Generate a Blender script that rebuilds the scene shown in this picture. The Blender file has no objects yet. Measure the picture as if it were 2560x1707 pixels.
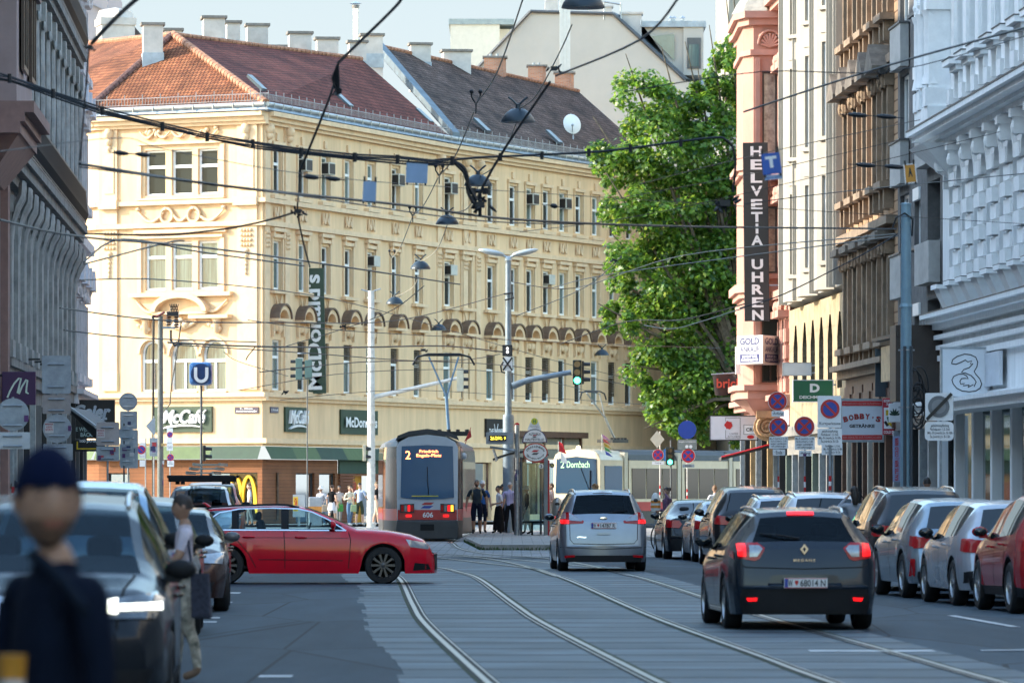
import bpy, bmesh, math, random
from mathutils import Vector as V, Matrix as M
from mathutils.bvhtree import BVHTree
random.seed(7)
R=random.Random(11)
rad=math.radians; PI=math.pi
F=13500.0; CX=1280.0; HY=1221.0; CH=1.7       # focal length in pixels of a 2560 wide frame, optical centre, horizon, eye height
def at(px,py,d): return V(((px-CX)*d/F,d,CH-(py-HY)*d/F))
SC=bpy.context.scene; COL=SC.collection
TS=bpy.data.scenes.new('workbench')
def baked(ob):
    TS.collection.objects.link(ob); vl=TS.view_layers[0]; vl.update()
    me=bpy.data.meshes.new_from_object(ob.evaluated_get(vl.depsgraph))
    TS.collection.objects.unlink(ob); d=ob.data; bpy.data.objects.remove(ob)
    return me
# ---------------------------------------------------------------- materials
def N(nt,t,**k):
    n=nt.nodes.new(t)
    for a,b in k.items():
        if a[0]=='i' and a[1:].isdigit(): n.inputs[int(a[1:])].default_value=b
        else: setattr(n,a,b)
    return n
MATS={}
def c4(c): return (c[0],c[1],c[2],1)
def mat(n,c,r=.6,metal=0,var=.12,sc=3.0,stretch=(1,1,1),bump=0,bsc=40,coat=0,emit=0,c2=None,spec=.5,ior=1.45):
    if n in MATS: return MATS[n]
    m=bpy.data.materials.new(n); m.use_nodes=True; nt=m.node_tree; L=nt.links.new
    b=nt.nodes['Principled BSDF']; b.inputs['Roughness'].default_value=r; b.inputs['Metallic'].default_value=metal
    b.inputs['Base Color'].default_value=c4(c); b.inputs['Coat Weight'].default_value=coat; b.inputs['Coat Roughness'].default_value=.03
    b.inputs['Specular IOR Level'].default_value=spec
    if var or bump:
        tc=N(nt,'ShaderNodeTexCoord'); mp=N(nt,'ShaderNodeMapping'); mp.inputs['Scale'].default_value=stretch; L(tc.outputs['Object'],mp.inputs[0])
    if var:
        no=N(nt,'ShaderNodeTexNoise'); no.inputs['Scale'].default_value=sc; no.inputs['Detail'].default_value=6; no.inputs['Roughness'].default_value=.65; L(mp.outputs[0],no.inputs[0])
        rp=N(nt,'ShaderNodeValToRGB'); e=rp.color_ramp.elements
        k2=c2 or tuple(x*(1-2*var) for x in c)
        e[0].position=.3; e[0].color=c4(k2); e[1].position=.7; e[1].color=c4(tuple(min(1,x*(1+var*.6)) for x in c))
        L(no.outputs[0],rp.inputs[0]); L(rp.outputs[0],b.inputs['Base Color'])
    if bump:
        n2=N(nt,'ShaderNodeTexNoise'); n2.inputs['Scale'].default_value=bsc; n2.inputs['Detail'].default_value=4; L(mp.outputs[0],n2.inputs[0])
        bp=N(nt,'ShaderNodeBump'); bp.inputs['Strength'].default_value=bump; bp.inputs['Distance'].default_value=.02; L(n2.outputs[0],bp.inputs['Height']); L(bp.outputs[0],b.inputs['Normal'])
    if emit:
        b.inputs['Emission Color'].default_value=c4(c); b.inputs['Emission Strength'].default_value=emit
    MATS[n]=m; return m
def glass(n,tint=(.03,.05,.06),thru=.0,r=.03,refl=1.0):
    """pane: dark glossy body, `thru` lets that share of what lies behind show, tinted"""
    if n in MATS: return MATS[n]
    m=bpy.data.materials.new(n); m.use_nodes=True; nt=m.node_tree; L=nt.links.new
    b=nt.nodes['Principled BSDF']; b.inputs['Base Color'].default_value=c4(tint); b.inputs['Roughness'].default_value=r; b.inputs['Specular IOR Level'].default_value=.5*refl
    b.inputs['IOR'].default_value=1.5
    if thru:
        o=nt.nodes['Material Output']; t=N(nt,'ShaderNodeBsdfTransparent'); t.inputs[0].default_value=(thru*.8,thru,thru*1.05,1)
        g=N(nt,'ShaderNodeBsdfGlossy'); g.inputs['Roughness'].default_value=r; g.inputs[0].default_value=(.26,.31,.34,1) if n.startswith('car') else (.9,.95,1,1)
        fr=N(nt,'ShaderNodeFresnel'); fr.inputs[0].default_value=1.5
        mx=N(nt,'ShaderNodeMixShader'); L(fr.outputs[0],mx.inputs[0]); L(t.outputs[0],mx.inputs[1]); L(g.outputs[0],mx.inputs[2]); L(mx.outputs[0],o.inputs[0])
    MATS[n]=m; return m
def uvmat(n,kind,c,c2,mortar,bw,bh,r=.7,msize=.02,off=.5,bump=.5,var=.3):
    """brick / tile courses in the surface's own metres (UV)"""
    if n in MATS: return MATS[n]
    m=bpy.data.materials.new(n); m.use_nodes=True; nt=m.node_tree; L=nt.links.new; b=nt.nodes['Principled BSDF']; b.inputs['Roughness'].default_value=r; b.inputs['Specular IOR Level'].default_value=.2
    tc=N(nt,'ShaderNodeTexCoord'); br=N(nt,'ShaderNodeTexBrick'); br.offset=off
    br.inputs['Color1'].default_value=c4(c); br.inputs['Color2'].default_value=c4(c2); br.inputs['Mortar'].default_value=c4(mortar)
    br.inputs['Scale'].default_value=1; br.inputs['Brick Width'].default_value=bw; br.inputs['Row Height'].default_value=bh; br.inputs['Mortar Size'].default_value=msize; br.inputs['Mortar Smooth'].default_value=.3
    L(tc.outputs['UV'],br.inputs[0])
    no=N(nt,'ShaderNodeTexNoise'); no.inputs['Scale'].default_value=.7; no.inputs['Detail'].default_value=7; L(tc.outputs['UV'],no.inputs[0])
    mr=N(nt,'ShaderNodeMapRange'); mr.inputs[1].default_value=.3; mr.inputs[2].default_value=.7; mr.inputs[3].default_value=1-var; mr.inputs[4].default_value=1+var; L(no.outputs[0],mr.inputs[0])
    mx=N(nt,'ShaderNodeMix',data_type='RGBA',blend_type='MULTIPLY'); mx.inputs[0].default_value=1; L(br.outputs[0],mx.inputs[6]); L(mr.outputs[0],mx.inputs[7]); L(mx.outputs[2],b.inputs['Base Color'])
    bp=N(nt,'ShaderNodeBump'); bp.inputs['Strength'].default_value=bump; bp.inputs['Distance'].default_value=.05; bp.invert=True; L(br.outputs['Fac'],bp.inputs['Height']); L(bp.outputs[0],b.inputs['Normal'])
    MATS[n]=m; return m
# ---------------------------------------------------------------- mesh builder
class MB:
    def __init__(s,T=None): s.v=[]; s.f=[]; s.k=[]; s.T=T; s.c=0; s.uv=None
    def add(s,vs,fs,k=None):
        o=len(s.v); T=s.T
        s.v+= [T@V(p) for p in vs] if T is not None else [V(p) for p in vs]
        s.f+=[tuple(i+o for i in f) for f in fs]; s.k+=[s.c if k is None else k]*len(fs)
        return s
    def bx(s,x0,x1,y0,y1,z0,z1,k=None):
        return s.add([(x0,y0,z0),(x1,y0,z0),(x1,y1,z0),(x0,y1,z0),(x0,y0,z1),(x1,y0,z1),(x1,y1,z1),(x0,y1,z1)],
            [(3,2,1,0),(4,5,6,7),(0,1,5,4),(1,2,6,5),(2,3,7,6),(3,0,4,7)],k)
    def box(s,c,d,Rm=None,k=None):
        vs=[]
        for z in(-1,1):
            for x,y in((-1,-1),(1,-1),(1,1),(-1,1)):
                p=V((x*d[0]/2,y*d[1]/2,z*d[2]/2)); vs.append((Rm@p if Rm else p)+V(c))
        return s.add(vs,[(3,2,1,0),(4,5,6,7),(0,1,5,4),(1,2,6,5),(2,3,7,6),(3,0,4,7)],k)
    def quad(s,*p,k=None): return s.add(p,[tuple(range(len(p)))],k)
    def prism(s,poly,z0,z1,k=None,back=True):
        n=len(poly); vs=[(x,y,z0) for x,y in poly]+[(x,y,z1) for x,y in poly]
        fs=[tuple(range(n,2*n))]+[(i,(i+1)%n,(i+1)%n+n,i+n) for i in range(n)]
        if back: fs.append(tuple(range(n-1,-1,-1)))
        return s.add(vs,fs,k)
    def tube(s,pts,r,n=6,k=None,cap=True):
        pts=[V(p) for p in pts]; m=len(pts); rs=r if isinstance(r,(list,tuple)) else [r]*m
        vs=[]; up=None
        for i,p in enumerate(pts):
            t=(pts[min(i+1,m-1)]-pts[max(i-1,0)])
            if t.length<1e-9: t=V((0,0,1))
            t.normalize()
            if up is None: up=V((0,0,1)) if abs(t.z)<.9 else V((1,0,0))
            a=t.cross(up)
            if a.length<1e-6: a=t.cross(V((0,1,0)))
            a.normalize(); b=a.cross(t); up=b
            for j in range(n):
                q=2*PI*j/n; vs.append(p+(a*math.cos(q)+b*math.sin(q))*rs[i])
        fs=[(i*n+j,i*n+(j+1)%n,(i+1)*n+(j+1)%n,(i+1)*n+j) for i in range(m-1) for j in range(n)]
        if cap: fs+=[tuple(range(n-1,-1,-1)),tuple((m-1)*n+j for j in range(n))]
        return s.add(vs,fs,k)
    def rev(s,prof,c=(0,0,0),n=16,k=None,ax='z',sx=1,sy=1,cap=True):
        vs=[];m=len(prof)
        for r,z in prof:
            for j in range(n):
                q=2*PI*j/n; x,y=r*math.cos(q)*sx,r*math.sin(q)*sy
                p=(x,y,z) if ax=='z' else ((z,x,y) if ax=='x' else (x,z,y)); vs.append((p[0]+c[0],p[1]+c[1],p[2]+c[2]))
        fs=[(i*n+j,i*n+(j+1)%n,(i+1)*n+(j+1)%n,(i+1)*n+j) for i in range(m-1) for j in range(n)]
        if cap and prof[0][0]>1e-6: fs.append(tuple(range(n-1,-1,-1)))
        if cap and prof[-1][0]>1e-6: fs.append(tuple((m-1)*n+j for j in range(n)))
        return s.add(vs,fs,k)
    def sph(s,c,rx,ry=None,rz=None,n=12,k=None):
        ry=ry or rx; rz=rz or rx; m=max(4,n//2)
        return s.add([(c[0]+rx*math.sin(PI*i/m)*math.cos(2*PI*j/n),c[1]+ry*math.sin(PI*i/m)*math.sin(2*PI*j/n),c[2]-rz*math.cos(PI*i/m)) for i in range(m+1) for j in range(n)],
            [(i*n+j,i*n+(j+1)%n,(i+1)*n+(j+1)%n,(i+1)*n+j) for i in range(m) for j in range(n)],k)
    def build(s,name,mats,parent=None,local=False,smooth=None,bev=0,sub=0,**props):
        if not isinstance(mats,(list,tuple)): mats=[mats]
        me=bpy.data.meshes.new(name)
        vs=s.v
        if parent is not None and not local:
            inv=wm(parent).inverted(); vs=[inv@p for p in vs]
        me.from_pydata([tuple(p) for p in vs],[],s.f)
        for m in mats: me.materials.append(m)
        if len(mats)>1: me.polygons.foreach_set('material_index',s.k)
        if s.uv:
            ul=me.uv_layers.new(name='UVMap')
            for p in me.polygons:
                for li in p.loop_indices: ul.data[li].uv=s.uv[me.loops[li].vertex_index]
        bm=bmesh.new(); bm.from_mesh(me); bmesh.ops.recalc_face_normals(bm,faces=bm.faces) if not s.uv else None
        bm.to_mesh(me); bm.free()
        if smooth:
            me.polygons.foreach_set('use_smooth',[True]*len(me.polygons)); me.set_sharp_from_angle(angle=rad(smooth))
        me.update()
        o=bpy.data.objects.new(name,me); COL.objects.link(o)
        if parent is not None: o.parent=parent
        if bev:
            b=o.modifiers.new('bevel','BEVEL'); b.width=bev; b.segments=2; b.limit_method='ANGLE'; b.angle_limit=rad(40)
        if sub:
            b=o.modifiers.new('sub','SUBSURF'); b.levels=sub; b.render_levels=sub
        for a,b in props.items(): o[a]=b
        return o
def wm(o):
    m=o.matrix_basis.copy()
    while o.parent is not None: o=o.parent; m=o.matrix_basis@m
    return m
def tag(o,label,cat,group=None,kind=None):
    if label: o['label']=label
    if cat: o['category']=cat
    if group: o['group']=group
    if kind: o['kind']=kind
    return o
def thing(name,label,cat,loc=(0,0,0),rz=0,group=None):
    o=bpy.data.objects.new(name,None); COL.objects.link(o); o.location=loc; o.rotation_euler=(0,0,rz); o.empty_display_size=.2
    return tag(o,label,cat,group)
def frame(o,t,n=None):
    """local frame: x along t, y up, z outward"""
    t=V((t[0],t[1],0)).normalized(); z=V((0,0,1)); w=t.cross(z)
    m=M.Identity(4)
    for i,c in enumerate((t,z,w)):
        for j in range(3): m[j][i]=c[j]
    m.translation=V((o[0],o[1],o[2] if len(o)>2 else 0)); return m
def text_mb(s,T,h,w=None,bold=0,ext=.006,al='CENTER',shear=0,space=1,line=1):
    """lettering as mesh: cap height h, fitted to width w, centred on T's origin"""
    cu=bpy.data.curves.new('t','FONT'); cu.body=s; cu.size=1; cu.extrude=0; cu.offset=bold; cu.align_x=al; cu.shear=shear; cu.space_character=space; cu.space_line=line; cu.resolution_u=3
    me=baked(bpy.data.objects.new('t',cu)); vs=[v.co.copy() for v in me.vertices]; fs=[tuple(p.vertices) for p in me.polygons]
    bpy.data.meshes.remove(me)
    if not vs: return MB()
    x0=min(v.x for v in vs);x1=max(v.x for v in vs);y0=min(v.y for v in vs);y1=max(v.y for v in vs)
    k=h/(y1-y0); kx=w/(x1-x0) if w else k
    mb=MB(T)
    a=x0 if al=='LEFT' else (x0+x1)/2
    mb.add([((v.x-a)*kx,(v.y-(y0+y1)/2)*k,ext) for v in vs],fs)
    return mb
def lettering(s,T,h,m,parent,w=None,name='lettering',**k):
    mb=text_mb(s,T,h,w,**k)
    return mb.build(name,m,parent)
def arc(cx,cy,r,a0,a1,n=12,ry=None):
    return [(cx+r*math.cos(rad(a0+(a1-a0)*i/n)),cy+(ry or r)*math.sin(rad(a0+(a1-a0)*i/n))) for i in range(n+1)]
def stroke(mb,pts,w,z0,z1,k=None):
    """flat raised ribbon along 2D pts (local xy)"""
    ws=w if isinstance(w,(list,tuple)) else [w]*len(pts); L=[];Rr=[]
    for i,p in enumerate(pts):
        a=pts[max(i-1,0)];b=pts[min(i+1,len(pts)-1)]; dx,dy=b[0]-a[0],b[1]-a[1]; l=math.hypot(dx,dy) or 1
        nx,ny=-dy/l*ws[i]/2,dx/l*ws[i]/2; L.append((p[0]+nx,p[1]+ny)); Rr.append((p[0]-nx,p[1]-ny))
    for i in range(len(pts)-1): mb.prism([L[i],Rr[i],Rr[i+1],L[i+1]],z0,z1,k,back=False)
# ---------------------------------------------------------------- walls with openings
def wall(mb,u0,u1,v0,v1,holes,depth=.25,k=0,kr=0):
    """holes: (u0,u1,v0,v1[,'arch']); front face at w=0, reveals back to -depth"""
    us=sorted({u0,u1,*[h[0] for h in holes],*[h[1] for h in holes]}); vs=sorted({v0,v1,*[h[2] for h in holes],*[h[3] for h in holes]})
    for i in range(len(us)-1):
        for j in range(len(vs)-1):
            a,b,c,d=us[i],us[i+1],vs[j],vs[j+1]; mu,mv=(a+b)/2,(c+d)/2
            if b-a<1e-5 or d-c<1e-5 or any(h[0]<mu<h[1] and h[2]<mv<h[3] for h in holes): continue
            mb.quad((a,c,0),(b,c,0),(b,d,0),(a,d,0),k=k)
    for h in holes:
        a,b,c,d=h[:4]; D=depth
        if len(h)>4:
            r=(b-a)/2; s=d-r; A=arc((a+b)/2,s,r,180,0,12)
            for i in range(12):
                p,q=A[i],A[i+1]; mb.quad((p[0],p[1],0),(q[0],q[1],0),(q[0],d,0),(p[0],d,0),k=k)
                mb.quad((p[0],p[1],0),(p[0],p[1],-D),(q[0],q[1],-D),(q[0],q[1],0),k=kr)
            top=s
        else:
            mb.quad((a,d,0),(a,d,-D),(b,d,-D),(b,d,0),k=kr); top=d
        mb.quad((a,c,0),(a,c,-D),(a,top,-D),(a,top,0),k=kr); mb.quad((b,c,0),(b,top,0),(b,top,-D),(b,c,-D),k=kr); mb.quad((a,c,0),(b,c,0),(b,c,-D),(a,c,-D),k=kr)
def window(T,parent,u0,u1,v0,v1,depth,fm,pm,transom=.66,mull=True,fw=.07,arch=False,blind=0,bm_=None):
    f=MB(T); z1=-depth+.07; z0=-depth
    f.bx(u0,u0+fw,v0,v1,z0,z1); f.bx(u1-fw,u1,v0,v1,z0,z1); f.bx(u0+fw,u1-fw,v0,v0+fw,z0,z1)
    if not arch: f.bx(u0+fw,u1-fw,v1-fw,v1,z0,z1)
    else:
        r=(u1-u0)/2; s=v1-r; A=arc((u0+u1)/2,s,r,180,0,12); B=arc((u0+u1)/2,s,r-fw,180,0,12)
        for i in range(12): f.prism([A[i],B[i],B[i+1],A[i+1]],z0,z1)
    if transom:
        t=v0+(v1-v0)*transom; f.bx(u0+fw,u1-fw,t-fw*.7,t+fw*.7,z0,z1+.02)
    else: t=v1
    if mull: f.bx((u0+u1)/2-fw*.5,(u0+u1)/2+fw*.5,v0+fw,t-fw*.7,z0+.01,z1+.01)
    w=f.build('window',fm,parent)
    p=MB(T)
    if arch:
        p.add([(x,y,z0+.02) for x,y in [(u0+.01,v0+.01),(u1-.01,v0+.01)]+arc((u0+u1)/2,v1-(u1-u0)/2,(u1-u0)/2-.01,0,180,12)],[tuple(range(15))])
    else: p.quad((u0+.01,v0+.01,z0+.02),(u1-.01,v0+.01,z0+.02),(u1-.01,v1-.01,z0+.02),(u0+.01,v1-.01,z0+.02))
    p.build('pane',pm,w)
    if blind:
        q=MB(T); n=int((v1-v0)*blind/.09)
        for i in range(n): q.box(((u0+u1)/2,v1-.05-i*.09,z1+.03),(u1-u0-.02,.07,.02),M.Rotation(.5,3,'X'))
        q.build('blind',bm_,w)
    return w
def mould(mb,u0,u1,v0,v1,out,k=0): mb.bx(u0,u1,v0,v1,0.002,out,k)
def cornice(mb,u0,u1,steps,k=0):
    """steps: (v0,v1,out) stacked"""
    for v0,v1,o in steps: mb.bx(u0,u1,v0,v1,-.05,o,k)
# ---------------------------------------------------------------- palette
yel=mat('cream_yellow_plaster',(.74,.515,.30),.85,var=.10,sc=1.1,stretch=(1.4,1.4,.22),bump=.2,bsc=25)
yel2=mat('yellow_stucco_ornament',(.73,.525,.325),.8,var=.08,sc=2)
white_pvc=mat('white_window_paint',(.8,.8,.78),.4,var=.03)
pane_d=glass('dark_window_pane',(.022,.03,.032),r=.06,refl=.3)
pane_t=mat('curtained_window_pane',(.10,.155,.15),.08,var=.5,sc=9,stretch=(1,1,.03),c2=(.03,.05,.055),coat=.35)
pane_c=mat('net_curtain_pane',(.34,.36,.34),.12,var=.4,sc=14,stretch=(1,1,.02),c2=(.12,.14,.14),coat=1)
black=mat('black_metal',(.012,.013,.015),.45,var=.1)
rubber=mat('black_rubber',(.012,.012,.013),.75,var=.1)
zinc=mat('zinc_sheet',(.36,.41,.46),.45,metal=.3,var=.15,sc=2)
steel=mat('galvanised_steel',(.34,.38,.41),.45,metal=.5,var=.15,sc=6)
galv=mat('grey_sign_back',(.33,.38,.43),.5,metal=.3,var=.14,sc=5)
whitep=mat('white_sign_face',(.78,.79,.80),.35,var=.03)
redp=mat('sign_red',(.52,.015,.02),.35,var=.05)
bluep=mat('sign_blue',(.012,.05,.33),.35,var=.05)
blk=mat('sign_black',(.01,.011,.014),.4,var=.05)
chimw=mat('white_chimney_render',(.56,.52,.48),.9,var=.12,sc=1.5,bump=.2,bsc=20)
capm=mat('grey_chimney_slab',(.22,.20,.18),.8,var=.2,sc=4)
# ---------------------------------------------------------------- world, sun, camera
SUN_AZ=V((-1,.01)); SUN_EL=rad(25)
w=bpy.data.worlds.new('World'); SC.world=w; w.use_nodes=True; nt=w.node_tree
bg=nt.nodes['Background']; sk=nt.nodes.new('ShaderNodeTexSky'); sk.sky_type='NISHITA'; sk.sun_disc=False
sk.sun_elevation=SUN_EL; sk.sun_rotation=math.atan2(SUN_AZ.x,SUN_AZ.y); sk.air_density=1.75; sk.dust_density=1.0; sk.ozone_density=3; sk.altitude=200
nt.links.new(sk.outputs[0],bg.inputs[0]); bg.inputs[1].default_value=.15
sd=bpy.data.lights.new('sun','SUN'); sd.energy=2.0; sd.angle=rad(.5); sd.color=(1,.9,.74)
so=bpy.data.objects.new('sun',sd); COL.objects.link(so); so.location=(-60,100,60)
S3=V((SUN_AZ.x*math.cos(SUN_EL),SUN_AZ.y*math.cos(SUN_EL),math.sin(SUN_EL)))
so.rotation_euler=S3.to_track_quat('Z','Y').to_euler()
cd=bpy.data.cameras.new('camera'); cam=bpy.data.objects.new('camera',cd); COL.objects.link(cam); SC.camera=cam
cam.location=(0,0,CH); cam.rotation_euler=(rad(90),0,0)
cd.sensor_width=36; cd.lens=F/2560*36; cd.shift_y=(HY-853.5)/2560; cd.clip_start=.5; cd.clip_end=6000
cd.dof.use_dof=True; cd.dof.focus_distance=150; cd.dof.aperture_fstop=5.4
SC.view_settings.view_transform='Standard'; SC.view_settings.look='None'; SC.view_settings.gamma=1; SC.view_settings.exposure=2.22
SC.cycles.use_denoising=True; SC.cycles.max_bounces=10; SC.cycles.diffuse_bounces=5; SC.cycles.glossy_bounces=4; SC.cycles.transparent_max_bounces=24; SC.cycles.sample_clamp_indirect=8
SC.cycles.use_adaptive_sampling=True; SC.cycles.adaptive_threshold=.02
mb=MB(); n_=24
for j in range(9):
    for i in range(n_+1): a=rad(-62+124*i/n_); e=rad(-.5+1.8*j); mb.v.append(V((2600*math.sin(a)*math.cos(e),2600*math.cos(a)*math.cos(e),2600*math.sin(e))))
mb.f=[(j*(n_+1)+i,j*(n_+1)+i+1,(j+1)*(n_+1)+i+1,(j+1)*(n_+1)+i) for j in range(8) for i in range(n_)]; mb.k=[0]*len(mb.f)
m=bpy.data.materials.new('pale_summer_sky'); m.use_nodes=True; nt=m.node_tree; nt.nodes.clear(); o=N(nt,'ShaderNodeOutputMaterial'); e=N(nt,'ShaderNodeEmission'); g=N(nt,'ShaderNodeNewGeometry'); sx=N(nt,'ShaderNodeSeparateXYZ'); mr=N(nt,'ShaderNodeMapRange'); mr.inputs[1].default_value=60; mr.inputs[2].default_value=330; rp=N(nt,'ShaderNodeValToRGB')
rp.color_ramp.elements[0].color=(.195,.208,.206,1); rp.color_ramp.elements[1].color=(.142,.180,.198,1)
for a,b in ((g.outputs['Position'],sx.inputs[0]),(sx.outputs[2],mr.inputs[0]),(mr.outputs[0],rp.inputs[0]),(rp.outputs[0],e.inputs[0]),(e.outputs[0],o.inputs[0])): nt.links.new(a,b)
tag(mb.build('sky',m,smooth=80),None,None,kind='structure')
# ---------------------------------------------------------------- ground
asph=mat('asphalt',(.032,.040,.048),.7,spec=.16,var=.2,sc=.35,stretch=(1,.25,1),bump=.5,bsc=60)
def road_mat():
    m=mat('road_asphalt',(.039,.060,.080),.7,spec=.16,var=.22,sc=.5,stretch=(1.6,.16,1),bump=.5,bsc=70); nt=m.node_tree; L=nt.links.new; b=nt.nodes['Principled BSDF']; old=b.inputs['Base Color'].links[0].from_socket
    tc=N(nt,'ShaderNodeTexCoord'); mp=N(nt,'ShaderNodeMapping'); mp.inputs['Scale'].default_value=(.45,.10,1); L(tc.outputs['Object'],mp.inputs[0])
    vo=N(nt,'ShaderNodeTexVoronoi',feature='DISTANCE_TO_EDGE'); vo.inputs['Scale'].default_value=1; L(mp.outputs[0],vo.inputs[0]); lt=N(nt,'ShaderNodeMath',operation='LESS_THAN'); lt.inputs[1].default_value=.006; L(vo.outputs[0],lt.inputs[0])
    v2=N(nt,'ShaderNodeTexVoronoi'); v2.inputs['Scale'].default_value=1; L(mp.outputs[0],v2.inputs[0]); mr=N(nt,'ShaderNodeMapRange'); mr.inputs[3].default_value=.78; mr.inputs[4].default_value=1.25; L(v2.outputs['Color'],mr.inputs[0])
    sp=N(nt,'ShaderNodeTexNoise'); sp.inputs['Scale'].default_value=90; L(tc.outputs['Object'],sp.inputs[0]); m2=N(nt,'ShaderNodeMapRange'); m2.inputs[1].default_value=.3; m2.inputs[2].default_value=.7; m2.inputs[3].default_value=.7; m2.inputs[4].default_value=1.3; L(sp.outputs[0],m2.inputs[0])
    mm=N(nt,'ShaderNodeMath',operation='MULTIPLY'); L(mr.outputs[0],mm.inputs[0]); L(m2.outputs[0],mm.inputs[1])
    x=N(nt,'ShaderNodeMix',data_type='RGBA',blend_type='MULTIPLY'); x.inputs[0].default_value=1; L(old,x.inputs[6]); L(mm.outputs[0],x.inputs[7])
    y=N(nt,'ShaderNodeMix',data_type='RGBA'); L(lt.outputs[0],y.inputs[0]); L(x.outputs[2],y.inputs[6]); y.inputs[7].default_value=(.010,.011,.012,1); L(y.outputs[2],b.inputs['Base Color']); return m
pave=uvmat('pavement_slabs','b',(.25,.24,.22),(.30,.285,.265),(.09,.09,.085),.6,.6,.8,.012,.5,.3,.2)
kerbm=mat('granite_kerb',(.30,.285,.255),.75,var=.2,sc=5)
slab=uvmat('concrete_track_slabs','b',(.052,.073,.088),(.105,.135,.155),(.008,.008,.009),60,2.2,.6,.15,.0,.7,.4)
def sheet(name,pts,z,m,uv=True,kind='structure',**k):
    mb=MB(); mb.quad(*[(p[0],p[1],z) for p in pts]); mb.uv=[(p.x,p.y) for p in mb.v]
    return tag(mb.build(name,m),None,None,kind=kind)
sheet('ground',[(-2500,-1500),(2500,-1500),(2500,4500),(-2500,4500)],0,asph)
sheet('road',[(-11,-60),(14,-60),(4,235),(-22,235)],.004,road_mat())
gset=uvmat('pale_bounce_setts','b',(.20,.21,.215),(.30,.31,.31),(.10,.10,.10),.5,.35,.8,.02,.5,.4,.25)
sheet('crossing_bounce_sheet',[(-40,134),(7.6,134),(4,250),(-40,262)],.006,gset)  # pale paving sheet added over the asphalt to bounce light onto the long facade
def lerp_path(pts,y):
    for (y0,x0),(y1,x1) in zip(pts,pts[1:]):
        if y0<=y<=y1: return x0+(x1-x0)*(y-y0)/(y1-y0)
    return pts[-1][1]
def smooth_path(pts,n=8):
    P=[V((x,y)) for y,x in pts]; out=[]
    for i in range(len(P)-1):
        a,b,c,d=P[max(i-1,0)],P[i],P[i+1],P[min(i+2,len(P)-1)]
        for j in range(n):
            t=j/n; out.append(.5*((2*b)+(c-a)*t+(2*a-5*b+4*c-d)*t*t+(3*b-a-3*c+d)*t**3))
    out.append(P[-1]); return out
r2=[(-30,4.6),(20,2.5),(47.5,1.27),(67.3,.42),(78.7,.05),(101,-.6),(109,-1.04),(116,-1.65),(126,-3.5),(136,-6.3),(146,-10.5)]
r3=[(-30,6),(20,3.95),(47.5,2.76),(54.4,2.5),(72,1.82),(97,1.13),(108,.72),(114.8,.35),(123,-.7),(132.6,-1.95),(142,-3.8),(152,-6.8),(160,-10.5)]
r5=[(104,2.35),(119,1.7),(129,1.0),(134,.4),(139,-.55),(150,-1.35),(163,-1.75),(180,-1.9),(235,-1.2)]
def off_path(P,o):
    out=[]
    for i,p in enumerate(P):
        t=(P[min(i+1,len(P)-1)]-P[max(i-1,0)]).normalized(); out.append(p+V((t.y,-t.x))*o)
    return out
steelrail=mat('polished_rail_steel',(.22,.205,.185),.32,metal=1,var=.08,sc=3)
groove=mat('rail_groove_dark',(.012,.012,.012),.8,var=.3,sc=8)  # flat dark ribbon drawn in for the rail groove
moss=mat('moss_line',(.03,.05,.015),.9,var=.4,sc=6)
P2=smooth_path(r2);P3=smooth_path(r3);P5=smooth_path(r5)
# slabs under the tracks with a stepped left edge
mb=MB(); mb.uv=[]
y=-30.
while y<128:
    h=2.2; xl=lerp_path(r2,y)-1.52-.72+R.uniform(-.06,.06)-(.25 if y>96 else 0); xr=lerp_path(r3,y)+1.5+.55
    for (x0,x1) in ((xl,xr),):
        mb.add([(x0,y,.008),(x1,y,.008),(x1-.08,y+h,.008),(x0-.08,y+h,.008)],[(0,1,2,3)])
        mb.uv+=[(x0+20,y),(x1+20,y),(x1+20,y+h),(x0+20,y+h)]
    y+=h
tag(mb.build('track_slabs',slab),None,None,kind='structure')
def rail(P,label,flip=1):
    mb=MB()
    for o0,o1,k,z in ((-.055,.115,1,.012),(-.03,.03,0,.018),(.075,.095,0,.018),(-.09,-.055,2,.0115)):
        A=off_path(P,o0*flip);B=off_path(P,o1*flip)
        for i in range(len(P)-1): mb.quad((A[i].x,A[i].y,z),(B[i].x,B[i].y,z),(B[i+1].x,B[i+1].y,z),(A[i+1].x,A[i+1].y,z),k=k)
    o=mb.build('tram_rail',[steelrail,groove,moss]); tag(o,label,'rail','tram rails set in the road')
rail(off_path(P2,-1.5),'leftmost tram rail, beside the jagged slab edge and running under the red estate car')
rail(P2,'second tram rail from the left, curving away in front of the red bonnet',-1)
rail(P3,'third tram rail from the left, passing left of the dark estate car')
rail(off_path(P3,1.5),'rightmost tram rail, running under the dark estate car',-1)
rail(off_path(P5,-1.5),'left rail of the far track under the grey and red tram')
rail(P5,'right rail of the far track along the platform kerb',-1)
paint=mat('road_marking_paint',(.55,.57,.58),.6,var=.25,sc=3,c2=(.22,.23,.24))
def mark(pts): 
    mb=MB(); mb.quad(*[(x,y,.013) for x,y in pts]); return mb
mk=MB()
for d,wd in ((87,.6),(80,.1),(77.2,.1),(70.4,.1),(68.2,.1)):
    x=-4.2-(d-82)*.035; mk.quad((x-.3,d,.013),(x-.02,d,.013),(x-.04,d+wd+.5,.013),(x-.32,d+wd+.5,.013))
mk.quad((-2.28,48.4,.013),(-1.98,48.4,.013),(-1.98,48.95,.013),(-2.28,48.95,.013))
x0=6.0
for a,b in ((30,60),(62,64),(66,72)): mk.quad((7.3-.05*(a-60)-.9,a,.013),(7.3-.05*(a-60)-.78,a,.013),(7.3-.05*(b-60)-.78,b,.013),(7.3-.05*(b-60)-.9,b,.013))
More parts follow.
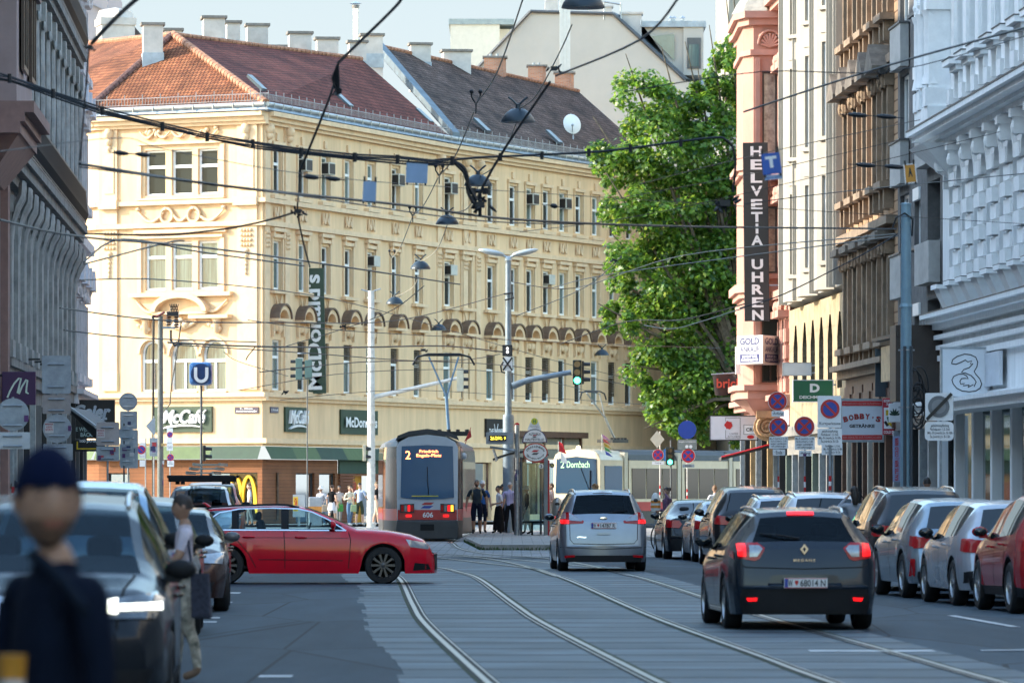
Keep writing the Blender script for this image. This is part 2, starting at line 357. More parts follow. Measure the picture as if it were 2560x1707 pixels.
mk.quad((3.1,56.0,.013),(4.4,56.0,.013),(4.4,56.6,.013),(3.1,56.6,.013)); mk.quad((4.9,56.3,.013),(6.2,56.9,.013),(6.2,57.2,.013),(4.9,56.6,.013))
tag(mk.build('road_markings',paint),None,None,kind='structure')
def pavement(name,inner,outer,y0,y1,h=.13):
    mb=MB(); (a,b),(c,d)=inner,outer
    s=1 if c>a else -1
    mb.uv=[]
    def q(*p,uvs=None,k=0):
        mb.add(p,[tuple(range(len(p)))],k); mb.uv+=[(v[0],v[1]+v[2]) for v in p]
    i0,i1,o0,o1=a+b*y0,a+b*y1,c+d*y0,c+d*y1; e=.3*s
    q((i0+e,y0,h),(o0,y0,h),(o1,y1,h),(i1+e,y1,h)); q((i0,y0,h),(i0+e,y0,h),(i1+e,y1,h),(i1,y1,h),k=1); q((i0,y0,0),(i0,y0,h),(i1,y1,h),(i1,y1,0),k=1)
    q((i1,y1,0),(o1,y1,0),(o1,y1,h),(i1,y1,h),k=1)
    tag(mb.build(name,[pave,kerbm]),None,None,kind='structure')
pavement('right_pavement',(11.56,-.04),(18.6,-.04),-60,214.6)
pavement('left_pavement',(-3.0,-.04),(-7.6,-.04),-60,177)
mb=MB(); z=.15
pl=[(-.85,149),(1.6,149),(2.2,232),(-1.2,232),(-1.5,172)]
mb.uv=[]
mb.add([(x,y,z) for x,y in pl],[(0,1,2,3,4)],0); mb.uv+=[(x,y) for x,y in pl]
for i in range(5):
    a,b=pl[i],pl[(i+1)%5]; mb.add([(a[0],a[1],0),(b[0],b[1],0),(b[0],b[1],z),(a[0],a[1],z)],[(0,1,2,3)],1); mb.uv+=[(0,0)]*4
mb.add([(-.85,149,z+.004),(1.6,149,z+.004),(1.6,150.6,z+.004),(-.9,150.6,z+.004)],[(0,1,2,3)],1); mb.uv+=[(0,0)]*4
tag(mb.build('tram_platform',[pave,kerbm]),None,None,kind='structure')
sheet('far_pavement',[(-32,252),(-11.3,236.6),(-8.2,237),(11,292),(14,320),(-30,300)],.12,pave)
mb=MB(); R2=random.Random(3)
for i in range(260):
    x=R2.choice([R2.uniform(-.9,1.6),R2.uniform(-1.5,-.85)]); yy=148.9 if x>-.85 else 149+(x+.85)/(-.65)*23; x-=.03; h=R2.uniform(.03,.13); a=R2.uniform(-.06,.06)
    mb.add([(x-.02,yy,0),(x+.02,yy,0),(x+a,yy-R2.uniform(0,.08),h)],[(0,1,2)])
tag(mb.build('kerb_weeds',mat('weed_green',(.06,.11,.02),.7,var=.3,sc=5)),'small green weeds along the platform kerb','weeds',kind='stuff')
def uo(O,t,px):
    k=(px-CX)/F; return (k*O[1]-O[0])/(t[0]-k*t[1])
class Fac:
    """a facade line: pixel columns and rows of the photo turned into metres along and up the wall"""
    def __init__(s,O,Q):
        s.O=O; L=math.hypot(Q[0]-O[0],Q[1]-O[1]); s.t=((Q[0]-O[0])/L,(Q[1]-O[1])/L); s.L=L; s.T=frame((O[0],O[1],0),s.t)
    def u(s,px): return uo(s.O,s.t,px)
    def v(s,py,u): return CH-(py-HY)*(s.O[1]+s.t[1]*u)/F
    def at(s,u,v,w=0): return s.T@V((u,v,w))
# ================================================================ the cream corner building
A0=(-18.7,244.4); P0=(-11.1,240.0); P1=(-3.5,262.7); PE=(16.5,312.0)
FF=Fac(A0,P0); LF=Fac((-27.0,255.5),A0); L1=Fac(P0,P1); L2=Fac(P1,PE)
bld=thing('corner_building','cream yellow corner block with stucco swags, arched ground windows and red tiled roof','building',(-11.1,240,0))
brown_m=mat('brown_hood_sheet',(.16,.10,.065),.6,var=.2,sc=3)
wl=MB(FF.T)
fw=[(2.52,3.62),(3.95,5.05),(5.36,6.42)]
holes=[(a,b,14.85,16.9) for a,b in fw]+[(a,b,10.6,12.78) for a,b in fw]
aw=[(2.3,3.45),(3.9,5.3),(5.6,6.85)]
holes+=[(a,b,6.05,8.35,'arch') for a,b in aw]
wall(wl,0,FF.L,3.6,18.4,holes,.28)
wl.build('wall',[yel],bld)
mo=MB(FF.T)
def band(mb,u0,u1):
    cornice(mb,u0,u1,[(18.05,18.25,.35),(18.25,18.45,.55),(17.9,18.05,.2),(14.42,14.62,.22),(13.4,13.62,.18),(5.62,5.78,.16),(5.78,5.98,.3),(3.72,3.95,.14)])
band(mo,-.05,FF.L+.3)
for a,b in ((.25,1.05),(7.5,8.55)):
    mould(mo,a,b,6.1,13.4,.09); mould(mo,a,b,13.63,18.04,.1); mould(mo,a+.15,b-.15,15.0,17.0,.14)
    mould(mo,a-.1,b+.1,14.3,14.7,.3)
for a,b in ((2.2,6.75),):
    for v0,v1 in ((14.75,17.25),(10.5,13.05)):
        mould(mo,a,b,v1-.12,v1,.16); mould(mo,a-.06,a+.16,v0,v1-.14,.1); mould(mo,b-.16,b+.06,v0,v1-.14,.1); mould(mo,a-.1,b+.1,v0-.1,v0-.01,.2)
    mould(mo,a-.4,b+.5,10.3,10.48,.3); mould(mo,a-.2,b+.2,13.15,13.32,.2)
mould(mo,1.9,3.75,9.3,9.46,.42); mould(mo,5.1,7.2,9.3,9.46,.42)
for a,b in aw: 
    c=(a+b)/2; r=(b-a)/2; A=arc(c,8.35-r,r+.16,0,180,14); B=arc(c,8.35-r,r+.03,0,180,14)
    for i in range(14): mo.prism([A[i],B[i],B[i+1],A[i+1]],.002,.1)
    mould(mo,a-.1,b+.1,5.99,6.05,.16)
A=arc(4.55,9.62,1.5,0,180,18,.85); B=arc(4.55,9.62,1.25,0,180,18,.62)
for i in range(18): mo.prism([A[i],B[i],B[i+1],A[i+1]],.002,.42)
mould(mo,3.1,6.0,9.5,9.62,.35)
mo.build('moulding',yel2,bld)
ORN=[]
class _O:
    def __getattr__(s,n):
        def f(*a,**k):
            m=MB(FF.T); getattr(m,n)(*a,**k); m.build('stucco_relief',yel2,bld,smooth=60)
        return f
orn=_O()
def swag(mb,u0,v0,u1,v1,drop,r=.07,n=10,w=.1):
    mb.tube([(u0+(u1-u0)*i/n,v0+(v1-v0)*i/n-drop*math.sin(PI*i/n),w) for i in range(n+1)],[r*(.6+.6*math.sin(PI*i/n)) for i in range(n+1)],6)
def wreath(mb,c,v,r): mb.tube([(c+r*math.cos(q*PI/7),v+r*math.sin(q*PI/7),.1) for q in range(15)],.08,6,cap=False)
swag(orn,2.2,14.15,3.6,14.1,.45); swag(orn,5.3,14.1,6.8,14.15,.45); swag(orn,4.0,14.1,5.0,14.1,.4); wreath(orn,3.75,13.95,.32); wreath(orn,5.2,13.95,.32)
for c in (2.2,3.7,5.2,6.8): orn.sph((c,14.25,.1),.13,.1,.1,8)
for i in range(5): swag(orn,2.3+i*.85,17.75,3.1+i*.85,17.75,.3,.06)
m=MB(FF.T)
for i in range(14): m.sph((2.3+R.random()*4.2,17.45+R.random()*.45,.08),.12,.1,.08,7)
m.build('stucco_frieze',yel2,bld,smooth=60)
swag(orn,2.1,10.15,3.4,9.8,.35); swag(orn,5.6,9.8,7.0,10.15,.35); swag(orn,3.6,9.2,5.4,9.2,.3,.1)
for c in (.65,8.0):
    m=MB(FF.T)
    for v,r in ((17.7,.3),(17.35,.22),(17.05,.14)): m.sph((c,v,.14),r*.8,r,r*.7,10)
    m.build('stucco_bracket',yel2,bld,smooth=60); m=MB(FF.T)
    for i in range(4):
        for j in range(4): m.sph((c-.24+i*.16,13.2-j*.22,.12),.075,.09,.08,6)
    for j in range(6): m.sph((c,12.3-j*.2,.1),.15-.02*j,.12,.1,7)
    m.build('stucco_drop',yel2,bld,smooth=60)
for c in (2.5,6.3):
    m=MB(FF.T)
    for j in range(3): m.sph((c+.2*j-.2,9.05-.1*j,.1),.2,.14,.12,8)
    m.rev([(.0,8.6),(.16,8.7),(.2,9.2),(.26,9.28)],(c+.15,0,.12),8,ax='y'); m.build('console',yel2,bld,smooth=60)
m=MB(FF.T)
for c,v in ((4.55,9.2),(4.55,8.95),(4.3,9.05),(4.8,9.05)): m.sph((c,v,.16),.2,.18,.14,8)
m.build('stucco_mask',yel2,bld,smooth=60)
for i,(a,b) in enumerate(fw):
    window(FF.T,bld,a,b,14.85,16.9,.22,white_pvc,pane_d if i!=1 else pane_d,.63,False,.1); window(FF.T,bld,a,b,10.6,12.78,.22,white_pvc,pane_t,.68,False,.1)
for a,b in aw: window(FF.T,bld,a,b,6.05,8.35,.22,white_pvc,pane_c if 0 else pane_t,.6,True,.1,arch=True)
# left return
wl=MB(LF.T); lw=[(LF.L-2.0,LF.L-.9),(LF.L-4.6,LF.L-3.5)]
wall(wl,0,LF.L,3.6,18.4,[(a,b,v0,v1) for a,b in lw for v0,v1 in ((14.85,16.9),(10.6,12.78),(6.05,8.35))],.28); wl.build('wall',yel,bld)
mo=MB(LF.T); band(mo,0,LF.L+.02); mo.build('moulding',yel2,bld)
for a,b in lw:
    for v0,v1 in ((14.85,16.9),(10.6,12.78),(6.05,8.35)): window(LF.T,bld,a,b,v0,v1,.22,white_pvc,pane_c,.66,False,.09)
# the long side facade
def long_side(FA,ds,u_end,first):
    wl=MB(FA.T); mo=MB(FA.T)
    cs=[(d-FA.O[1])/FA.t[1] for d in ds]; hw=.55
    lv=((14.9,16.9),(10.6,12.78),(6.1,8.35))
    wall(wl,0,u_end,3.6,18.4,[(c-hw,c+hw,a,b) for c in cs for a,b in lv],.26); wl.build('wall',yel,bld)
    band(mo,0 if not first else .02,u_end)
    for n,c in enumerate(cs):
        for a,b in lv[:2]:
            mould(mo,c-hw-.16,c-hw-.04,a,b+.3,.08); mould(mo,c+hw+.04,c+hw+.16,a,b+.3,.08); mould(mo,c-hw-.2,c+hw+.2,b+.14,b+.3,.14)
        mould(mo,c-.9,c+.9,10.42,10.56,.26); mould(mo,c-.85,c+.85,14.64,14.8,.24); mould(mo,c-.85,c+.85,5.99,6.08,.22)
        mould(mo,c-.8,c+.8,13.18,13.34,.22)
        for s in(-.62,.62): mould(mo,c+s-.09,c+s+.09,12.92,13.17,.17); mould(mo,c+s-.07,c+s+.07,8.5,9.25,.14)
        mould(mo,c-.16,c+.16,17.25,17.6,.09)
        # semicircular hood with sheet metal top
        hd=MB(FA.T)
        A=arc(c,9.3,.86,0,180,12,.68); B=arc(c,9.3,.78,0,180,12,.6); Cc=arc(c,9.3,.55,0,180,12,.4)
        for i in range(12):
            hd.prism([A[i],B[i],B[i+1],A[i+1]],.002,.46); mo.prism([B[i],Cc[i],Cc[i+1],B[i+1]],.002,.38)
        mo.bx(c-.84,c+.84,9.18,9.3,.002,.4)
        hd.build('window_hood',brown_m,bld,smooth=40)
        orn=MB(FA.T); swag(orn,c-.36,10.35,c+.36,10.35,.62,.06,8,.1); orn.sph((c,8.85,.12),.17,.26,.13,7)
        for s in(-1,1): orn.sph((c+s*.3,8.9,.1),.16,.2,.1,7)
        orn.build('garland',yel2,bld,smooth=60); orn=MB(FA.T)
        for s in(-1,1):
            swag(orn,c+s*.4,14.3,c+s*.05,14.3,.5,.06,7,.09); orn.tube([(c+s*.4,14.3,.08),(c+s*.42,13.75,.08)],.035,5)
        orn.build('stucco_swag',yel2,bld,smooth=60)
        for j,(a,b) in enumerate(lv):
            bl=j==2 and R.random()<.45
            window(FA.T,bld,c-hw,c+hw,a,b,.2,white_pvc,[pane_d,pane_d,pane_t][R.randrange(3)],.66,False,.09,blind=R.choice((.35,.8)) if bl else 0,bm_=mat('brown_blind',(.10,.075,.05),.6))
        if n in (AC1 if first else AC2):
            ac=MB(FA.T); ac.bx(c-.4,c+.4,16.05,16.62,-.05,.38); g=ac.build('air_conditioner',mat('air_conditioner_casing',(.52,.5,.44),.5,var=.1),bld,bev=.02)
            q=MB(FA.T); q.bx(c-.412,c-.402,16.1,16.56,.02,.33); q.bx(c-.34,c+.34,16.1,16.56,.382,.395); q.build('grille',blk,g)
        if n in (M1 if first else M2):
            a2=MB(FA.T); a2.bx(c-.4,c+.4,12.1,12.6,-.05,.36); g=a2.build('air_conditioner',MATS['air_conditioner_casing'] if 'air_conditioner_casing' in MATS else mat('air_conditioner_casing',(.52,.5,.44),.5,var=.1),bld,bev=.02)
            q=MB(FA.T); q.bx(c-.412,c-.402,12.14,12.55,.02,.33); q.build('grille',blk,g)
    pil=[(cs[i]+cs[i+1])/2 for i in range(len(cs)-1) if (cs[i+1]-cs[i])>2.9] 
    for p in ([.45,2.95] if first else [cs[0]-1.2,cs[0]+2.1,cs[1]+1.5]):
        orn=MB(FA.T); mould(mo,p-.28,p+.28,6.1,13.4,.08); mould(mo,p-.28,p+.28,13.63,17.9,.1)
        for v,r in ((17.7,.28),(17.4,.2),(17.1,.13)): orn.sph((p,v,.16),r,r,r,9)
        for i in range(3):
            for j in range(4): orn.sph((p-.15+i*.15,13.1-j*.2,.1),.07,.09,.07,6)
        orn.build('pilaster_ornament',yel2,bld,smooth=60)
    mo.build('moulding',yel2,bld)
AC1={1,2,5,7};AC2={0,4,6};M1={4};M2={0,5}
d1=[241.7,244.7,247.5,250.4,253.3,256.5,259.6]; d2=[263.6,265.7,268.7,271.4,273.5,275.6,277.7,279.8,282.0,284.3,286.6,288.9,292,295]
long_side(L1,d1,L1.L,True); long_side(L2,d2,L2.L,False)
# ground floor of the restaurant
wood=uvmat('wood_panel','b',(.20,.075,.03),(.23,.088,.036),(.07,.026,.010),9,.16,.55,.008,.5,.3,.2)
greens=[mat('light_green_awning',(.085,.13,.045),.7,var=.1),mat('dark_green_awning',(.018,.05,.028),.7,var=.1),mat('mid_green_awning',(.04,.08,.03),.7,var=.1)]
for FA,cuts,u1 in ((LF,[0,4,LF.L],LF.L),(FF,[0,3.1,6.2,FF.L+.02],FF.L),(L1,[.02,3.3,6.4,9.9,13.2,15.5],15.5)):
    for i in range(len(cuts)-1):
        a=MB(FA.T); k={'LF':[0,0]}.get('x',None)
        cc=greens[0] if FA is LF else (greens[[0,0,1][i]] if FA is FF else greens[[2,0,1,0,1][i]])
        a.add([(cuts[i],3.58,.12),(cuts[i+1],3.58,.12),(cuts[i+1],3.02,.42),(cuts[i],3.02,.42),(cuts[i],3.02,.0),(cuts[i+1],3.02,.0)],[(0,1,2,3),(3,2,5,4)])
        a.build('awning_panel',cc,bld)
def woodwall(FA,u0,u1,v1,holes,dep=.2):
    w=MB(FA.T); wall(w,u0,u1,0,v1,holes,dep); loc=FA.T.inverted(); w.uv=[((loc@p).x+.3*(loc@p).z,(loc@p).y) for p in w.v]
    return w.build('wood_cladding',wood,bld)
woodwall(LF,0,LF.L,3.0,[(2,4.5,.5,2.5)]); woodwall(FF,0,FF.L,3.0,[(.5,1.7,.1,2.4),(5.95,FF.L-.25,.25,2.42)])
woodwall(L1,0,9.6,3.0,[(4.2,6.6,.15,2.4),(7.2,9.3,.15,2.4)]); woodwall(L1,9.6,16.2,2.4,[(11.7,14.2,0,2.3)])
shop_in=mat('shop_interior',(.16,.10,.06),.8,var=.5,sc=2.5)
def shopwin(FA,u0,u1,v0,v1,dep=.18,fm=black,pm=None):
    f=MB(FA.T); f.bx(u0,u1,v0,v0+.06,-dep,-dep+.08); f.bx(u0,u1,v1-.06,v1,-dep,-dep+.08); f.bx(u0,u0+.06,v0+.06,v1-.06,-dep,-dep+.08); f.bx(u1-.06,u1,v0+.06,v1-.06,-dep,-dep+.08)
    g=f.build('shop_window',fm,bld if pm is None else pm)
    p=MB(FA.T); p.quad((u0+.02,v0+.02,-dep+.03),(u1-.02,v0+.02,-dep+.03),(u1-.02,v1-.02,-dep+.03),(u0+.02,v1-.02,-dep+.03)); p.build('pane',glass('shop_glass',thru=.75),g)
    q=MB(FA.T); q.bx(u0+.02,u1-.02,v0,v1,-dep-1.6,-dep-1.5); q.bx(u0+.02,u1-.02,v0,v0+.05,-dep-1.5,-dep-.02); q.build('interior',shop_in,g)
    return g
shopwin(LF,2,4.5,.5,2.5); shopwin(FF,5.95,FF.L-.25,.25,2.42); shopwin(FF,.5,1.7,.1,2.4); shopwin(L1,4.2,6.6,.15,2.4); shopwin(L1,7.2,9.3,.15,2.4)
dk=MB(L1.T); dk.bx(9.6,16.2,2.4,3.02,.02,.1); dk.build('dark_fascia',greens[1],bld)
dr=MB(L1.T); dr.bx(11.7,14.2,0,2.3,-.6,-.5); dr.build('door_recess',mat('entrance_orange',(.55,.28,.03),.6),bld)
sl=MB(L1.T)
for i in range(16): sl.bx(9.7,11.65,.2+i*.14,.28+i*.14,.02,.1); sl.bx(14.25,16.1,.2+i*.14,.28+i*.14,.02,.1)
sl.build('slat_screen',mat('red_brown_slats',(.20,.06,.025),.6),bld)
dm=MB(L1.T); dm.bx(12.4,13.4,1.1,2.0,-.5,-.47); dm.build('door_poster',mat('door_poster_red',(.5,.04,.02),.5),bld)
# golden arches in the window
ar=MB(FF.T); c=FF.u(603); hh=1.75; wv=.58
for s in(-1,1):
    pts=[(c+s*.36+wv*.62*math.cos(q),1.0+1.25*math.sin(q)) for q in [PI*i/20 for i in range(21)]]
    stroke(ar,[(c+s*.36+.36+.12*(s>0),.62)]+pts+[(c+s*.36-.36-.12*(s<0),.62)],[.1+.08*abs(math.cos(PI*i/22)) for i in range(23)],-.14,-.02)
o=ar.build('arch_emblem',mat('emblem_yellow',(.80,.48,.01),.4,var=.05)); tag(o,'big yellow double arch emblem standing in the corner shop window','emblem')
# rest of the ground floor
g2=MB(L1.T); g2.bx(16.2,L1.L,0,3.6,-.3,0); g2.build('wall',yel,bld)
brs=mat('dark_brown_shopfront',(.10,.045,.025),.6,var=.2)
gw=MB(L2.T); wall(gw,0,L2.L,0,3.6,[(1.5,3.4,.3,3.0),(4.4,6.6,0,3.0),(8.5,10.6,0,3.2),(10.9,13.2,.4,3.2),(13.5,15.8,.4,3.2),(16.1,18.4,.4,3.2),(20,23,.4,3.0)],.3); gw.build('wall',yel,bld)
for a,b in ((1.5,3.4),(4.4,6.6),(8.5,10.6),(10.9,13.2),(13.5,15.8),(16.1,18.4),(20,23)): shopwin(L2,a,b,.3,3.0,.26,brs)
sf=MB(L2.T)
for u in (8.3,10.75,13.35,15.95,18.5): sf.bx(u-.12,u+.12,0,4.3,.01,.16)
sf.bx(8.18,18.62,4.3,4.6,.01,.5); sf.build('shopfront_frame',brs,bld)
sg=MB(L2.T); sg.bx(8.42,18.4,3.25,4.28,.01,.08); sg.build('fascia',mat('grey_fascia',(.20,.19,.16),.5,var=.15),bld)
# roof
tile_o=uvmat('sunlit_orange_roof_tiles','b',(.20,.068,.030),(.30,.115,.05),(.06,.022,.014),.2,.30,.85,.03,.5,1.0,.45)  # brighter copy of the tiles for the sunlit roof planes
tile_r=uvmat('shaded_red_roof_tiles','b',(.14,.036,.026),(.21,.06,.042),(.03,.012,.01),.2,.30,.85,.03,.5,1.0,.35)  # copy of the tiles darkened for the grazing light on the long roof
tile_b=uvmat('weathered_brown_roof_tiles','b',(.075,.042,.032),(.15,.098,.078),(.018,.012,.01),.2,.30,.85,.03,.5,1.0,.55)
ev_z=18.75
eA=FF.at(-.35,ev_z,.5); eP=FF.at(FF.L+.5,ev_z,.5); eL=LF.at(0,ev_z,.5)
apex=at(432,88,250); rid1=at(905,150,264.8); e1=L1.at(L1.L+.3,ev_z,.5)
q1=at(925,112,275.5); q2=at(1447,230,299.7); e2=L2.at((291-262.7)/L2.t[1],ev_z,.5)
def roofp(name,pts,m):
    mb=MB(); mb.add(pts,[tuple(range(len(pts)))]); a,b=V(pts[0]),V(pts[1]); x=(b-a).normalized(); n=x.cross(V(pts[2])-a).normalized(); y=n.cross(x)
    mb.uv=[((V(p)-a).dot(x),(V(p)-a).dot(y)) for p in pts]
    return mb.build(name,m,bld)
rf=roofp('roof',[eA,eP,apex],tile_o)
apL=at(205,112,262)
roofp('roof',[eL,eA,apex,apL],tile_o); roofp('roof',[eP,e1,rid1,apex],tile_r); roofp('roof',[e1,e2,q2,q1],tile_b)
def ridge(a,b,m,r=.14):
    mb=MB(); n=int((b-a).length/.38)
    for i in range(n):
        p=a.lerp(b,i/n);q=a.lerp(b,(i+.93)/n); mb.tube([p+V((0,0,.03)),q+V((0,0,.05))],[r,r*.85],8)
    mb.build('ridge_tiles',m,rf,smooth=40)
hipm=mat('pale_hip_tile',(.40,.19,.11),.85,var=.3,sc=4)
ridge(eP,apex,hipm,.2); ridge(eA,apex,mat('mortar_edged_hip_tile',(.20,.10,.08),.85,var=.4,sc=6),.18); ridge(apex,rid1,hipm,.12); ridge(q1,q2,hipm,.12); ridge(apL,apex,hipm,.14)
fwm=MB(); n=(rid1-e1).normalized()
a,b,h=e1+V((.05,.1,0)),q1,V((0,0,.5)); sdir=V((.5,.75,0)).normalized()*.6
fwm.add([a,b,b+h,a+h*.6,a+sdir,b+sdir,b+h+sdir,a+h*.6+sdir],[(0,1,2,3),(7,6,5,4),(3,2,6,7),(0,3,7,4),(1,5,6,2)])
fwm.build('firewall_parapet',mat('blue_grey_flashing',(.12,.16,.19),.6,var=.2,sc=2),rf)
gt=MB(); sn=MB(); ap=MB()
def eave(a,b,Fa,n):
    d=(b-a); dn=d.normalized(); out=(Fa.T.to_3x3()@V((0,0,1))).normalized()
    gt.tube([a+out*.08+V((0,0,-.02)),b+out*.08+V((0,0,-.02))],.11,8)
    ap.add([a+out*.05+V((0,0,-.1)),b+out*.05+V((0,0,-.1)),b-out*.5+V((0,0,-.33)),a-out*.5+V((0,0,-.33)),a+out*.12+V((0,0,-.26)),b+out*.12+V((0,0,-.26))],[(0,1,5,4),(4,5,2,3)])
    for i in range(n):
        p=a+d*((i+.5)/n); gt.tube([p+out*.2+V((0,0,.05)),p+out*.19+V((0,0,-.16))],.025,4)
    k=int(d.length/.16)
    up=V((0,0,.16)); inn=-out*.25
    for z in (.18,.48): sn.tube([a+inn+V((0,0,z)),b+inn+V((0,0,z))],.016,4)
    for i in range(k):
        p=a+d*(i/k)+inn; sn.tube([p+V((0,0,.16)),p+V((0,0,.5 if i%6 else .66))],.012 if i%6 else .02,3)
eave(eA,eP,FF,9); eave(eL,eA,LF,8); eave(eP,e1,L1,22); eave(e1,e2,L2,34)
gt.build('gutter',mat('zinc_gutter',(.42,.43,.42),.4,metal=.4,var=.15),rf,smooth=50); sn.build('snow_guard',mat('snow_guard_steel',(.42,.40,.38),.5,metal=.3),rf); ap.build('eave_sheet',mat('eave_zinc',(.30,.38,.48),.5,metal=.2,var=.15),rf)
for px,py in ((705,245),(920,287),(1118,317),(1262,345),(1440,372)):
    FA=L1 if px<1180 else L2; k=(px-CX)/F; u=FA.u(px)-1.0; base=FA.at(u,ev_z,.5); inn=-(FA.T.to_3x3()@V((0,0,1)))
    mb=MB(frame((base.x,base.y,base.z),FA.t)); mb.add([(-.3,.7,-1.0),(.3,.7,-1.0),(.3,1.35,-1.7),(-.3,1.35,-1.7),(-.3,.82,-.94),(.3,.82,-.94),(.3,1.47,-1.66),(-.3,1.47,-1.66)],[(0,1,5,4),(4,5,6,7),(1,2,6,5),(0,4,7,3)])
    mb.build('skylight',mat('skylight_dark',(.10,.12,.135),.3,metal=.2,var=.2),rf)
def chimney(px0,px1,y0,y1,d,m=chimw,dep=1.0,cap=True,pots=0,name='chimney'):
    a=at(px0,y0,d);b=at(px1,y1,d); cx=(a.x+b.x)/2; wd=(b.x-a.x); rz=.12
    T=M.Translation(V((cx,d+dep*.4,0)))@M.Rotation(rz,4,'Z')
    mb=MB(T); wd*=.82
    mb.bx(-wd/2,wd/2,-dep/2,dep/2,b.z-1.4,a.z-.1); c=mb.build(name,m,rf)
    if cap:
        k=MB(T); k.bx(-wd/2-.1,wd/2+.1,-dep/2-.1,dep/2+.1,a.z-.12,a.z); k.build('cap',capm,c)
    fl=MB(T); fl.bx(-wd/2-.04,wd/2+.04,-dep/2-.05,dep/2+.04,b.z-.6,b.z+.1); fl.build('flashing',zinc,c)
    for i in range(pots):
        p=MB(T); p.tube([(-wd*.2+i*.3,0,a.z),(-wd*.2+i*.3,0,a.z+.22)],.09,8); p.build('pot',steel,c)
    return c
chimney(350,410,57,138,247.5); chimney(406,456,71,92,256); chimney(500,565,40,101,254,dep=1.3); chimney(561,601,52,109,257); chimney(610,673,59,117,258.5)
chimney(669,720,113,128,263); chimney(715,782,79,146,260.5); chimney(784,849,93,156,263.5)
c9=chimney(866,918,101,158,265.2); chimney(897,960,84,140,269)
mb=MB(); p=at(889,101,265.6); q=at(889,14,265.6); mb.tube([p,q],.14,10); mb.rev([(.3,.0),(.0,.12)],(q.x,q.y,q.z+.08),10); mb.rev([(.17,-.15),(.2,0),(.17,.02)],(q.x,q.y,q.z),10); mb.build('flue_pipe',mat('shiny_flue',(.6,.6,.6),.3,metal=.9,var=.05),c9,smooth=50)
chimney(1019,1080,107,160,280); chimney(1098,1182,124,193,284.5,dep=1.2)
brickm=uvmat('red_brick','b',(.42,.17,.09),(.50,.23,.13),(.35,.31,.27),.25,.075,.85,.012,.5,.5,.3)
def brick_chimney(px0,px1,y0,y1,d):
    a=at(px0,y0,d);b=at(px1,y1,d); w=b.x-a.x; mb=MB(); x=a.x; y=d; z0=b.z-1.2; z1=a.z; mb.uv=[]
    for (p,q) in (((x,y),(x+w*.85,y)),((x+w*.85,y),(x+w,y+.9)),((x,y+.9),(x,y))):
        mb.add([(*p,z0),(*q,z0),(*q,z1),(*p,z1)],[(0,1,2,3)]); L=math.hypot(q[0]-p[0],q[1]-p[1]); mb.uv+=[(0,z0),(L,z0),(L,z1),(0,z1)]
    c=mb.build('brick_chimney',brickm,rf); k=MB(); k.bx(x-.08,x+w+.08,y-.08,y+1,z1,z1+.1); k.build('cap',capm,c)
    for i in (.3,.6): p=MB(); p.tube([(x+w*i,y+.4,z1+.1),(x+w*i,y+.4,z1+.24)],.08,8); p.build('pot',steel,c)
    return c
brick_chimney(1210,1265,145,195,289.5); brick_chimney(1320,1365,167,214,295); bc=brick_chimney(1387,1435,184,234,298.5)
a=at(1399,0,298.9);b=at(1428,183,298.9)
mb=MB(); 
for i in range(3): mb.bx(a.x+i*.2,a.x+i*.2+.19,298.6,299.2,b.z,a.z+3)
mb.build('flue_stack',mat('white_flue',(.62,.6,.57),.4,metal=.3,var=.05),bc)
cl=at(235,15,262); cr=at(335,107,262); 
mb=MB(M.Translation(V(((cl.x+cr.x)/2,263,0)))@M.Rotation(.25,4,'Z')); ww=(cr.x-cl.x)*.42
mb.bx(-ww,ww,-.8,.8,cr.z-2,cl.z-.6); mb.bx(-ww-.06,ww+.06,-.86,.86,cl.z-.9,cl.z-.55); mb.rev([(.95,cl.z-.55),(.8,cl.z-.15),(0,cl.z)],(0,0,0),4); mb.build('chimney',chimw,rf)
dish=thing('satellite_dish','large white satellite dish on the brown tiled roof','satellite dish',at(1433,375,283))
p=at(1431,310,283); mb=MB(M.Translation(p)@M.Rotation(.45,4,'Z')@M.Rotation(rad(78),4,'X')); mb.rev([(.0,.1),(.25,.07),(.42,.02),(.54,-.04),(.52,-.06)],n=20,sx=.95); mb.build('reflector',mat('dish_white',(.72,.72,.70),.5,var=.04),dish,smooth=60)
mb=MB(); mb.tube([p+V((0,.2,0)),at(1433,340,283.2),at(1433,375,283)],.04,6); mb.build('mast',steel,dish); mb=MB(); mb.tube([p+V((0,0,-.5)),p+V((0,-.5,-.1))],.025,5); mb.sph(p+V((0,-.5,-.1)),.07); mb.build('feed_arm',steel,dish)
# ================================================================ the two rows of street houses
def RFac(y0,y1): return Fac((17.8-.04*y0,y0),(17.8-.04*y1,y1))
def LFac(y0,y1): return Fac((-6.9-.04*y0,y0),(-6.9-.04*y1,y1))
def mass(FA,top,m,parent,back=12,name='back_wall',roof=None):
    mb=MB(FA.T); L=FA.L; mb.bx(0,L,0,top,-back,-.7)
    for u in (0,L): mb.quad((u,0,-.7),(u,0,-.004),(u,top,-.004),(u,top,-.7))
    mb.quad((0,top,-.7),(L,top,-.7),(L,top,.0),(0,top,.0))
    mb.build(name,m,parent)
    if roof:
        r=MB(FA.T); r.add([(0,top+.05,.3),(L,top+.05,.3),(L,top+5,-back/2),(0,top+5,-back/2),(0,top+.05,-back),(L,top+.05,-back)],[(0,1,2,3),(3,2,5,4),(0,3,4),(1,5,2)]); r.build('roof',roof,parent)
slate=mat('dark_sheet_roof',(.07,.075,.085),.5,metal=.2,var=.2)
def house(label,FA,group=None): 
    p=FA.at(0,0); return thing('town_house',label,'building',(p.x,p.y,0),0,group)
glassb=glass('street_window_pane',(.035,.045,.055),r=.03,refl=1.4)
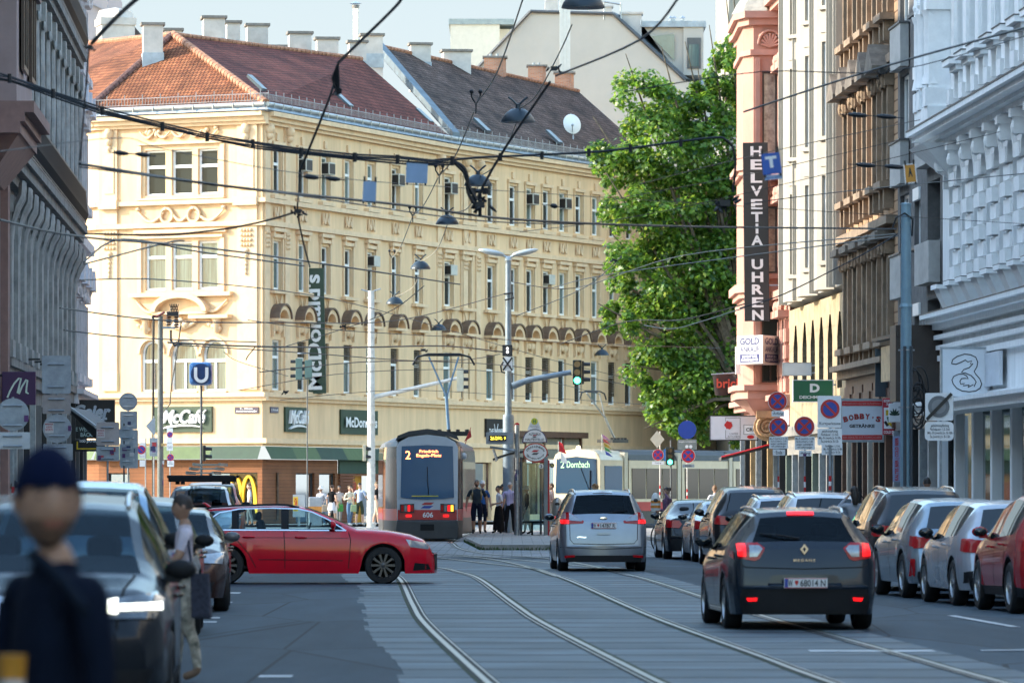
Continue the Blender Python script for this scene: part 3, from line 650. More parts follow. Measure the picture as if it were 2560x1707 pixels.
# ---- right 1: pale blue-white ornate house with the big cornice
wht=mat('pale_white_plaster',(.83,.84,.83),.8,var=.10,sc=1.2,stretch=(1.3,1.3,.25),bump=.2,bsc=20)
wh2=mat('pale_white_stucco',(.84,.85,.84),.75,var=.06,sc=3)
dtrim=mat('grey_sheet_flashing',(.10,.105,.11),.5,metal=.3,var=.15)
FA=RFac(148.6,112); h=house('pale white ornate house with heavy cornice and arched first floor windows, nearest on the right',FA)
axes=[2.0]+[4.8+2.58*i for i in range(12)]
holes=[(c-.55,c+.55,7.5,10.4,'arch') for c in axes]+[(c-.55,c+.55,13.2,16.4) for c in axes]+[(c-.55,c+.55,18.2,20.6) for c in axes]
w=MB(FA.T); wall(w,0,FA.L,4.2,22,holes,.4); w.build('wall',wht,h); mass(FA,22,wht,h,roof=slate)
m=MB(FA.T); fl=MB(FA.T); rs=MB(FA.T)
cornice(m,-.1,FA.L,[(10.95,11.1,.35),(11.1,11.2,.55),(11.2,11.34,.85),(11.34,11.48,1.0)]); fl.bx(-.1,FA.L,11.481,11.52,0,1.02)
cornice(m,0,FA.L,[(6.05,6.2,.3),(6.2,6.33,.5),(6.33,6.45,.65),(5.2,5.35,.16),(5.5,5.62,.2),(5.78,5.9,.26)]); fl.bx(0,FA.L,6.451,6.48,0,.66)
cornice(m,0,FA.L,[(17.2,17.35,.3),(17.35,17.5,.5),(21.6,22,.8)])
m.add([(0,10.0,.02),(FA.L,10.0,.02),(FA.L,10.95,.4),(0,10.95,.4)],[(0,1,2,3)]) if 0 else None
for i,c in enumerate(axes):
    k=MB(FA.T)
    k.bx(c-.16,c+.16,10.3,10.95,.0,.42); k.bx(c-.22,c+.22,10.7,10.9,.0,.5); k.sph((c,10.45,.35),.16,.22,.14,8)
    A=arc(c,9.85,.72,0,180,12);B=arc(c,9.85,.57,0,180,12)
    for j in range(12): k.prism([A[j],B[j],B[j+1],A[j+1]],.002,.16)
    k.bx(c-.8,c+.8,12.95,13.1,.002,.5); k.bx(c-.7,c+.7,12.8,12.95,.002,.32); 
    for s in(-.51,.51): q=MB(FA.T); q.bx(c+s-.09,c+s+.09,12.1,12.79,.002,.22); q.build('bracket',wh2,h)
    k.bx(c-.75,c+.75,16.6,16.8,.002,.5); k.bx(c-.62,c-.56,13.2,16.6,.002,.12); k.bx(c+.56,c+.62,13.2,16.6,.002,.12)
    k.add([(c-.55,7.1,.0),(c+.55,7.1,0),(c+.55,7.1,.42),(c-.55,7.1,.42),(c-.45,6.5,0),(c+.45,6.5,0),(c+.4,6.5,.15),(c-.4,6.5,.15)],[(0,1,2,3),(0,3,7,4),(1,5,6,2),(3,2,6,7),(4,7,6,5)]); k.bx(c-.65,c+.65,7.1,7.22,.0,.5)
    k.build('window_surround',wh2,h)
    fl.bx(c-.82,c+.82,13.101,13.13,.0,.52); fl.bx(c-.66,c+.66,7.221,7.24,0,.5)
    for a,b in ((7.5,10.4),(13.2,16.4),(18.2,20.6)):
        window(FA.T,h,c-.55,c+.55,a,b,.34,white_pvc,glassb,.62,True,.08,arch=a==7.5)
for i in range(len(axes)):
    c=axes[i]+1.29 if i else 3.4
    for j in range(8):
        v=7.3+j*.42; wd=.62 if j%2 else .5; rs.bx(c-wd,c+wd,v,v+.36,.002,.07 if j%2 else .17)
    rs.bx(c-.32,c+.32,12.0,17.0,.002,.16); rs.bx(c-.38,c+.38,16.7,17.0,.002,.28); rs.bx(c-.38,c+.38,12.0,12.4,.002,.28)
rs.build('rusticated_block',wh2,h); m.build('moulding',wh2,h); fl.build('flashing',dtrim,h)
by=MB(FA.T)
for u in (.5,1.35,2.8): by.bx(u-.26,u+.26,12.4,18,.002,.75); by.bx(u-.34,u+.34,12.0,12.5,.0,.85); by.bx(u-.34,u+.34,14.6,16.6,.0,.82); by.rev([(.3,12.6),(.24,12.9),(.24,14.4),(.32,14.6)],(u,0,.62),10,ax='y')
for i in range(26): by.sph((R.choice((.5,1.35,2.8))+R.uniform(-.2,.2),14.7+R.random()*1.8,.82),.09,.12,.08,6)
by.bx(.1,3.2,11.5,12.0,.0,.8); by.add([(.1,11.0,0),(3.3,11.0,0),(3.3,11.0,.95),(.1,11.0,.95),(1.2,10.1,0),(2.2,10.1,0)],[(0,3,4),(3,2,5,4),(2,1,5),(0,1,2,3)])
by.build('corner_bay',wh2,h,smooth=40)
# shop below
st=MB(FA.T)
for u in (0.2,3.9,7.7,11.5,15.3,19,23,27,31,35): st.bx(u-.2,u+.2,0,3.7,-.1,.15)
st.bx(0,FA.L,3.82,4.2,-.3,.12); st.build('shopfront_pillar',wht,h)
cn=MB(FA.T); cn.bx(2.6,FA.L,3.68,3.9,.121,1.1); cn.bx(2.6,FA.L,3.9,4.0,.121,1.25); cn.build('shop_canopy',wh2,h)
gg=MB(FA.T); gg.quad((0,.3,-.25),(FA.L,.3,-.25),(FA.L,3.8,-.25),(0,3.8,-.25)); gg.build('shop_glazing',glass('teal_shop_glass',(.05,.085,.085),r=.04,refl=1.2),h)
bs=MB(FA.T); bs.bx(0,FA.L,0,.3,-.3,.02); bs.build('plinth',mat('dark_plinth',(.05,.05,.055),.7),h)
sgn=MB(FA.T); sgn.bx(5.5,13.5,4.3,5.15,.12,.2); sgn.build('sign_band',mat('faded_white_band',(.60,.63,.66),.5,var=.08,stretch=(4,.3,1)),h)
# ---- right 2: grey post-war house
FA=RFac(159.7,148.6); h=house('dark grey post-war house with white balcony panels between ornate neighbours',FA)
gry=mat('grey_pebble_render',(.135,.13,.125),.9,var=.2,sc=3,bump=.5,bsc=50)
pan=mat('dirty_white_panel',(.40,.39,.37),.7,var=.15,sc=1.5,stretch=(1,.4,1))
lv=[(5.9,7.0),(8.6,10.3),(11.9,13.8),(15.3,17.2),(18.6,20.4)]
w=MB(FA.T); wall(w,0,FA.L,4.2,22,[(a,b,v0,v1) for v0,v1 in lv for a,b in ((.6,2.9),(4.3,5.8),(7.5,10.5))],.5); w.build('wall',gry,h); mass(FA,22,gry,h,roof=slate)
for v0,v1 in lv:
    for a,b in ((.6,2.9),(4.3,5.8)): window(FA.T,h,a,b,v0,v1,.2,white_pvc,glassb,0,True,.09)
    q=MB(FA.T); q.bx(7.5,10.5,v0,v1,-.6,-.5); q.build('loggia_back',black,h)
    p=MB(FA.T); p.bx(7.3,10.7,v0-1.2,v0-.05,.02,.35); p.build('balcony_panel',pan,h); p=MB(FA.T); p.bx(.35,3.1,v0-1.35,v0-.1,.03,.28); p.build('balcony_panel',pan,h)
    r=MB(FA.T); r.bx(.3,3.15,v0-.1,v0-.04,.03,.32); r.bx(4.1,6.0,v0-.1,v0,.0,.2); r.build('sill',dtrim,h)
    s=MB(FA.T); s.bx(4.3,5.8,v1-.35,v1,-.05,.06); s.build('blind_box',white_pvc,h)
w=MB(FA.T); w.bx(0,FA.L,3.4,4.2,-.4,.05); w.build('fascia',mat('dark_fascia_board',(.05,.05,.055),.5),h)
w=MB(FA.T); w.bx(4.6,9.6,4.75,5.75,.02,1.0); w.build('marble_fascia',mat('mottled_gold_marble',(.38,.31,.19),.35,var=.45,sc=2.5,c2=(.10,.085,.06)),h)
w=MB(FA.T); w.bx(9.61,11.1,4.1,6.2,.02,1.3); w.bx(4.4,11.2,5.9,6.0,1.0,1.25); w.build('dark_wood_canopy',mat('dark_stained_wood',(.035,.022,.016),.5,var=.2),h)
def shop_row(FA,h,us,top,cols,gl=None,fr=None):
    for i in range(len(us)-1):
        a,b=us[i],us[i+1]; p=MB(FA.T); p.bx(a-.14,a+.14,0,top,-.35,.16); p.build('shopfront_pillar',cols[i%len(cols)],h)
        g=MB(FA.T); g.quad((a+.14,.25,-.2),(b-.14,.25,-.2),(b-.14,top-.1,-.2),(a+.14,top-.1,-.2)); o=g.build('shop_glazing',gl or glassb,h)
        f=MB(FA.T); f.bx((a+b)/2-.04,(a+b)/2+.04,.25,top-.1,-.2,-.1); f.bx(a+.14,b-.14,2.3,2.4,-.2,-.1); f.bx(a+.14,b-.14,0,.25,-.25,.02); f.build('glazing_bar',fr or black,o)
dkw=mat('brown_timber_shopfront',(.13,.06,.035),.5,var=.25,sc=4)
shop_row(FA,h,[.2,2.4,4.6,6.8,9.0,11.0],3.4,[steel,pan,black])
# ---- right 3: brown ornate house
FA=RFac(174.7,159.7); h=house('brown banded brick house with rows of gabled stone window hoods',FA)
brb=uvmat('banded_brown_brick','b',(.33,.215,.13),(.37,.245,.15),(.16,.09,.05),3.0,.33,.85,.03,.5,.8,.25)
stn=mat('brown_stone',(.29,.205,.135),.85,var=.22,sc=2,bump=.3,bsc=20); std=mat('weathered_stone_hood',(.17,.14,.11),.8,var=.3,sc=3)
ax=[1.6,4.5,7.4,10.3,13.2]; lv=[(6.2,8.6),(10.9,13.6),(15.9,18.3),(19.2,21)]
w=MB(FA.T); wall(w,0,FA.L,5.6,22.5,[(c-.55,c+.55,a,b) for c in ax for a,b in lv],.35); loc=FA.T.inverted(); w.uv=[((loc@p).x,(loc@p).y) for p in w.v]; w.build('wall',brb,h); mass(FA,22.5,stn,h,roof=slate)
m=MB(FA.T); cornice(m,-.05,FA.L,[(9.55,9.8,.35),(14.35,14.6,.25),(5.2,5.45,.3),(5.45,5.62,.55)]); m.build('moulding',stn,h)
for c in ax:
    for n,(a,b) in enumerate(lv):
        window(FA.T,h,c-.55,c+.55,a,b,.3,mat('brown_window_frame',(.10,.06,.04),.5),glassb,.66,True,.08)
        k=MB(FA.T); k.bx(c-.78,c-.58,a,b+.1,.002,.2); k.bx(c+.58,c+.78,a,b+.1,.002,.2); k.bx(c-.95,c+.95,a-.25,a-.05,.002,.45); [(lambda q:(q.bx(c+s-.12,c+s+.12,a-.85,a-.26,.002,.3),q.build('bracket',stn,h)))(MB(FA.T)) for s in(-.57,.57)]
        k.bx(c-.85,c+.85,b+.1,b+.5,.002,.28); k.sph((c,b+.35,.28),.3,.2,.15,8); k.sph((c-.55,b+.3,.25),.16,.3,.14,7); k.sph((c+.55,b+.3,.25),.16,.3,.14,7)
        o=k.build('window_surround',stn,h)
        k=MB(FA.T); y=b+.52
        if n==1: k.prism([(c-1.05,y),(c+1.05,y),(c+1.05,y+.15),(c,y+.85),(c-1.05,y+.15)],.002,.7)
        else: k.bx(c-1.0,c+1.0,y,y+.2,.002,.6); k.bx(c-.85,c+.85,y+.2,y+.28,.002,.5)
        k.build('hood',std,o)
m=MB(FA.T); m.bx(0,FA.L,3.3,5.2,-.4,.02)
for i in range(5): m.bx(.4+i*2.9,2.9+i*2.9,3.5,4.95,.02,.1); m.bx(.7+i*2.9,2.6+i*2.9,3.75,4.7,.1,.16)
m.build('timber_fascia',dkw,h)
shop_row(FA,h,[.2,1.8,3.3,4.9,6.5,8.1,9.7,11.3,13,14.8],3.3,[dkw,mat('pale_door_post',(.45,.40,.33),.5),dkw,black])
# ---- right 4: cream house with oriels over dark arches
FA=RFac(194.6,174.7); h=house('cream house with projecting upper floors above dark chamfered arches',FA)
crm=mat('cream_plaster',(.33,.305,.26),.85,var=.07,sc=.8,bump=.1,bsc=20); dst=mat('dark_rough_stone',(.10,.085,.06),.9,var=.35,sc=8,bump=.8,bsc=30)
w=MB(FA.T); lv=[(9.2,12.0),(13.3,16.4),(17.6,20.4)]
ax=[1.2,6.9,13.2,18.8]
mb=M.Translation(V((0,0,0)))
T2=FA.T@M.Translation(V((0,0,.12)))
wall(w,0,FA.L,8.3,22.5,[],.45); 
w2=MB(T2); wall(w2,0,FA.L,8.3,22.5,[(c-.78,c+.78,a,b) for c in ax for a,b in lv],.75); w2.quad((0,8.3,0),(FA.L,8.3,0),(FA.L,8.1,-.55),(0,8.1,-.55)); w2.bx(-.01,0,8.3,22.5,-.6,0); w2.bx(FA.L,FA.L+.01,8.3,22.5,-.6,0)
w2.build('wall',crm,h); mass(FA,22.5,crm,h,roof=slate)
m=MB(T2)
for u in (0.1,2.6,5.45,8.5,11.65,14.7,17.5,19.8): m.bx(u-.14,u+.14,8.3,22.4,.002,.22); m.bx(u-.08,u+.08,8.3,22.4,.22,.3)
for a,b in ((2.6,6.4),(9.1,13.5),(16.1,19.7)):
    m.bx(a,b,8.2,12.6,.002,.06) if 0 else None
for c in ax:
    for a,b in lv: m.bx(c-.8,c+.8,a-.12,a-.02,.002,.12)
m.build('moulding',mat('cream_stucco',(.35,.325,.28),.8,var=.05),h)
for c in ax:
    for a,b in lv: window(T2,h,c-.78,c+.78,a,b,.52,white_pvc,glassb,.7,True,.09)
for ua,ub_ in ((3.6,5.9),(8.7,11.5),(14.9,17.4)):
    b=MB(T2); pr=[(ua,0),(ua+.5,.5),(ub_-.95,.5),(ub_,0)]
    for i in range(2): (p,q)=pr[i],pr[i+1]; b.quad((p[0],8.25,p[1]),(q[0],8.25,q[1]),(q[0],22.4,q[1]),(p[0],22.4,p[1]))
    b.quad(*[(x,8.25,z) for x,z in pr]); b.quad(*[(x,22.4,z) for x,z in pr]); b.build('oriel',crm,h)
    Pw,Qw=T2@V((ub_-.95,0,.5)),T2@V((ub_,0,0)); TB_=frame((Pw.x,Pw.y,0),(Qw.x-Pw.x,Qw.y-Pw.y)); LL=V((Qw.x-Pw.x,Qw.y-Pw.y)).length
    b=MB(TB_); wall(b,0,LL,8.25,22.4,[(.3,LL-.25,v0,v1) for v0,v1 in lv],.22)
    for v0,v1 in lv: b.bx(.2,LL-.15,v0-.15,v0-.03,.002,.12); b.bx(.25,LL-.2,v1+.3,v1+.9,.002,.04)
    b.build('oriel_face',crm,h)
    for v0,v1 in lv: window(TB_,h,.3,LL-.25,v0,v1,.18,white_pvc,glassb,.7,False,.08)
lo=MB(FA.T); w=MB(FA.T)
arx=[2.2,5.6,8.6,11.6,14.6,17.8]
for c in arx:
    pass
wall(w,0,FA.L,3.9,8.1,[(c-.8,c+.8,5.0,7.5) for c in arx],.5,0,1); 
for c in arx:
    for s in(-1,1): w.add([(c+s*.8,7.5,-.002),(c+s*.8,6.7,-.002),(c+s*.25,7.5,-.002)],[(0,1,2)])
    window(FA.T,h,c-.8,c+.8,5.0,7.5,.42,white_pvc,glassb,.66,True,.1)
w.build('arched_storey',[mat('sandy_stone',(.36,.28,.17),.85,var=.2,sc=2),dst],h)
m=MB(FA.T); m.bx(0,FA.L,3.55,3.9,-.3,.35); m.bx(0,FA.L,2.9,3.55,-.3,.1); m.build('fascia',mat('pale_shop_fascia',(.22,.21,.19),.6,var=.1),h)
shop_row(FA,h,[.2,2.6,5.0,7.5,10.0,12.5,15,17.5,19.7],2.9,[mat('sage_green_panel',(.14,.18,.15),.5),steel,mat('dull_grey_post',(.2,.2,.2),.6),black])
# ---- right 5: pink corner house with the polygonal oriel
FA=RFac(214.6,194.6); h=house('salmon pink corner house with an ornate oriel under a metal dome',FA)
pnk=mat('salmon_pink_plaster',(.42,.215,.165),.85,var=.08,sc=1,bump=.1,bsc=20); pn2=mat('salmon_pink_stucco',(.44,.235,.185),.8,var=.08,sc=2); lil=mat('lilac_pink_plaster',(.66,.42,.42),.85,var=.08)
ax=[2.2,4.8,17.3,18.9]; lv=[(5.6,7.8),(9.8,12.0),(14.4,16.8)]
w=MB(FA.T); wall(w,0,FA.L,4.6,19.6,[(c-.45,c+.45,a,b) for c in ax for a,b in lv],.3); w.build('wall',pnk,h); mass(FA,19.6,pnk,h,roof=slate)
m=MB(FA.T); cornice(m,0,FA.L,[(19.2,19.4,.4),(19.4,19.6,.6),(13.0,13.3,.4),(8.6,8.9,.35),(4.7,4.9,.4),(4.9,5.1,.6)])
for i in range(14):
    for j in range(4): m.bx(.2+i*1.42,1.3+i*1.42,5.2+j*.6,5.68+j*.6,.002,.14)
for c in ax:
    for a,b in lv: m.bx(c-.7,c+.7,b+.1,b+.35,.002,.4); m.bx(c-.6,c-.46,a,b,.002,.16); m.bx(c+.46,c+.6,a,b,.002,.16); m.sph((c,b+.5,.25),.35,.25,.15,8)
m.build('moulding',pn2,h)
for c in ax:
    for a,b in lv: window(FA.T,h,c-.45,c+.45,a,b,.24,black,glassb,.66,True,.07)
# oriel: near face turned to the camera
ub=FA.u(1952); P_=FA.at(ub,0,0); out=1.0
TO=frame((P_.x-out,P_.y,0),(1,0))   # x to the right, outward = towards the camera
fr_w=out+.05; wn=[(.52,1.02)]
o=MB(TO); wall(o,0,fr_w,5.0,19.2,[(.32,.87,9.6,12.05),(.32,.87,13.9,17.0),(.3,.95,5.6,8.4)],.2); 
# chamfered outer side and street side
L5=6.5
o.add([(0,5,0),(-.35,5,-.9),(-.35,19.2,-.9),(0,19.2,0),(-.35,5,-L5),(-.35,19.2,-L5),(fr_w,5,-L5-.6),(fr_w,19.2,-L5-.6)],[(0,1,2,3),(1,4,5,2),(4,6,7,5)])
o.quad((0,5,0),(fr_w,5,0),(fr_w,5,-L5),(-.35,5,-L5),(-.35,5,-.9)); o.build('oriel',pnk,h)
bfr=mat('dark_brown_window_frame',(.045,.025,.018),.4); curt=mat('cream_curtain_pane',(.42,.33,.25),.1,var=.4,sc=5,stretch=(1,.02,1),coat=1,c2=(.2,.14,.11))
for a,b in ((9.6,12.05),(13.9,17.0)): window(TO,h,.32,.87,a,b,.14,bfr,curt,0,False,.07)
window(TO,h,.3,.95,5.6,8.4,.14,bfr,pane_d,.6,True,.06)
m=MB(TO)
for v0,v1,e in ((18.7,18.95,.18),(18.95,19.2,.34),(17.6,17.8,.12),(13.2,13.4,.14),(13.4,13.6,.26),(8.7,8.9,.16),(8.9,9.2,.3),(5.0,5.3,.22),(5.3,5.5,.36)):
    m.add([(-e,v0,e),(fr_w,v0,e),(fr_w,v1,e),(-e,v1,e),(-.35-e,v0,-.9),(-.35-e,v1,-.9),(-.35-e,v0,-L5),(-.35-e,v1,-L5)],[(0,1,2,3),(0,3,5,4),(4,5,7,6)])
    m.add([(-e,v1,e),(fr_w,v1,e),(fr_w,v1,0),(0,v1,0),(-.35,v1,-.9),(-.35-e,v1,-.9),(-.35-e,v1,-L5),(-.35,v1,-L5)],[(0,1,2,3),(0,3,4,5),(5,4,7,6)])
    m.add([(-e,v0,e),(fr_w,v0,e),(fr_w,v0,0),(0,v0,0),(-.35,v0,-.9),(-.35-e,v0,-.9),(-.35-e,v0,-L5),(-.35,v0,-L5)],[(0,1,2,3),(0,3,4,5),(5,4,7,6)])
for a,b in ((.06,.24),(.92,1.04)):
    for v0,v1 in ((9.3,13.1),(13.7,17.5),(5.6,8.6)): m.bx(a,b,v0,v1,.002,.1)
m.bx(.24,.95,13.65,13.85,.002,.18); m.bx(.24,.95,9.4,9.56,.002,.18)
for cx,cy in ((.6,17.9),): 
    for i in range(9):
        q=PI*i/8; m.tube([(cx,cy,.06),(cx+.33*math.cos(q),cy+.1+.4*math.sin(q),.1)],.05,5)
    m.tube([(cx+.42*math.cos(PI*i/12),cy+.1+.5*math.sin(PI*i/12),.1) for i in range(13)],.05,6)
for i in range(7): m.sph((.25+i*.17,18.3,.05),.07,.1,.06,6)
for i in range(20): m.sph((.4+R.random()*.9,12.3+R.random()*.7,.04),.08,.1,.06,6)
m.build('moulding',pn2,h,smooth=35)
cs=MB(TO); cs.add([(-.3,5.0,.2),(fr_w,5,.2),(fr_w,5,-L5),(-.45,5,-L5),(.2,4.2,-.1),(fr_w,4.2,-.1),(fr_w,3.9,-L5),(.6,4.2,-L5)],[(0,1,5,4),(0,4,7,3),(4,5,6,7)]); cs.build('console',pnk,h)
vo=MB(TO)
for z in (-.15,): 
    pts=[]
    for i in range(40): q=i*.42; r=.42*(1-i/42); pts.append((.5+r*math.cos(q),3.95+r*math.sin(q),.08))
    vo.tube(pts,[.09*(1-i/60) for i in range(40)],6)
vo.rev([(.0,-.3),(.5,-.3),(.5,.02),(.0,.03)],(.5,3.95,0),18); vo.bx(.1,1.3,4.3,4.55,-.4,.25); vo.build('volute_bracket',mat('ochre_stone',(.40,.25,.13),.8,var=.2),h,smooth=40)
dm=MB(TO); dm.rev([(1.25,19.2),(1.1,19.5),(.75,20.0),(.62,20.5),(.62,21.4),(.4,22),(0,22.4)],(.5,0,-1.3),4 if 0 else 8,ax='y'); dm.build('dome',mat('dull_metal_dome',(.33,.30,.25),.5,metal=.3,var=.2),h)
ds_=mat('dark_door_slats',(.06,.03,.025),.6)
shop_row(FA,h,[.2,2.4,5.0,7.5,10,12.5,15,17.5,19.7],4.0,[steel,black,mat('ochre_pillar',(.35,.24,.12),.7,var=.2)])
q=MB(FA.T); q.bx(0,FA.L,4.0,4.6,-.3,.05); q.build('fascia',lil,h)
# ---- left row
FA=Fac((-6.9-.04*100,100),(-6.9-.04*127,127)); h=house('mauve house with a wide oriel, nearest on the left',FA)
mau=mat('mauve_plaster',(.30,.225,.215),.85,var=.08,sc=1,bump=.1,bsc=20); mad=mat('brownish_mauve_moulding',(.25,.15,.13),.8,var=.12)
L=FA.L
w=MB(FA.T); wall(w,0,L,0,24,[(L-11,L-9.6,v,v+2.2) for v in (5.2,10.6,14.4,18)]+[(L-17,L-15.6,v,v+2.2) for v in (5.2,10.6,14.4,18)],.3); w.build('wall',mau,h); mass(FA,24,mau,h,roof=slate)
m=MB(FA.T); o=MB(FA.T)
o.bx(L-8.2,L-1.2,10.2,23.5,.0,.75); o.build('oriel',mau,h)
for v0,v1,e in ((9.75,9.95,.95),(9.95,10.2,1.15),(9.5,9.75,.85),(13.0,13.2,.95)): m.bx(L-8.6,L-.9,v0,v1,0,e)
m.add([(L-8.3,9.5,0),(L-1.0,9.5,0),(L-1.0,9.5,.8),(L-8.3,9.5,.8),(L-7.5,8.6,0),(L-2,8.6,0),(L-2,8.6,.15),(L-7.5,8.6,.15)],[(0,1,2,3),(3,2,6,7),(1,5,6,2),(0,3,7,4),(4,7,6,5)])
m.bx(L-1.0,L-.1,.0,23.5,.002,.18); m.build('moulding',mad,h)
window(FA.T@M.Translation(V((0,0,.95))),h,L-7.2,L-5.2,11.0,14.4,.15,bfr,glassb,.7,True,.12); window(FA.T@M.Translation(V((0,0,.95))),h,L-3.6,L-1.6,11.0,14.4,.15,bfr,glassb,.7,True,.12)
for v in (5.2,10.6,14.4,18):
    for a in (L-11,L-17): window(FA.T,h,a,a+1.4,v,v+2.2,.25,bfr,glassb,.66,True,.08)
shop_row(FA,h,[L-22,L-18,L-14,L-10,L-6,L-2],3.6,[black,steel])
FA=Fac((-6.9-.04*127,127),(-6.9-.04*165,165)); h=house('grey house with two tiers of columns and heavy balconies on the left',FA); L=FA.L
gcs=mat('grey_stone_facade',(.215,.21,.20),.8,var=.3,sc=1.3,stretch=(1.4,1.4,.3),bump=.2,bsc=15); gcl=mat('light_grey_column',(.33,.33,.32),.7,var=.25,sc=2)
axes=[2.0+3.05*i for i in range(12)]
w=MB(FA.T); wall(w,0,L,3.9,25,[(c-.6,c+.6,a,b) for c in axes for a,b in ((5.4,8.2),(11.2,13.9),(16,18.6),(20.5,23))],.4); w.build('wall',gcs,h); mass(FA,25,gcs,h,roof=slate)
for c in axes:
    for a,b in ((5.4,8.2),(11.2,13.9),(16,18.6),(20.5,23)): window(FA.T,h,c-.6,c+.6,a,b,.34,bfr,glassb,.66,True,.09)
FS=FA.T@M.Diagonal((1,1,.42,1)); m=MB(FS); cornice(m,-.02,L+.03,[(8.95,9.2,.5),(9.2,9.45,1.0),(9.45,9.65,1.25),(14.25,14.5,.6),(14.5,14.72,1.0),(14.72,14.95,1.25),(4.3,4.6,.3),(4.6,4.8,.5),(24.6,25,.9)]); m.build('moulding',gcs,h)
f=MB(FS); f.bx(0,L,9.651,9.7,0,1.27); f.bx(0,L,14.951,15,0,1.27); f.build('flashing',dtrim,h)
for i in range(13):
    u=.5+3.05*i
    k=MB(FS)
    for du in (-.28,.28):
        if 0<u+du<L: k.bx(u+du-.2,u+du+.2,4.8,8.4,.002,.5); k.bx(u+du-.26,u+du+.26,8.2,8.6,.002,.6); k.bx(u+du-.26,u+du+.26,4.8,5.2,.002,.6)
    k.build('pilaster',gcl,h)
    k=MB(FS)
    k.rev([(.30,9.7),(.30,10.6),(.24,10.75),(.22,11.0),(.25,11.8),(.21,13.5),(.24,13.6),(.3,13.75),(.34,14.2)],(u,0,.75),12,ax='y'); k.bx(u-.34,u+.34,9.7,10.6,.1,1.05); k.bx(u-.36,u+.36,13.75,14.25,.0,1.05)
    for s in(-1,1): k.sph((u+s*.27,13.65,.95),.13,.15,.13,8)
    k.build('column',gcl,h,smooth=40)
    k=MB(FS)
    for du in (-.3,.3):
        pts=[(u+du,8.95,1.1),(u+du,8.6,1.05),(u+du,8.35,.75),(u+du,8.0,.5),(u+du,7.6,.45)]; k.tube(pts,[.16,.2,.17,.13,.1],6); k.sph((u+du,8.75,1.05),.14,.22,.22,8)
    k.build('console_bracket',gcl,h,smooth=50)
irn=MB(FS); R3=random.Random(5)
for v in (9.7,15.0):
    irn.tube([(0,v+1.05,1.15),(L,v+1.05,1.15)],.04,5); irn.tube([(0,v+.12,1.15),(L,v+.12,1.15)],.03,5)
    for i in range(int(L/.14)):
        u=i*.14; irn.tube([(u,v+.1,1.13),(u+.03,v+.35,1.34),(u,v+.7,1.22),(u,v+1.05,1.15)],.018,4)
irn.build('balcony_railing',black,h)
shop_row(FA,h,[.2,3.5,6.5,9.7,12.8,15.9,19,22,25.3,28.5,31.7,34.8,37.8],3.9,[black,steel,gcs])
FA=Fac((-6.9-.04*165,165),(-6.9-.04*177,177)); h=house('white stuccoed house with gabled hoods at the end of the left row',FA); L=FA.L
wv=mat('shade_tinted_white_stucco',(.58,.55,.56),.8,var=.12,sc=2)  # white stucco, its lavender tint is shade put into the colour
axes=[1.6,4.6,7.6,10.4]
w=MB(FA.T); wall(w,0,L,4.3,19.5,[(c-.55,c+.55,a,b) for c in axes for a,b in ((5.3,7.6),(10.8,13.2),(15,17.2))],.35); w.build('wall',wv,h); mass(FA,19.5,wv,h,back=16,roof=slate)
for c in axes:
    for a,b in ((5.3,7.6),(10.8,13.2),(15,17.2)):
        window(FA.T,h,c-.55,c+.55,a,b,.3,bfr,glassb,.66,True,.08)
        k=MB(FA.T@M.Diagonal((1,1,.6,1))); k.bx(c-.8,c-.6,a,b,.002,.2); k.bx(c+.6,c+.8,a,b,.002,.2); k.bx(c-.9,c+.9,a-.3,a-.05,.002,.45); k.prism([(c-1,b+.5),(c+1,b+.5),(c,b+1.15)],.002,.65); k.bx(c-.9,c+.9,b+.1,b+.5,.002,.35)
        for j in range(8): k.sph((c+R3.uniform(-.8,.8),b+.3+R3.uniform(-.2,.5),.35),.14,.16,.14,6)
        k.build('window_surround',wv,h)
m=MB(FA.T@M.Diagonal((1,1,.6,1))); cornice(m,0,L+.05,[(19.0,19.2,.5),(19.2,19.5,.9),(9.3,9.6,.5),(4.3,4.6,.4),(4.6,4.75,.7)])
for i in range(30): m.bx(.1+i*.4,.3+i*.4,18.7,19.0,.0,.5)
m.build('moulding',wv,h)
shop_row(FA,h,[.2,3,6,9,11.8],4.3,[black,gcs])
# plain houses further along the street, beside and behind the photographer
for i,(y0,y1,hh,c) in enumerate(((-80,-20,25,(.55,.53,.5)),(-20,40,26,(.55,.54,.52)),(40,100,25,(.55,.52,.48)))):
    FA=Fac((-6.9-.04*y0,y0),(-6.9-.04*y1,y1)); h=house(['grey stone house furthest back along the left pavement','grey plastered house on the left beside the photographer','beige plastered house on the left pavement before the mauve one'][i],FA)
    cs=[3+4*j for j in range(int(FA.L/4))]
    w=MB(FA.T); wall(w,0,FA.L,0,hh,[(u-.7,u+.7,v,v+2.3) for u in cs for v in (6,10,14,18)],.3); w.build('wall',mat('left_plaster_%s'%'abc'[i],c,.85),h); mass(FA,hh,MATS['left_plaster_%s'%'abc'[i]],h)
    p=MB(FA.T)
    for u in cs:
        for v in (6,10,14,18): p.quad((u-.7,v,-.25),(u+.7,v,-.25),(u+.7,v+2.3,-.25),(u-.7,v+2.3,-.25))
    p.build('window_panes',glassb,h)
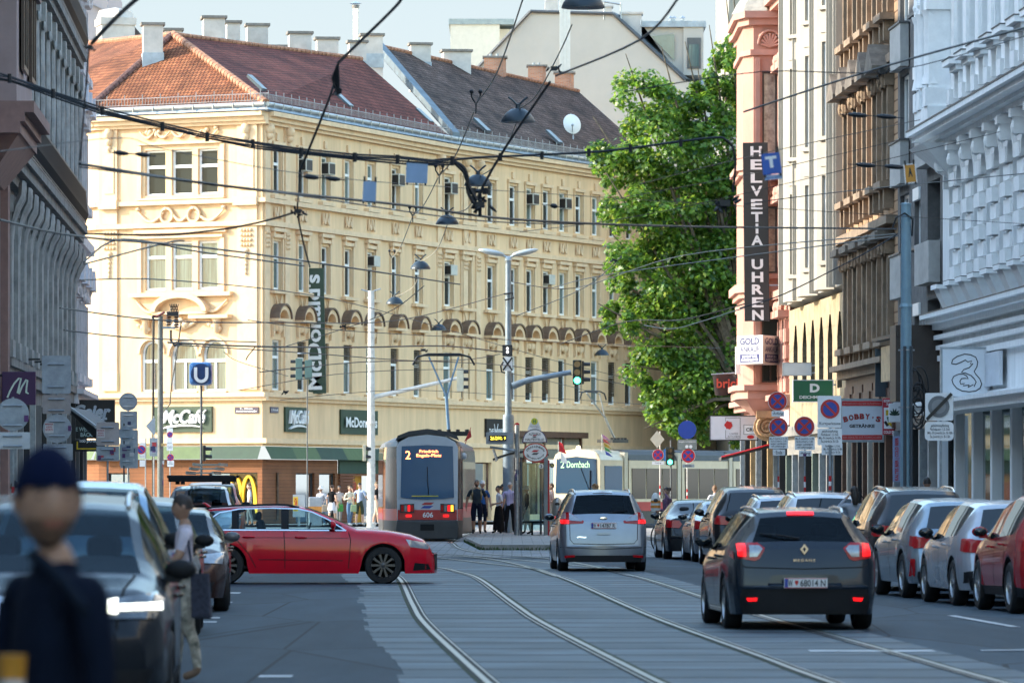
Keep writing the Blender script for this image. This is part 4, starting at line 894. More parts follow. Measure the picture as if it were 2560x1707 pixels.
for i,(y0,y1,hh,c) in enumerate(((40,-20,20,(.5,.46,.4)),(112,40,21,(.45,.42,.38)))):
    FA=RFac(y0,y1); h=house(['stone house on the right beside the photographer','beige house on the right before the pale ornate one'][i],FA)
    cs=[3+4*j for j in range(int(FA.L/4))]
    w=MB(FA.T); wall(w,0,FA.L,0,hh,[(u-.7,u+.7,v,v+2.3) for u in cs for v in (6,10,14)],.3); w.build('wall',mat('right_plaster_%s'%'ab'[i],c,.85),h); mass(FA,hh,MATS['right_plaster_%s'%'ab'[i]],h)
    p=MB(FA.T)
    for u in cs:
        for v in (6,10,14): p.quad((u-.7,v,-.25),(u+.7,v,-.25),(u+.7,v+2.3,-.25),(u-.7,v+2.3,-.25))
    p.build('window_panes',glassb,h)
# ---- houses behind the corner block
gw=mat('warm_white_gable',(.47,.435,.39),.9,var=.05,sc=.4,bump=.1,bsc=8); gab=thing('gabled_house','tall white gabled house with a dark metal roof and boxy dormer behind the brown roof','building',at(1450,300,318))
dG=318
def gp(px,py,dd=0): return at(px,py,dG+dd)
ol=[(1130,330),(1130,240),(1326,31),(1533,37),(1713,203),(1756,212),(1756,560),(1130,560)]
mb=MB(); n=len(ol); f_=[gp(*p) for p in ol]; b_=[p+V((3.5,16,0)) for p in f_]; mb.add(f_+b_,[tuple(range(n))]+[(i,(i+1)%n,(i+1)%n+n,i+n) for i in range(n)]); mb.build('wall',gw,gab)
mr=uvmat('standing_seam_roof','b',(.10,.115,.13),(.12,.135,.15),(.05,.055,.06),.5,30,.45,.04,.0,.6,.15)
mb=MB(); a,b=gp(1533,34),gp(1716,203); pts=[a+V((-.1,-.15,.12)),b+V((0,-.15,.12)),b+V((3.5,16,.12)),a+V((3.4,16,.12))]; mb.add(pts,[(0,1,2,3)]); mb.uv=[(0,0),(6,0),(6,18),(0,18)]; mb.build('roof',mr,gab)
mb=MB(); 
for (x0,y0),(x1,y1) in (((1130,238),(1326,29)),((1326,29),(1533,35)),((1533,35),(1713,201))): mb.tube([gp(x0,y0,-.1),gp(x1,y1,-.1)],.1,5)
mb.build('verge_flashing',dtrim,gab)
# dormer box
mb=MB(); a=gp(1610,70,1.5); b=gp(1758,190,1.5); x0,x1=gp(1708,0,1.5).x,b.x; zt,zb=a.z,b.z
mb.add([(a.x,dG+1.2,zt),(x0,dG+1.2,zt),(x0,dG+1.2,zb),(gp(1700,185).x,dG+1.2,zb),(a.x,dG+9,zt),(x0,dG+9,zt)],[(0,1,2,3),(0,4,5,1)])
mb.bx(x0,x1,dG+1.0,dG+9,zb,zt); mb.build('dormer',gw,gab)
mb=MB(); mb.bx(a.x-.2,x1+.15,dG+.9,dG+9,zt,zt+.35); mb.build('dormer_roof',zinc,gab)
mb=MB(); p,q=gp(1718,95,.95),gp(1752,172,.95); mb.bx(p.x,q.x,dG+.92,dG+.99,q.z,p.z); w=mb.build('window',dtrim,gab); mb=MB(); mb.bx(p.x+.1,q.x-.12,dG+.88,dG+.915,q.z+.12,p.z-.4); mb.build('pane',pane_t,w)
mb=MB(); p=[gp(1627,91,1.1),gp(1686,86,1.1),gp(1686,153,1.1)]; mb.add([v+V((0,-.05,0)) for v in p],[(0,1,2)]); mb.build('side_window',mat('dormer_glass',(.12,.17,.17),.1,coat=1),gab)
for (x0,x1,y0,y1) in ((1363,1395,-20,40),(1470,1530,14,45),(1555,1605,32,66)):
    p,q=gp(x0,y0),gp(x1,y1); mb=MB(); mb.bx(p.x,q.x,dG+1,dG+2.5,q.z-2,p.z); mb.bx(p.x-.1,q.x+.1,dG+.9,dG+2.6,p.z,p.z+.12); mb.build('chimney',chimw,gab)
mb=MB(); 
for x in (1510,1552): mb.tube([gp(x,50),gp(x,8)],.05,4)
mb.tube([gp(1510,5),gp(1552,12)],.05,4); mb.tube([gp(1600,66),gp(1604,50)],.05,4); mb.build('roof_railing',steel,gab)
for x in (1580,1590,1676,1684,1706): 
    mb=MB(); mb.tube([gp(x,62,3),gp(x,48,3)],.12,6); mb.rev([(.2,0),(0,.15)],gp(x,46,3),6); mb.build('roof_vent',steel,gab)
sh=thing('rooftop_block','plain beige rooftop block left of the white gable','building',at(1200,180,335))
p,q=at(1126,62,335),at(1249,330,335); mb=MB(); mb.bx(p.x,q.x,335,345,q.z,p.z); mb.bx(q.x,q.x+.8,336,345,q.z,p.z-.2); mb.build('wall',mat('beige_render',(.60,.56,.47),.9,var=.05),sh); mb=MB(); mb.bx(p.x-.1,q.x+.9,334.9,345,p.z,p.z+.35); mb.build('roof_edge',mat('grey_roof_edge',(.28,.33,.33),.6),sh)
bk=thing('distant_house','plain mauve grey house wall rising behind the left end of the tiled roof','building',at(200,60,285))
p,q=at(90,-40,285),at(268,200,285); mb=MB(); mb.bx(p.x,q.x,285,296,4,p.z); mb.build('wall',mat('mauve_grey_render',(.42,.37,.38),.9,var=.06),bk); mb=MB(); mb.add([(q.x-1,284.8,p.z-1),(q.x+1.4,284.8,p.z-2.2),(q.x+1.4,296,p.z-2.2),(q.x-1,296,p.z-1)],[(0,1,2,3)]); mb.build('roof_edge',dtrim,bk)
cb=thing('cream_house','cream house with a window seen above the tree beside the pink dome','building',at(1850,300,282))
p,q=at(1822,-120,282),at(2100,700,282); mb=MB(); mb.bx(p.x,q.x,282,300,0,p.z); mb.build('wall',crm,cb); mb=MB(); a,b=at(1842,32,281.9),at(1872,75,281.9); mb.bx(a.x,b.x,281.85,281.97,b.z,a.z); w=mb.build('window',white_pvc,cb); mb=MB(); mb.bx(a.x+.12,b.x-.12,281.8,281.84,b.z+.1,a.z-.1); mb.build('pane',pane_d,w)
# ================================================================ plane tree
def leafmat(n,c,t):
    m=bpy.data.materials.new(n); m.use_nodes=True; nt=m.node_tree; L=nt.links.new; b=nt.nodes['Principled BSDF']; b.inputs['Base Color'].default_value=c4(c); b.inputs['Roughness'].default_value=.38
    tr=N(nt,'ShaderNodeBsdfTranslucent'); tr.inputs[0].default_value=c4(t); mx=N(nt,'ShaderNodeMixShader'); mx.inputs[0].default_value=.42; L(b.outputs[0],mx.inputs[1]); L(tr.outputs[0],mx.inputs[2]); L(mx.outputs[0],nt.nodes['Material Output'].inputs[0]); return m
lm=[leafmat('plane_leaf_a',(.07,.165,.024),(.29,.50,.05)),leafmat('plane_leaf_b',(.095,.19,.026),(.36,.53,.06)),leafmat('plane_leaf_c',(.025,.07,.015),(.09,.2,.02)),leafmat('plane_leaf_d',(.15,.235,.045),(.45,.53,.09))]
tree=thing('plane_tree','tall leafy green plane tree in front of the long cream facade','tree',(10.6,232,0))
blobs=[(1610,270,80,0),(1690,255,70,1),(1832,150,52,1),(1795,210,46,1),(1765,300,62,1),(1842,85,36,1),(1745,245,40,1),(1815,260,62,2),(1555,400,75,0),(1660,390,105,0),(1780,400,105,1),(1570,520,72,-1),(1680,540,115,0),(1800,540,110,1),(1578,640,68,-1),(1690,680,115,0),(1800,700,115,1),(1575,720,58,0),(1553,790,50,-1),(1660,830,100,0),(1790,850,115,1),(1625,920,64,-1),(1700,980,95,0),(1800,1000,95,1),(1660,1050,52,-1),(1730,1085,48,0),(1835,1090,48,0),(1930,500,130,2),(1920,800,120,2),(1930,300,90,2),(1870,1000,80,1)]
LS=[(0,-.5),(.16,-.22),(.5,-.3),(.3,-.05),(.48,.2),(.2,.18),(0,.55),(-.2,.18),(-.48,.2),(-.3,-.05),(-.5,-.3),(-.16,-.22)]
mb=MB(); RT=random.Random(21); vs=[];fs=[];ks=[]
for (px,py,r,dz) in blobs:
    c=at(px,py,232+dz*.9); rm=r*232/F
    nl=int(700*rm*rm*1.5)
    subs=[]
    for _ in range(max(6,int(9*rm))):
        q=V((RT.gauss(0,1),RT.gauss(0,1),RT.gauss(0,1))).normalized(); subs.append((c+q*rm*RT.uniform(.55,.95),rm*RT.uniform(.26,.5)))
    for _ in range(nl):
        sc_,sr=RT.choice(subs); q=V((RT.gauss(0,1),RT.gauss(0,1),RT.gauss(0,.8))).normalized()
        p=sc_+q*sr*RT.random()**.4*1.15
        s=RT.uniform(.13,.28); nrm=(q*.6+V((RT.uniform(-1,1),RT.uniform(-1,1),RT.uniform(.1,1.5)))).normalized()
        a=nrm.cross(V((RT.uniform(-1,1),RT.uniform(-1,1),.1))).normalized(); b=nrm.cross(a)
        o=len(vs); fold=RT.uniform(-.15,.15)
        vs+=[p+a*(x*s)+b*(y*s)+nrm*(abs(x)*fold*s*2) for x,y in LS]; fs.append(tuple(range(o,o+12))); ks.append(RT.choice((0,0,1,1,2,2,3)))
mb.v=vs;mb.f=fs;mb.k=ks; mb.uv=[(0,0)]*len(vs); mb.build('crown',lm,tree)
bark=mat('plane_bark',(.16,.13,.09),.9,var=.4,sc=4)
mb=MB(); base=V((10.6,232,0)); fork=V((10.3,232,5)); mb.tube([base,V((10.5,232,2.5)),fork],[.42,.34,.3],10)
for (px,py,r,dz) in blobs:
    c=at(px,py,232+dz*.9); mid=fork.lerp(c,.5)+V((RT.uniform(-.4,.4),RT.uniform(-.4,.4),.7)); mb.tube([fork,fork.lerp(mid,.5)+V((0,0,.3)),mid,c,c+(c-mid)*.4],[.16,.12,.09,.05,.02],5)
mb.build('trunk',bark,tree,smooth=60)
# ================================================================ cars
from mathutils.geometry import delaunay_2d_cdt
def interp(P,y):
    if y<=P[0][0]: return P[0][1]
    for (a,b),(c,d) in zip(P,P[1:]):
        if y<=c: return b+(d-b)*(y-a)/(c-a) if c>a else d
    return P[-1][1]
def paintm(n,c,metal=.0,r=.25): 
    m=mat(n,c,r,metal=metal,var=.05,sc=2,coat=.4,spec=.25); return m
chrome=mat('chrome_trim',(.7,.7,.7),.12,metal=1,var=.03)
trim=mat('black_plastic_trim',(.012,.013,.015),.6,var=.1,spec=.2)
under=mat('underbody_black',(.006,.006,.006),.9,var=.1)
autoglass=glass('car_window_tinted',thru=.42); autoglass_d=glass('car_window_dark',(.008,.012,.014),r=.03,refl=1.4); autoglass_l=glass('car_window_clear',thru=.8)
seatm=mat('dark_seat_fabric',(.02,.021,.024),.8,var=.1)
red_l=mat('tail_lamp_red',(.42,.004,.008),.2,var=.05,coat=.35,spec=.3); red_on=mat('lit_brake_lamp',(.9,.006,.008),.3,var=0,emit=.4); wht_l=mat('clear_lamp_lens',(.32,.34,.37),.08,var=.15,sc=20,coat=1,metal=.3)
lampdark=mat('smoked_lamp_lens',(.05,.055,.06),.08,var=.3,sc=14,coat=1)
rimm=mat('dark_alloy_wheel',(.10,.10,.105),.35,metal=.7,var=.1); rims=mat('silver_alloy_wheel',(.5,.51,.52),.3,metal=.8,var=.1)
plate_m=mat('number_plate_white',(.75,.76,.77),.35,var=.03)
def wheel(car,x,y,r,side,rim,sp=10,w=.21):
    q=MB(); o=side
    q.rev([(r*.66,-w/2),(r*.9,-w/2),(r*.985,-w*.36),(r,-w*.2),(r,w*.2),(r*.985,w*.36),(r*.92,w/2),(r*.68,w/2),(r*.66,w*.3)],n=28,ax='x',cap=False)
    T=M.Translation(V((x,y,r)))
    def b(mb,name,m,p=None,sm=40): mb.v=[T@v for v in mb.v]; return mb.build(name,m,p or car,local=True,smooth=sm)
    ty=b(q,'wheel',rubber)
    q=MB(); e=o*w*.42
    q.rev([(r*.69,e),(r*.64,e+o*.01),(r*.62,e-o*.03),(r*.62,-o*w*.2)],n=28,ax='x',cap=False)
    for i in range(sp):
        a=2*PI*i/sp; da=.16 if sp<9 else .07
        for s in ((-1,1) if sp<7 else (0,)):
            aa=a+s*.09; ca,sa=math.cos(aa),math.sin(aa); t=(-sa,ca); wd=.024 if sp>8 else .03
            pts=[(r*.12*ca+t[0]*wd*.6,r*.12*sa+t[1]*wd*.6),(r*.66*ca+t[0]*wd,r*.66*sa+t[1]*wd),(r*.66*ca-t[0]*wd,r*.66*sa-t[1]*wd),(r*.12*ca-t[0]*wd*.6,r*.12*sa-t[1]*wd*.6)]
            q.add([(e-o*.005,*p) for p in pts]+[(e-o*.05,*p) for p in pts],[(0,1,2,3),(0,4,5,1),(2,6,7,3),(4,7,6,5)])
    q.rev([(0,e+o*.01),(r*.13,e),(r*.16,e-o*.04)],n=12,ax='x')
    b(q,'rim',rim,ty)
    q=MB(); q.rev([(0,-o*.02),(r*.63,-o*.02)],n=20,ax='x'); b(q,'brake_disc',under,ty)
class Car:
    def __init__(s,label,S,loc,head,paint,group=None,rim=None,sp=10,gl=None,name='parked_car',faces=False,body2=None,rails=None,cat='car',mir=None,seats=True,lgl=None):
        """loc: ground point at the middle of the near end; head: direction the car points, as angle from +Y; faces: front end is the near end"""
        L=S['L']; rz=head
        fwd=V((-math.sin(head),math.cos(head),0)); base=V((loc[0],loc[1],loc[2] if len(loc)>2 else 0)); root=base-fwd*L if faces else base
        s.o=thing(name,label,cat,root,rz,group); s.S=S; s.paint=paint; s.L=L
        ys=set(); y=0
        while y<L: ys.add(round(y,3)); y+=.13
        for k in('top','belt','wt','wb'): ys|={round(p[0],3) for p in S[k]}
        for a,b in S['side']+[S['ws'],S['rw']]: ys|={a,b}
        r=S['r']; Ra=r+S.get('gap',.055)
        for yw in(S['yr'],S['yf']): ys|={round(yw+Ra*math.cos(PI*i/14)*(1.0 if 0<i<14 else 1),3) for i in range(15)}
        ys=sorted(y for y in ys if 0<=y<=L)
        ys=[y for i,y in enumerate(ys) if i==0 or y-ys[i-1]>.004 or y in (S['ws'][0],S['ws'][1],S['rw'][0],S['rw'][1])]
        zs0=S.get('sill',.2); rings=[]
        for y in ys:
            zt,zb,wt,wb=interp(S['top'],y),interp(S['belt'],y),interp(S['wt'],y),interp(S['wb'],y)
            zs=interp(S['bot'],y) if 'bot' in S else zs0
            zt=max(zt,zs+.12); zb=min(zb,zt-.035); ed=min(.07,(zt-zb)*.35)
            arch=0
            for yw in(S['yr'],S['yf']):
                if abs(y-yw)<=Ra: arch=r+math.sqrt(max(0,Ra*Ra-(y-yw)**2))
            mid=zs+(zb-zs)*.45
            P=[(0,zs+.02),(wb*.955,zs),(wb*.975,zs+(zb-zs)*.16),(wb,mid),(wb*S.get('sh',.992),zb-(zb-zs)*.2),(wb*.95,zb)]
            P+=[(wb*.95*.5+(wt+.035)*.5+.012,zb+(zt-ed-zb)*.5),(wt+.03,zt-ed),(wt-.045,zt-ed*.35),(wt*.5,zt-.008),(0,zt)]
            if arch:
                for i,e in((1,0),(2,.012),(3,.03),(4,.05)):
                    if P[i][1]<arch+e: P[i]=(max(P[i][0],wb*.985)+(.012 if i<3 else 0),min(arch+e,zb-.02+.004*i))
            rings.append((y,P))
        n=11; vs=[];fs=[];cls=[]
        for y,P in rings:
            for x,z in P: vs.append((x,y,z))
            for x,z in P: vs.append((-x,y,z))
        def kind(i,j):
            ym=(ys[i]+ys[i+1])/2
            if j==0: return 'u'
            if j in(5,6):
                for k,(a,b) in enumerate(S['side']):
                    if a<ym<b: return 'w%d'%k
                if S['side'][0][0]<ym<S['side'][-1][1]: return 't'
            if j>=8 :
                if S['ws'][0]<ym<S['ws'][1]: return 'f'
                if S['rw'][0]<ym<S['rw'][1]: return 'r'
            if j<=1 and S.get('clad'): return 't'
            return 'p'
        G={}
        for i in range(len(ys)-1):
            for j in range(n-1):
                k=kind(i,j)
                for sgn,o in((1,0),(-1,n)):
                    a=i*2*n+o+j; b=a+2*n; f=(a,b,b+1,a+1) if sgn>0 else (a,a+1,b+1,b)
                    kk=k+('R' if sgn>0 else 'L') if k[0]=='w' else k
                    G.setdefault(kk,[]).append(f)
        # end caps with a bulge
        for ci,(i,dirn) in enumerate(((0,-1),(len(ys)-1,1))):
            y,P=rings[i]; cols=9; bul=S.get('bulge',(.05,.09))[ci]; idx=[]
            for j in range(1,n):
                row=[]
                for c in range(cols):
                    t=-1+2*c/(cols-1)
                    if c==0: row.append(i*2*n+n+j)
                    elif c==cols-1: row.append(i*2*n+j)
                    else: vs.append((P[j][0]*t,y+dirn*bul*(1-t*t)*min(1,(P[min(j,10)][0])/.5) ,P[j][1]+(P[10][1]-P[j][1])*0)); row.append(len(vs)-1)
                idx.append(row)
            for j in range(len(idx)-1):
                for c in range(cols-1):
                    f=(idx[j][c],idx[j][c+1],idx[j+1][c+1],idx[j+1][c]); zz=sum(vs[q][2] for q in f)/4
                    G.setdefault('t' if zz<S.get('blk',(0,0))[ci] else 'p',[]).append(f if dirn<0 else f[::-1])
        s.bvh=BVHTree.FromPolygons([V(v) for v in vs],[f for k in G for f in G[k]])
        def piece(keys,name,mats,par=None):
            F_=[];ks=[]
            for q,k in enumerate(keys):
                for f in G.get(k,[]): F_.append(f); ks.append(q)
            if not F_: return None
            used=sorted({i for f in F_ for i in f}); mp={v:i for i,v in enumerate(used)}
            mb=MB(); mb.v=[V(vs[i]) for i in used]; mb.f=[tuple(mp[i] for i in f) for f in F_]; mb.k=ks
            bm=mb.build(name,mats,par or s.o,local=True,smooth=48); return bm
        s.body=piece(['p','t','u'],'body',[paint,trim,under])
        gl=gl or autoglass
        piece(['f'],'windscreen',lgl or gl); piece(['r'],'rear_window',gl)
        for k in range(len(S['side'])):
            piece(['w%dR'%k],'side_window',gl); piece(['w%dL'%k],'side_window',gl)
        wb=interp(S['wb'],L/2)
        for yw in(S['yr'],S['yf']):
            for sd in(-1,1): wheel(s.o,sd*(wb-.115),yw,r,sd,rim or rims,sp)
        # cabin
        fl=min(S['belt'][len(S['belt'])//2][1]-.45,.6); c=MB(); y0,y1=S['rw'][0]+.25,S['ws'][1]-.1
        c.bx(-wb+.14,wb-.14,y0,y1,.28,.32); q=S['belt'][len(S['belt'])//2][1]
        c.bx(-wb+.12,wb-.12,y1-.3,y1,.4,min(q-.06,interp(S['top'],y1)-.16)); c.build('cabin',seatm,s.o,local=True)
        if seats:
            for sy in(S['ws'][0]-.75,S['ws'][0]-1.6):
                for sx in(-.38,.38):
                    c=MB(); c.box((sx,sy,q-.1),(.46,.14,.62),M.Rotation(.2,3,'X')); c.box((sx,sy-.08,q+.27),(.24,.1,.17)); c.bx(sx-.24,sx+.24,sy+.05,sy+.5,.34,.48); c.build('seat',seatm,s.o,local=True,bev=.05)
            c=MB(); c.tube([(.38*-1+.17*math.cos(a*PI/8),S['ws'][0]+.05+.05*math.sin(a*PI/8),q-.02+.17*math.sin(a*PI/8)) for a in range(17)],.016,5); c.build('steering_wheel',seatm,s.o,local=True)
        # mirrors
        my=S['ws'][1]-S.get('mirdy',.42); mz=interp(S['belt'],my)+.06; mc=mir or paint
        for sd in(-1,1):
            c=MB(); c.sph((sd*(wb+.03),my,mz+.06),.115,.06,.075,12); c.bx(min(sd*(wb-.08),sd*(wb+.04)),max(sd*(wb-.08),sd*(wb+.04)),my-.02,my+.03,mz-.03,mz+.02); a=c.build('door_mirror',mc,s.o,local=True,smooth=50)
            c=MB(); c.sph((sd*(wb+.03),my-.03,mz+.06),.098,.04,.06,10); c.build('mirror_glass',autoglass_d,a,local=True,smooth=60)
        if rails:
            for sd in(-1,1):
                ya,yb=S['rw'][1]+.1,S['ws'][0]-.1; pts=[]
                for i in range(9):
                    y=ya+(yb-ya)*i/8; e=.03 if 0<i<8 else 0; pts.append((sd*(interp(S['wt'],y)-.03),y,interp(S['top'],y)-.03+e))
                c=MB(); c.tube(pts,.02,6); c.build('roof_rail',rails,s.o,local=True,smooth=50)
        s.handles()
    def ray(s,p,d,off):
        h,nr,i,ds=s.bvh.ray_cast(V(p),V(d),6)
        if h is None: return None
        if nr.dot(V(d))>0: nr=-nr
        return h+nr*off
    def patch(s,poly,dirn,m,name,off=.006,step=.035,parent=None,k=None):
        """a panel laid on the body; poly in (x,z) for rear/front, (y,z) for sides, (x,y) for top"""
        pts=[V(p) for p in poly]; n=len(pts); E=[];P=[]
        for i in range(n):
            a,b=pts[i],pts[(i+1)%n]; q=max(1,int((b-a).length/step))
            for j in range(q): P.append(a.lerp(b,j/q))
        ne=len(P); E=[(i,(i+1)%ne) for i in range(ne)]
        x0,x1=min(p.x for p in pts),max(p.x for p in pts); y0,y1=min(p.y for p in pts),max(p.y for p in pts)
        def ins(x,y):
            c=False;j=n-1
            for i in range(n):
                if (pts[i].y>y)!=(pts[j].y>y) and x<(pts[j].x-pts[i].x)*(y-pts[i].y)/(pts[j].y-pts[i].y)+pts[i].x: c=not c
                j=i
            return c
        x=x0+step
        while x<x1:
            y=y0+step
            while y<y1:
                if ins(x,y): P.append(V((x,y)))
                y+=step
            x+=step
        r=delaunay_2d_cdt(P,E,[list(range(ne))],1,1e-5)
        mb=MB(); ok={}
        for i,p in enumerate(r[0]):
            if dirn=='rear': h=s.ray((p.x,-3,p.y),(0,1,0),off)
            elif dirn=='front': h=s.ray((p.x,s.L+3,p.y),(0,-1,0),off)
            elif dirn=='top': h=s.ray((p.x,p.y,4),(0,0,-1),off)
            else:
                sg=1 if dirn=='right' else -1; h=s.ray((sg*3,p.x,p.y),(-sg,0,0),off)
            if h is not None: ok[i]=len(mb.v); mb.v.append(h)
        for f in r[2]:
            if all(i in ok for i in f):
                mb.f.append(tuple(ok[i] for i in f)); mb.k.append(0)
        if not mb.f: return None
        mb.uv=[(0,0)]*len(mb.v)
        # orient towards the viewer side
        d={'rear':V((0,-1,0)),'front':V((0,1,0)),'top':V((0,0,1)),'right':V((1,0,0)),'left':V((-1,0,0))}[dirn]
        for i,f in enumerate(mb.f):
            a,b,c=[mb.v[q] for q in f[:3]]
            if (b-a).cross(c-a).dot(d)<0: mb.f[i]=f[::-1]
        return mb.build(name,m,parent or s.o,local=True,smooth=40)
    def both(s,poly,dirn,m,name,off=.006,**k):
        a=s.patch(poly,dirn,m,name,off,**k); b=s.patch([(-x,z) for x,z in poly][::-1],dirn,m,name,off,**k); return a,b
    def line(s,pts,dirn,w=.012,m=None,name='panel_gap',off=.003,parent=None):
        L=[];Rr=[]
        for i,p in enumerate(pts):
            a=pts[max(i-1,0)];b=pts[min(i+1,len(pts)-1)]; dx,dy=b[0]-a[0],b[1]-a[1]; l=math.hypot(dx,dy) or 1; nx,ny=-dy/l*w/2,dx/l*w/2
            L.append((p[0]+nx,p[1]+ny));Rr.append((p[0]-nx,p[1]-ny))
        return s.patch(L+Rr[::-1],dirn,m or under,name,off=off,step=.05,parent=parent)
    def handles(s):
        S=s.S
        for sd,nm in((1,'right'),(-1,'left')):
            for y in S.get('hand',()):
                z=interp(S['belt'],y)-.11; x=interp(S['wb'],y)
                c=MB(); c.tube([(sd*(x-.01),y-.1,z),(sd*(x+.03),y-.07,z+.005),(sd*(x+.03),y+.07,z+.005),(sd*(x-.01),y+.1,z)],[.014,.02,.02,.014],6); c.build('door_handle',S.get('handm') or s.paint,s.o,local=True,smooth=50)
            for ln in S.get('gaps',()): s.line(ln,nm,.014)
    def box(s,x0,x1,y0,y1,z0,z1,m,name,bev=.01,parent=None):
        c=MB(); c.bx(x0,x1,y0,y1,z0,z1); return c.build(name,m,parent or s.o,local=True,bev=bev)
    def plate(s,z,txt,y=None,w=.52,front=False):
        sg=-1 if not front else 1; hs=[s.ray((x,-3 if not front else s.L+3,zz),(0,-sg,0),0) for x in(-.2,0,.2) for zz in(z-.06,z,z+.06)]; hs=[h.y for h in hs if h]; yy=(min(hs) if not front else max(hs)) if hs else 0
        p=s.box(-w/2,w/2,min(yy,yy+sg*.03),max(yy,yy+sg*.03),z-.06,z+.06,plate_m,'number_plate',.004)
        b=MB(); f=yy+sg*.032; b.quad((-w/2+.005,f,z-.052),(-w/2+.045,f,z-.052),(-w/2+.045,f,z+.052),(-w/2+.005,f,z+.052)); b.build('blue_band',bluep,p,local=True)
        b=MB(); 
        for zz in(z-.057,z+.051): b.bx(-w/2+.004,w/2-.004,min(f,f+sg*.001),max(f,f+sg*.001),zz,zz+.006)
        b.build('red_border',redp,p,local=True)
        T=M(((1,0,0,0),(0,0,-1,f-.001),(0,1,0,z),(0,0,0,1)))
        if txt:
            a=txt.split('|'); 
            for t,x,wd in ((a[0],-w*.36,.055),(a[1],w*.16,w*.58)):
                m=text_mb(t,T@M.Translation(V((x-.0,0,0))),.078,wd,bold=.012); m.build('lettering',blk,p,local=True)
            c=MB(); c.prism([(0,.03),(.02,.03),(.02,0),(.0,-.03),(-.02,0),(-.02,.03)],-.001,.001); c.v=[T@M.Translation(V((-w*.215,0,0)))@v for v in c.v]; c.build('crest',redp,p,local=True)
        return p
def wiper(c,x0,z0,x1,z1): 
    a=c.ray((x0,-3,z0),(0,1,0),.015); b=c.ray((x1,-3,z1),(0,1,0),.015)
    if a and b:
        m=MB(); m.tube([a,a.lerp(b,.5)+V((0,-.02,.01)),b],[.016,.012,.008],5); m.build('rear_wiper',trim,c.o,local=True)
HD=.045   # the street leans this much to the left
AUDI=dict(L=4.70,r=.335,yr=1.01,yf=3.82,sill=.19,hand=(1.42,2.35),
 top=[(0,.60),(.02,.80),(.08,.98),(.18,1.06),(.42,1.28),(.47,1.33),(.8,1.375),(1.27,1.40),(1.85,1.415),(2.3,1.40),(2.5,1.355),(2.75,1.265),(3.05,1.13),(3.36,.985),(3.6,.98),(3.9,.955),(4.3,.885),(4.55,.79),(4.66,.66),(4.70,.55)],
 belt=[(0,.55),(.1,.90),(.6,.955),(1.5,.95),(3.2,.935),(3.5,.90),(4.3,.80),(4.6,.68),(4.7,.5)],
 wt=[(0,.72),(.2,.60),(.5,.56),(1.5,.60),(2.3,.60),(2.7,.63),(3.36,.74),(4.0,.74),(4.5,.66),(4.7,.58)],
 wb=[(0,.76),(.15,.86),(.5,.905),(2,.913),(3.9,.905),(4.3,.87),(4.58,.78),(4.7,.62)],
 ws=(2.42,3.34),rw=(.2,.45),side=[(.62,1.12),(1.22,2.0),(2.12,3.08)],
 gaps=[[(1.2,.93),(1.22,.78),(1.42,.55),(1.55,.3)],[(2.05,.93),(2.07,.6),(2.07,.28)],[(3.2,.93),(3.24,.8),(3.22,.5),(3.2,.28)]])
c=Car('bright red estate car pulling out across the street',AUDI,(0,0,0),-PI/2,paintm('bright_red_paint',(.60,.004,.02),.0,.2),rim=rimm,name='estate_car',gl=autoglass_l,rails=trim,sp=10)
c.o.location=(-6.14,97.0,0); c.o.rotation_euler=(0,0,-PI/2+.03)
for sd in('right','left'):
    c.line([(.66,.965),(2,.962),(3.16,.952)],sd,.022,chrome,'chrome_strip',.006); c.line([(.63,1.0),(.68,1.12),(.9,1.27),(1.25,1.335),(1.8,1.352),(2.3,1.338),(2.55,1.28),(2.85,1.14),(3.14,.96)],sd,.02,chrome,'chrome_strip',.006)
    c.patch([(4.22,.80),(4.58,.73),(4.64,.64),(4.60,.62),(4.3,.66)],sd,wht_l,'headlight',.008); c.patch([(4.38,.38),(4.62,.36),(4.67,.26),(4.35,.24)],sd,trim,'intake',.006)
    c.line([(3.95,.18),(4.2,.17),(4.67,.235)],sd,.03,paintm('bright_red_paint',(.5,.008,.018)),'splitter',.02)
    c.line([(1.42,.83),(3.2,.82)],sd,.008,under,'crease_shade',.002); c.line([(1.6,.44),(3.1,.42)],sd,.014,under,'crease_shade',.002)  # body creases drawn as dark lines in place of their shade
    c.patch([(.05,.92),(.35,.96),(.3,.82),(.03,.78)],sd,red_l,'tail_light',.006)
c.patch([(-.52,.62),(.52,.62),(.45,.25),(-.45,.25)],'front',trim,'grille',.006)
b=MB(); b.tube([(.0,.72,1.36),(0,.62,1.44),(0,.58,1.44)],[.03,.015,.01],5); b.build('aerial_fin',c.paint,c.o,local=True)
FORD=dict(L=4.52,r=.325,yr=.83,yf=3.62,sill=.2,hand=(1.6,2.6),blk=(.38,.35),bulge=(.10,.12),
 top=[(0,.55),(.0,.9),(.05,1.02),(.12,1.19),(.36,1.58),(.5,1.64),(1.0,1.675),(1.8,1.685),(2.5,1.64),(2.9,1.55),(3.3,1.3),(3.72,1.06),(4.1,.95),(4.4,.78),(4.52,.5)],
 belt=[(0,.5),(.06,1.0),(.5,1.12),(2,1.07),(3.3,.98),(4.0,.85),(4.4,.65),(4.52,.45)],
 wt=[(0,.72),(.12,.70),(.36,.59),(1.0,.60),(2.5,.60),(3.1,.66),(3.72,.74),(4.2,.7),(4.52,.55)],
 wb=[(0,.80),(.08,.85),(.25,.895),(.8,.914),(3.6,.914),(4.1,.86),(4.4,.74),(4.52,.6)],
 ws=(2.75,3.7),rw=(.12,.36),side=[(.55,1.15),(1.25,2.1),(2.2,3.3)],gaps=[[(1.2,1.05),(1.3,.3)],[(2.15,1.0),(2.17,.3)]])
silver=paintm('silver_grey_paint',(.23,.26,.30),.7,.3)
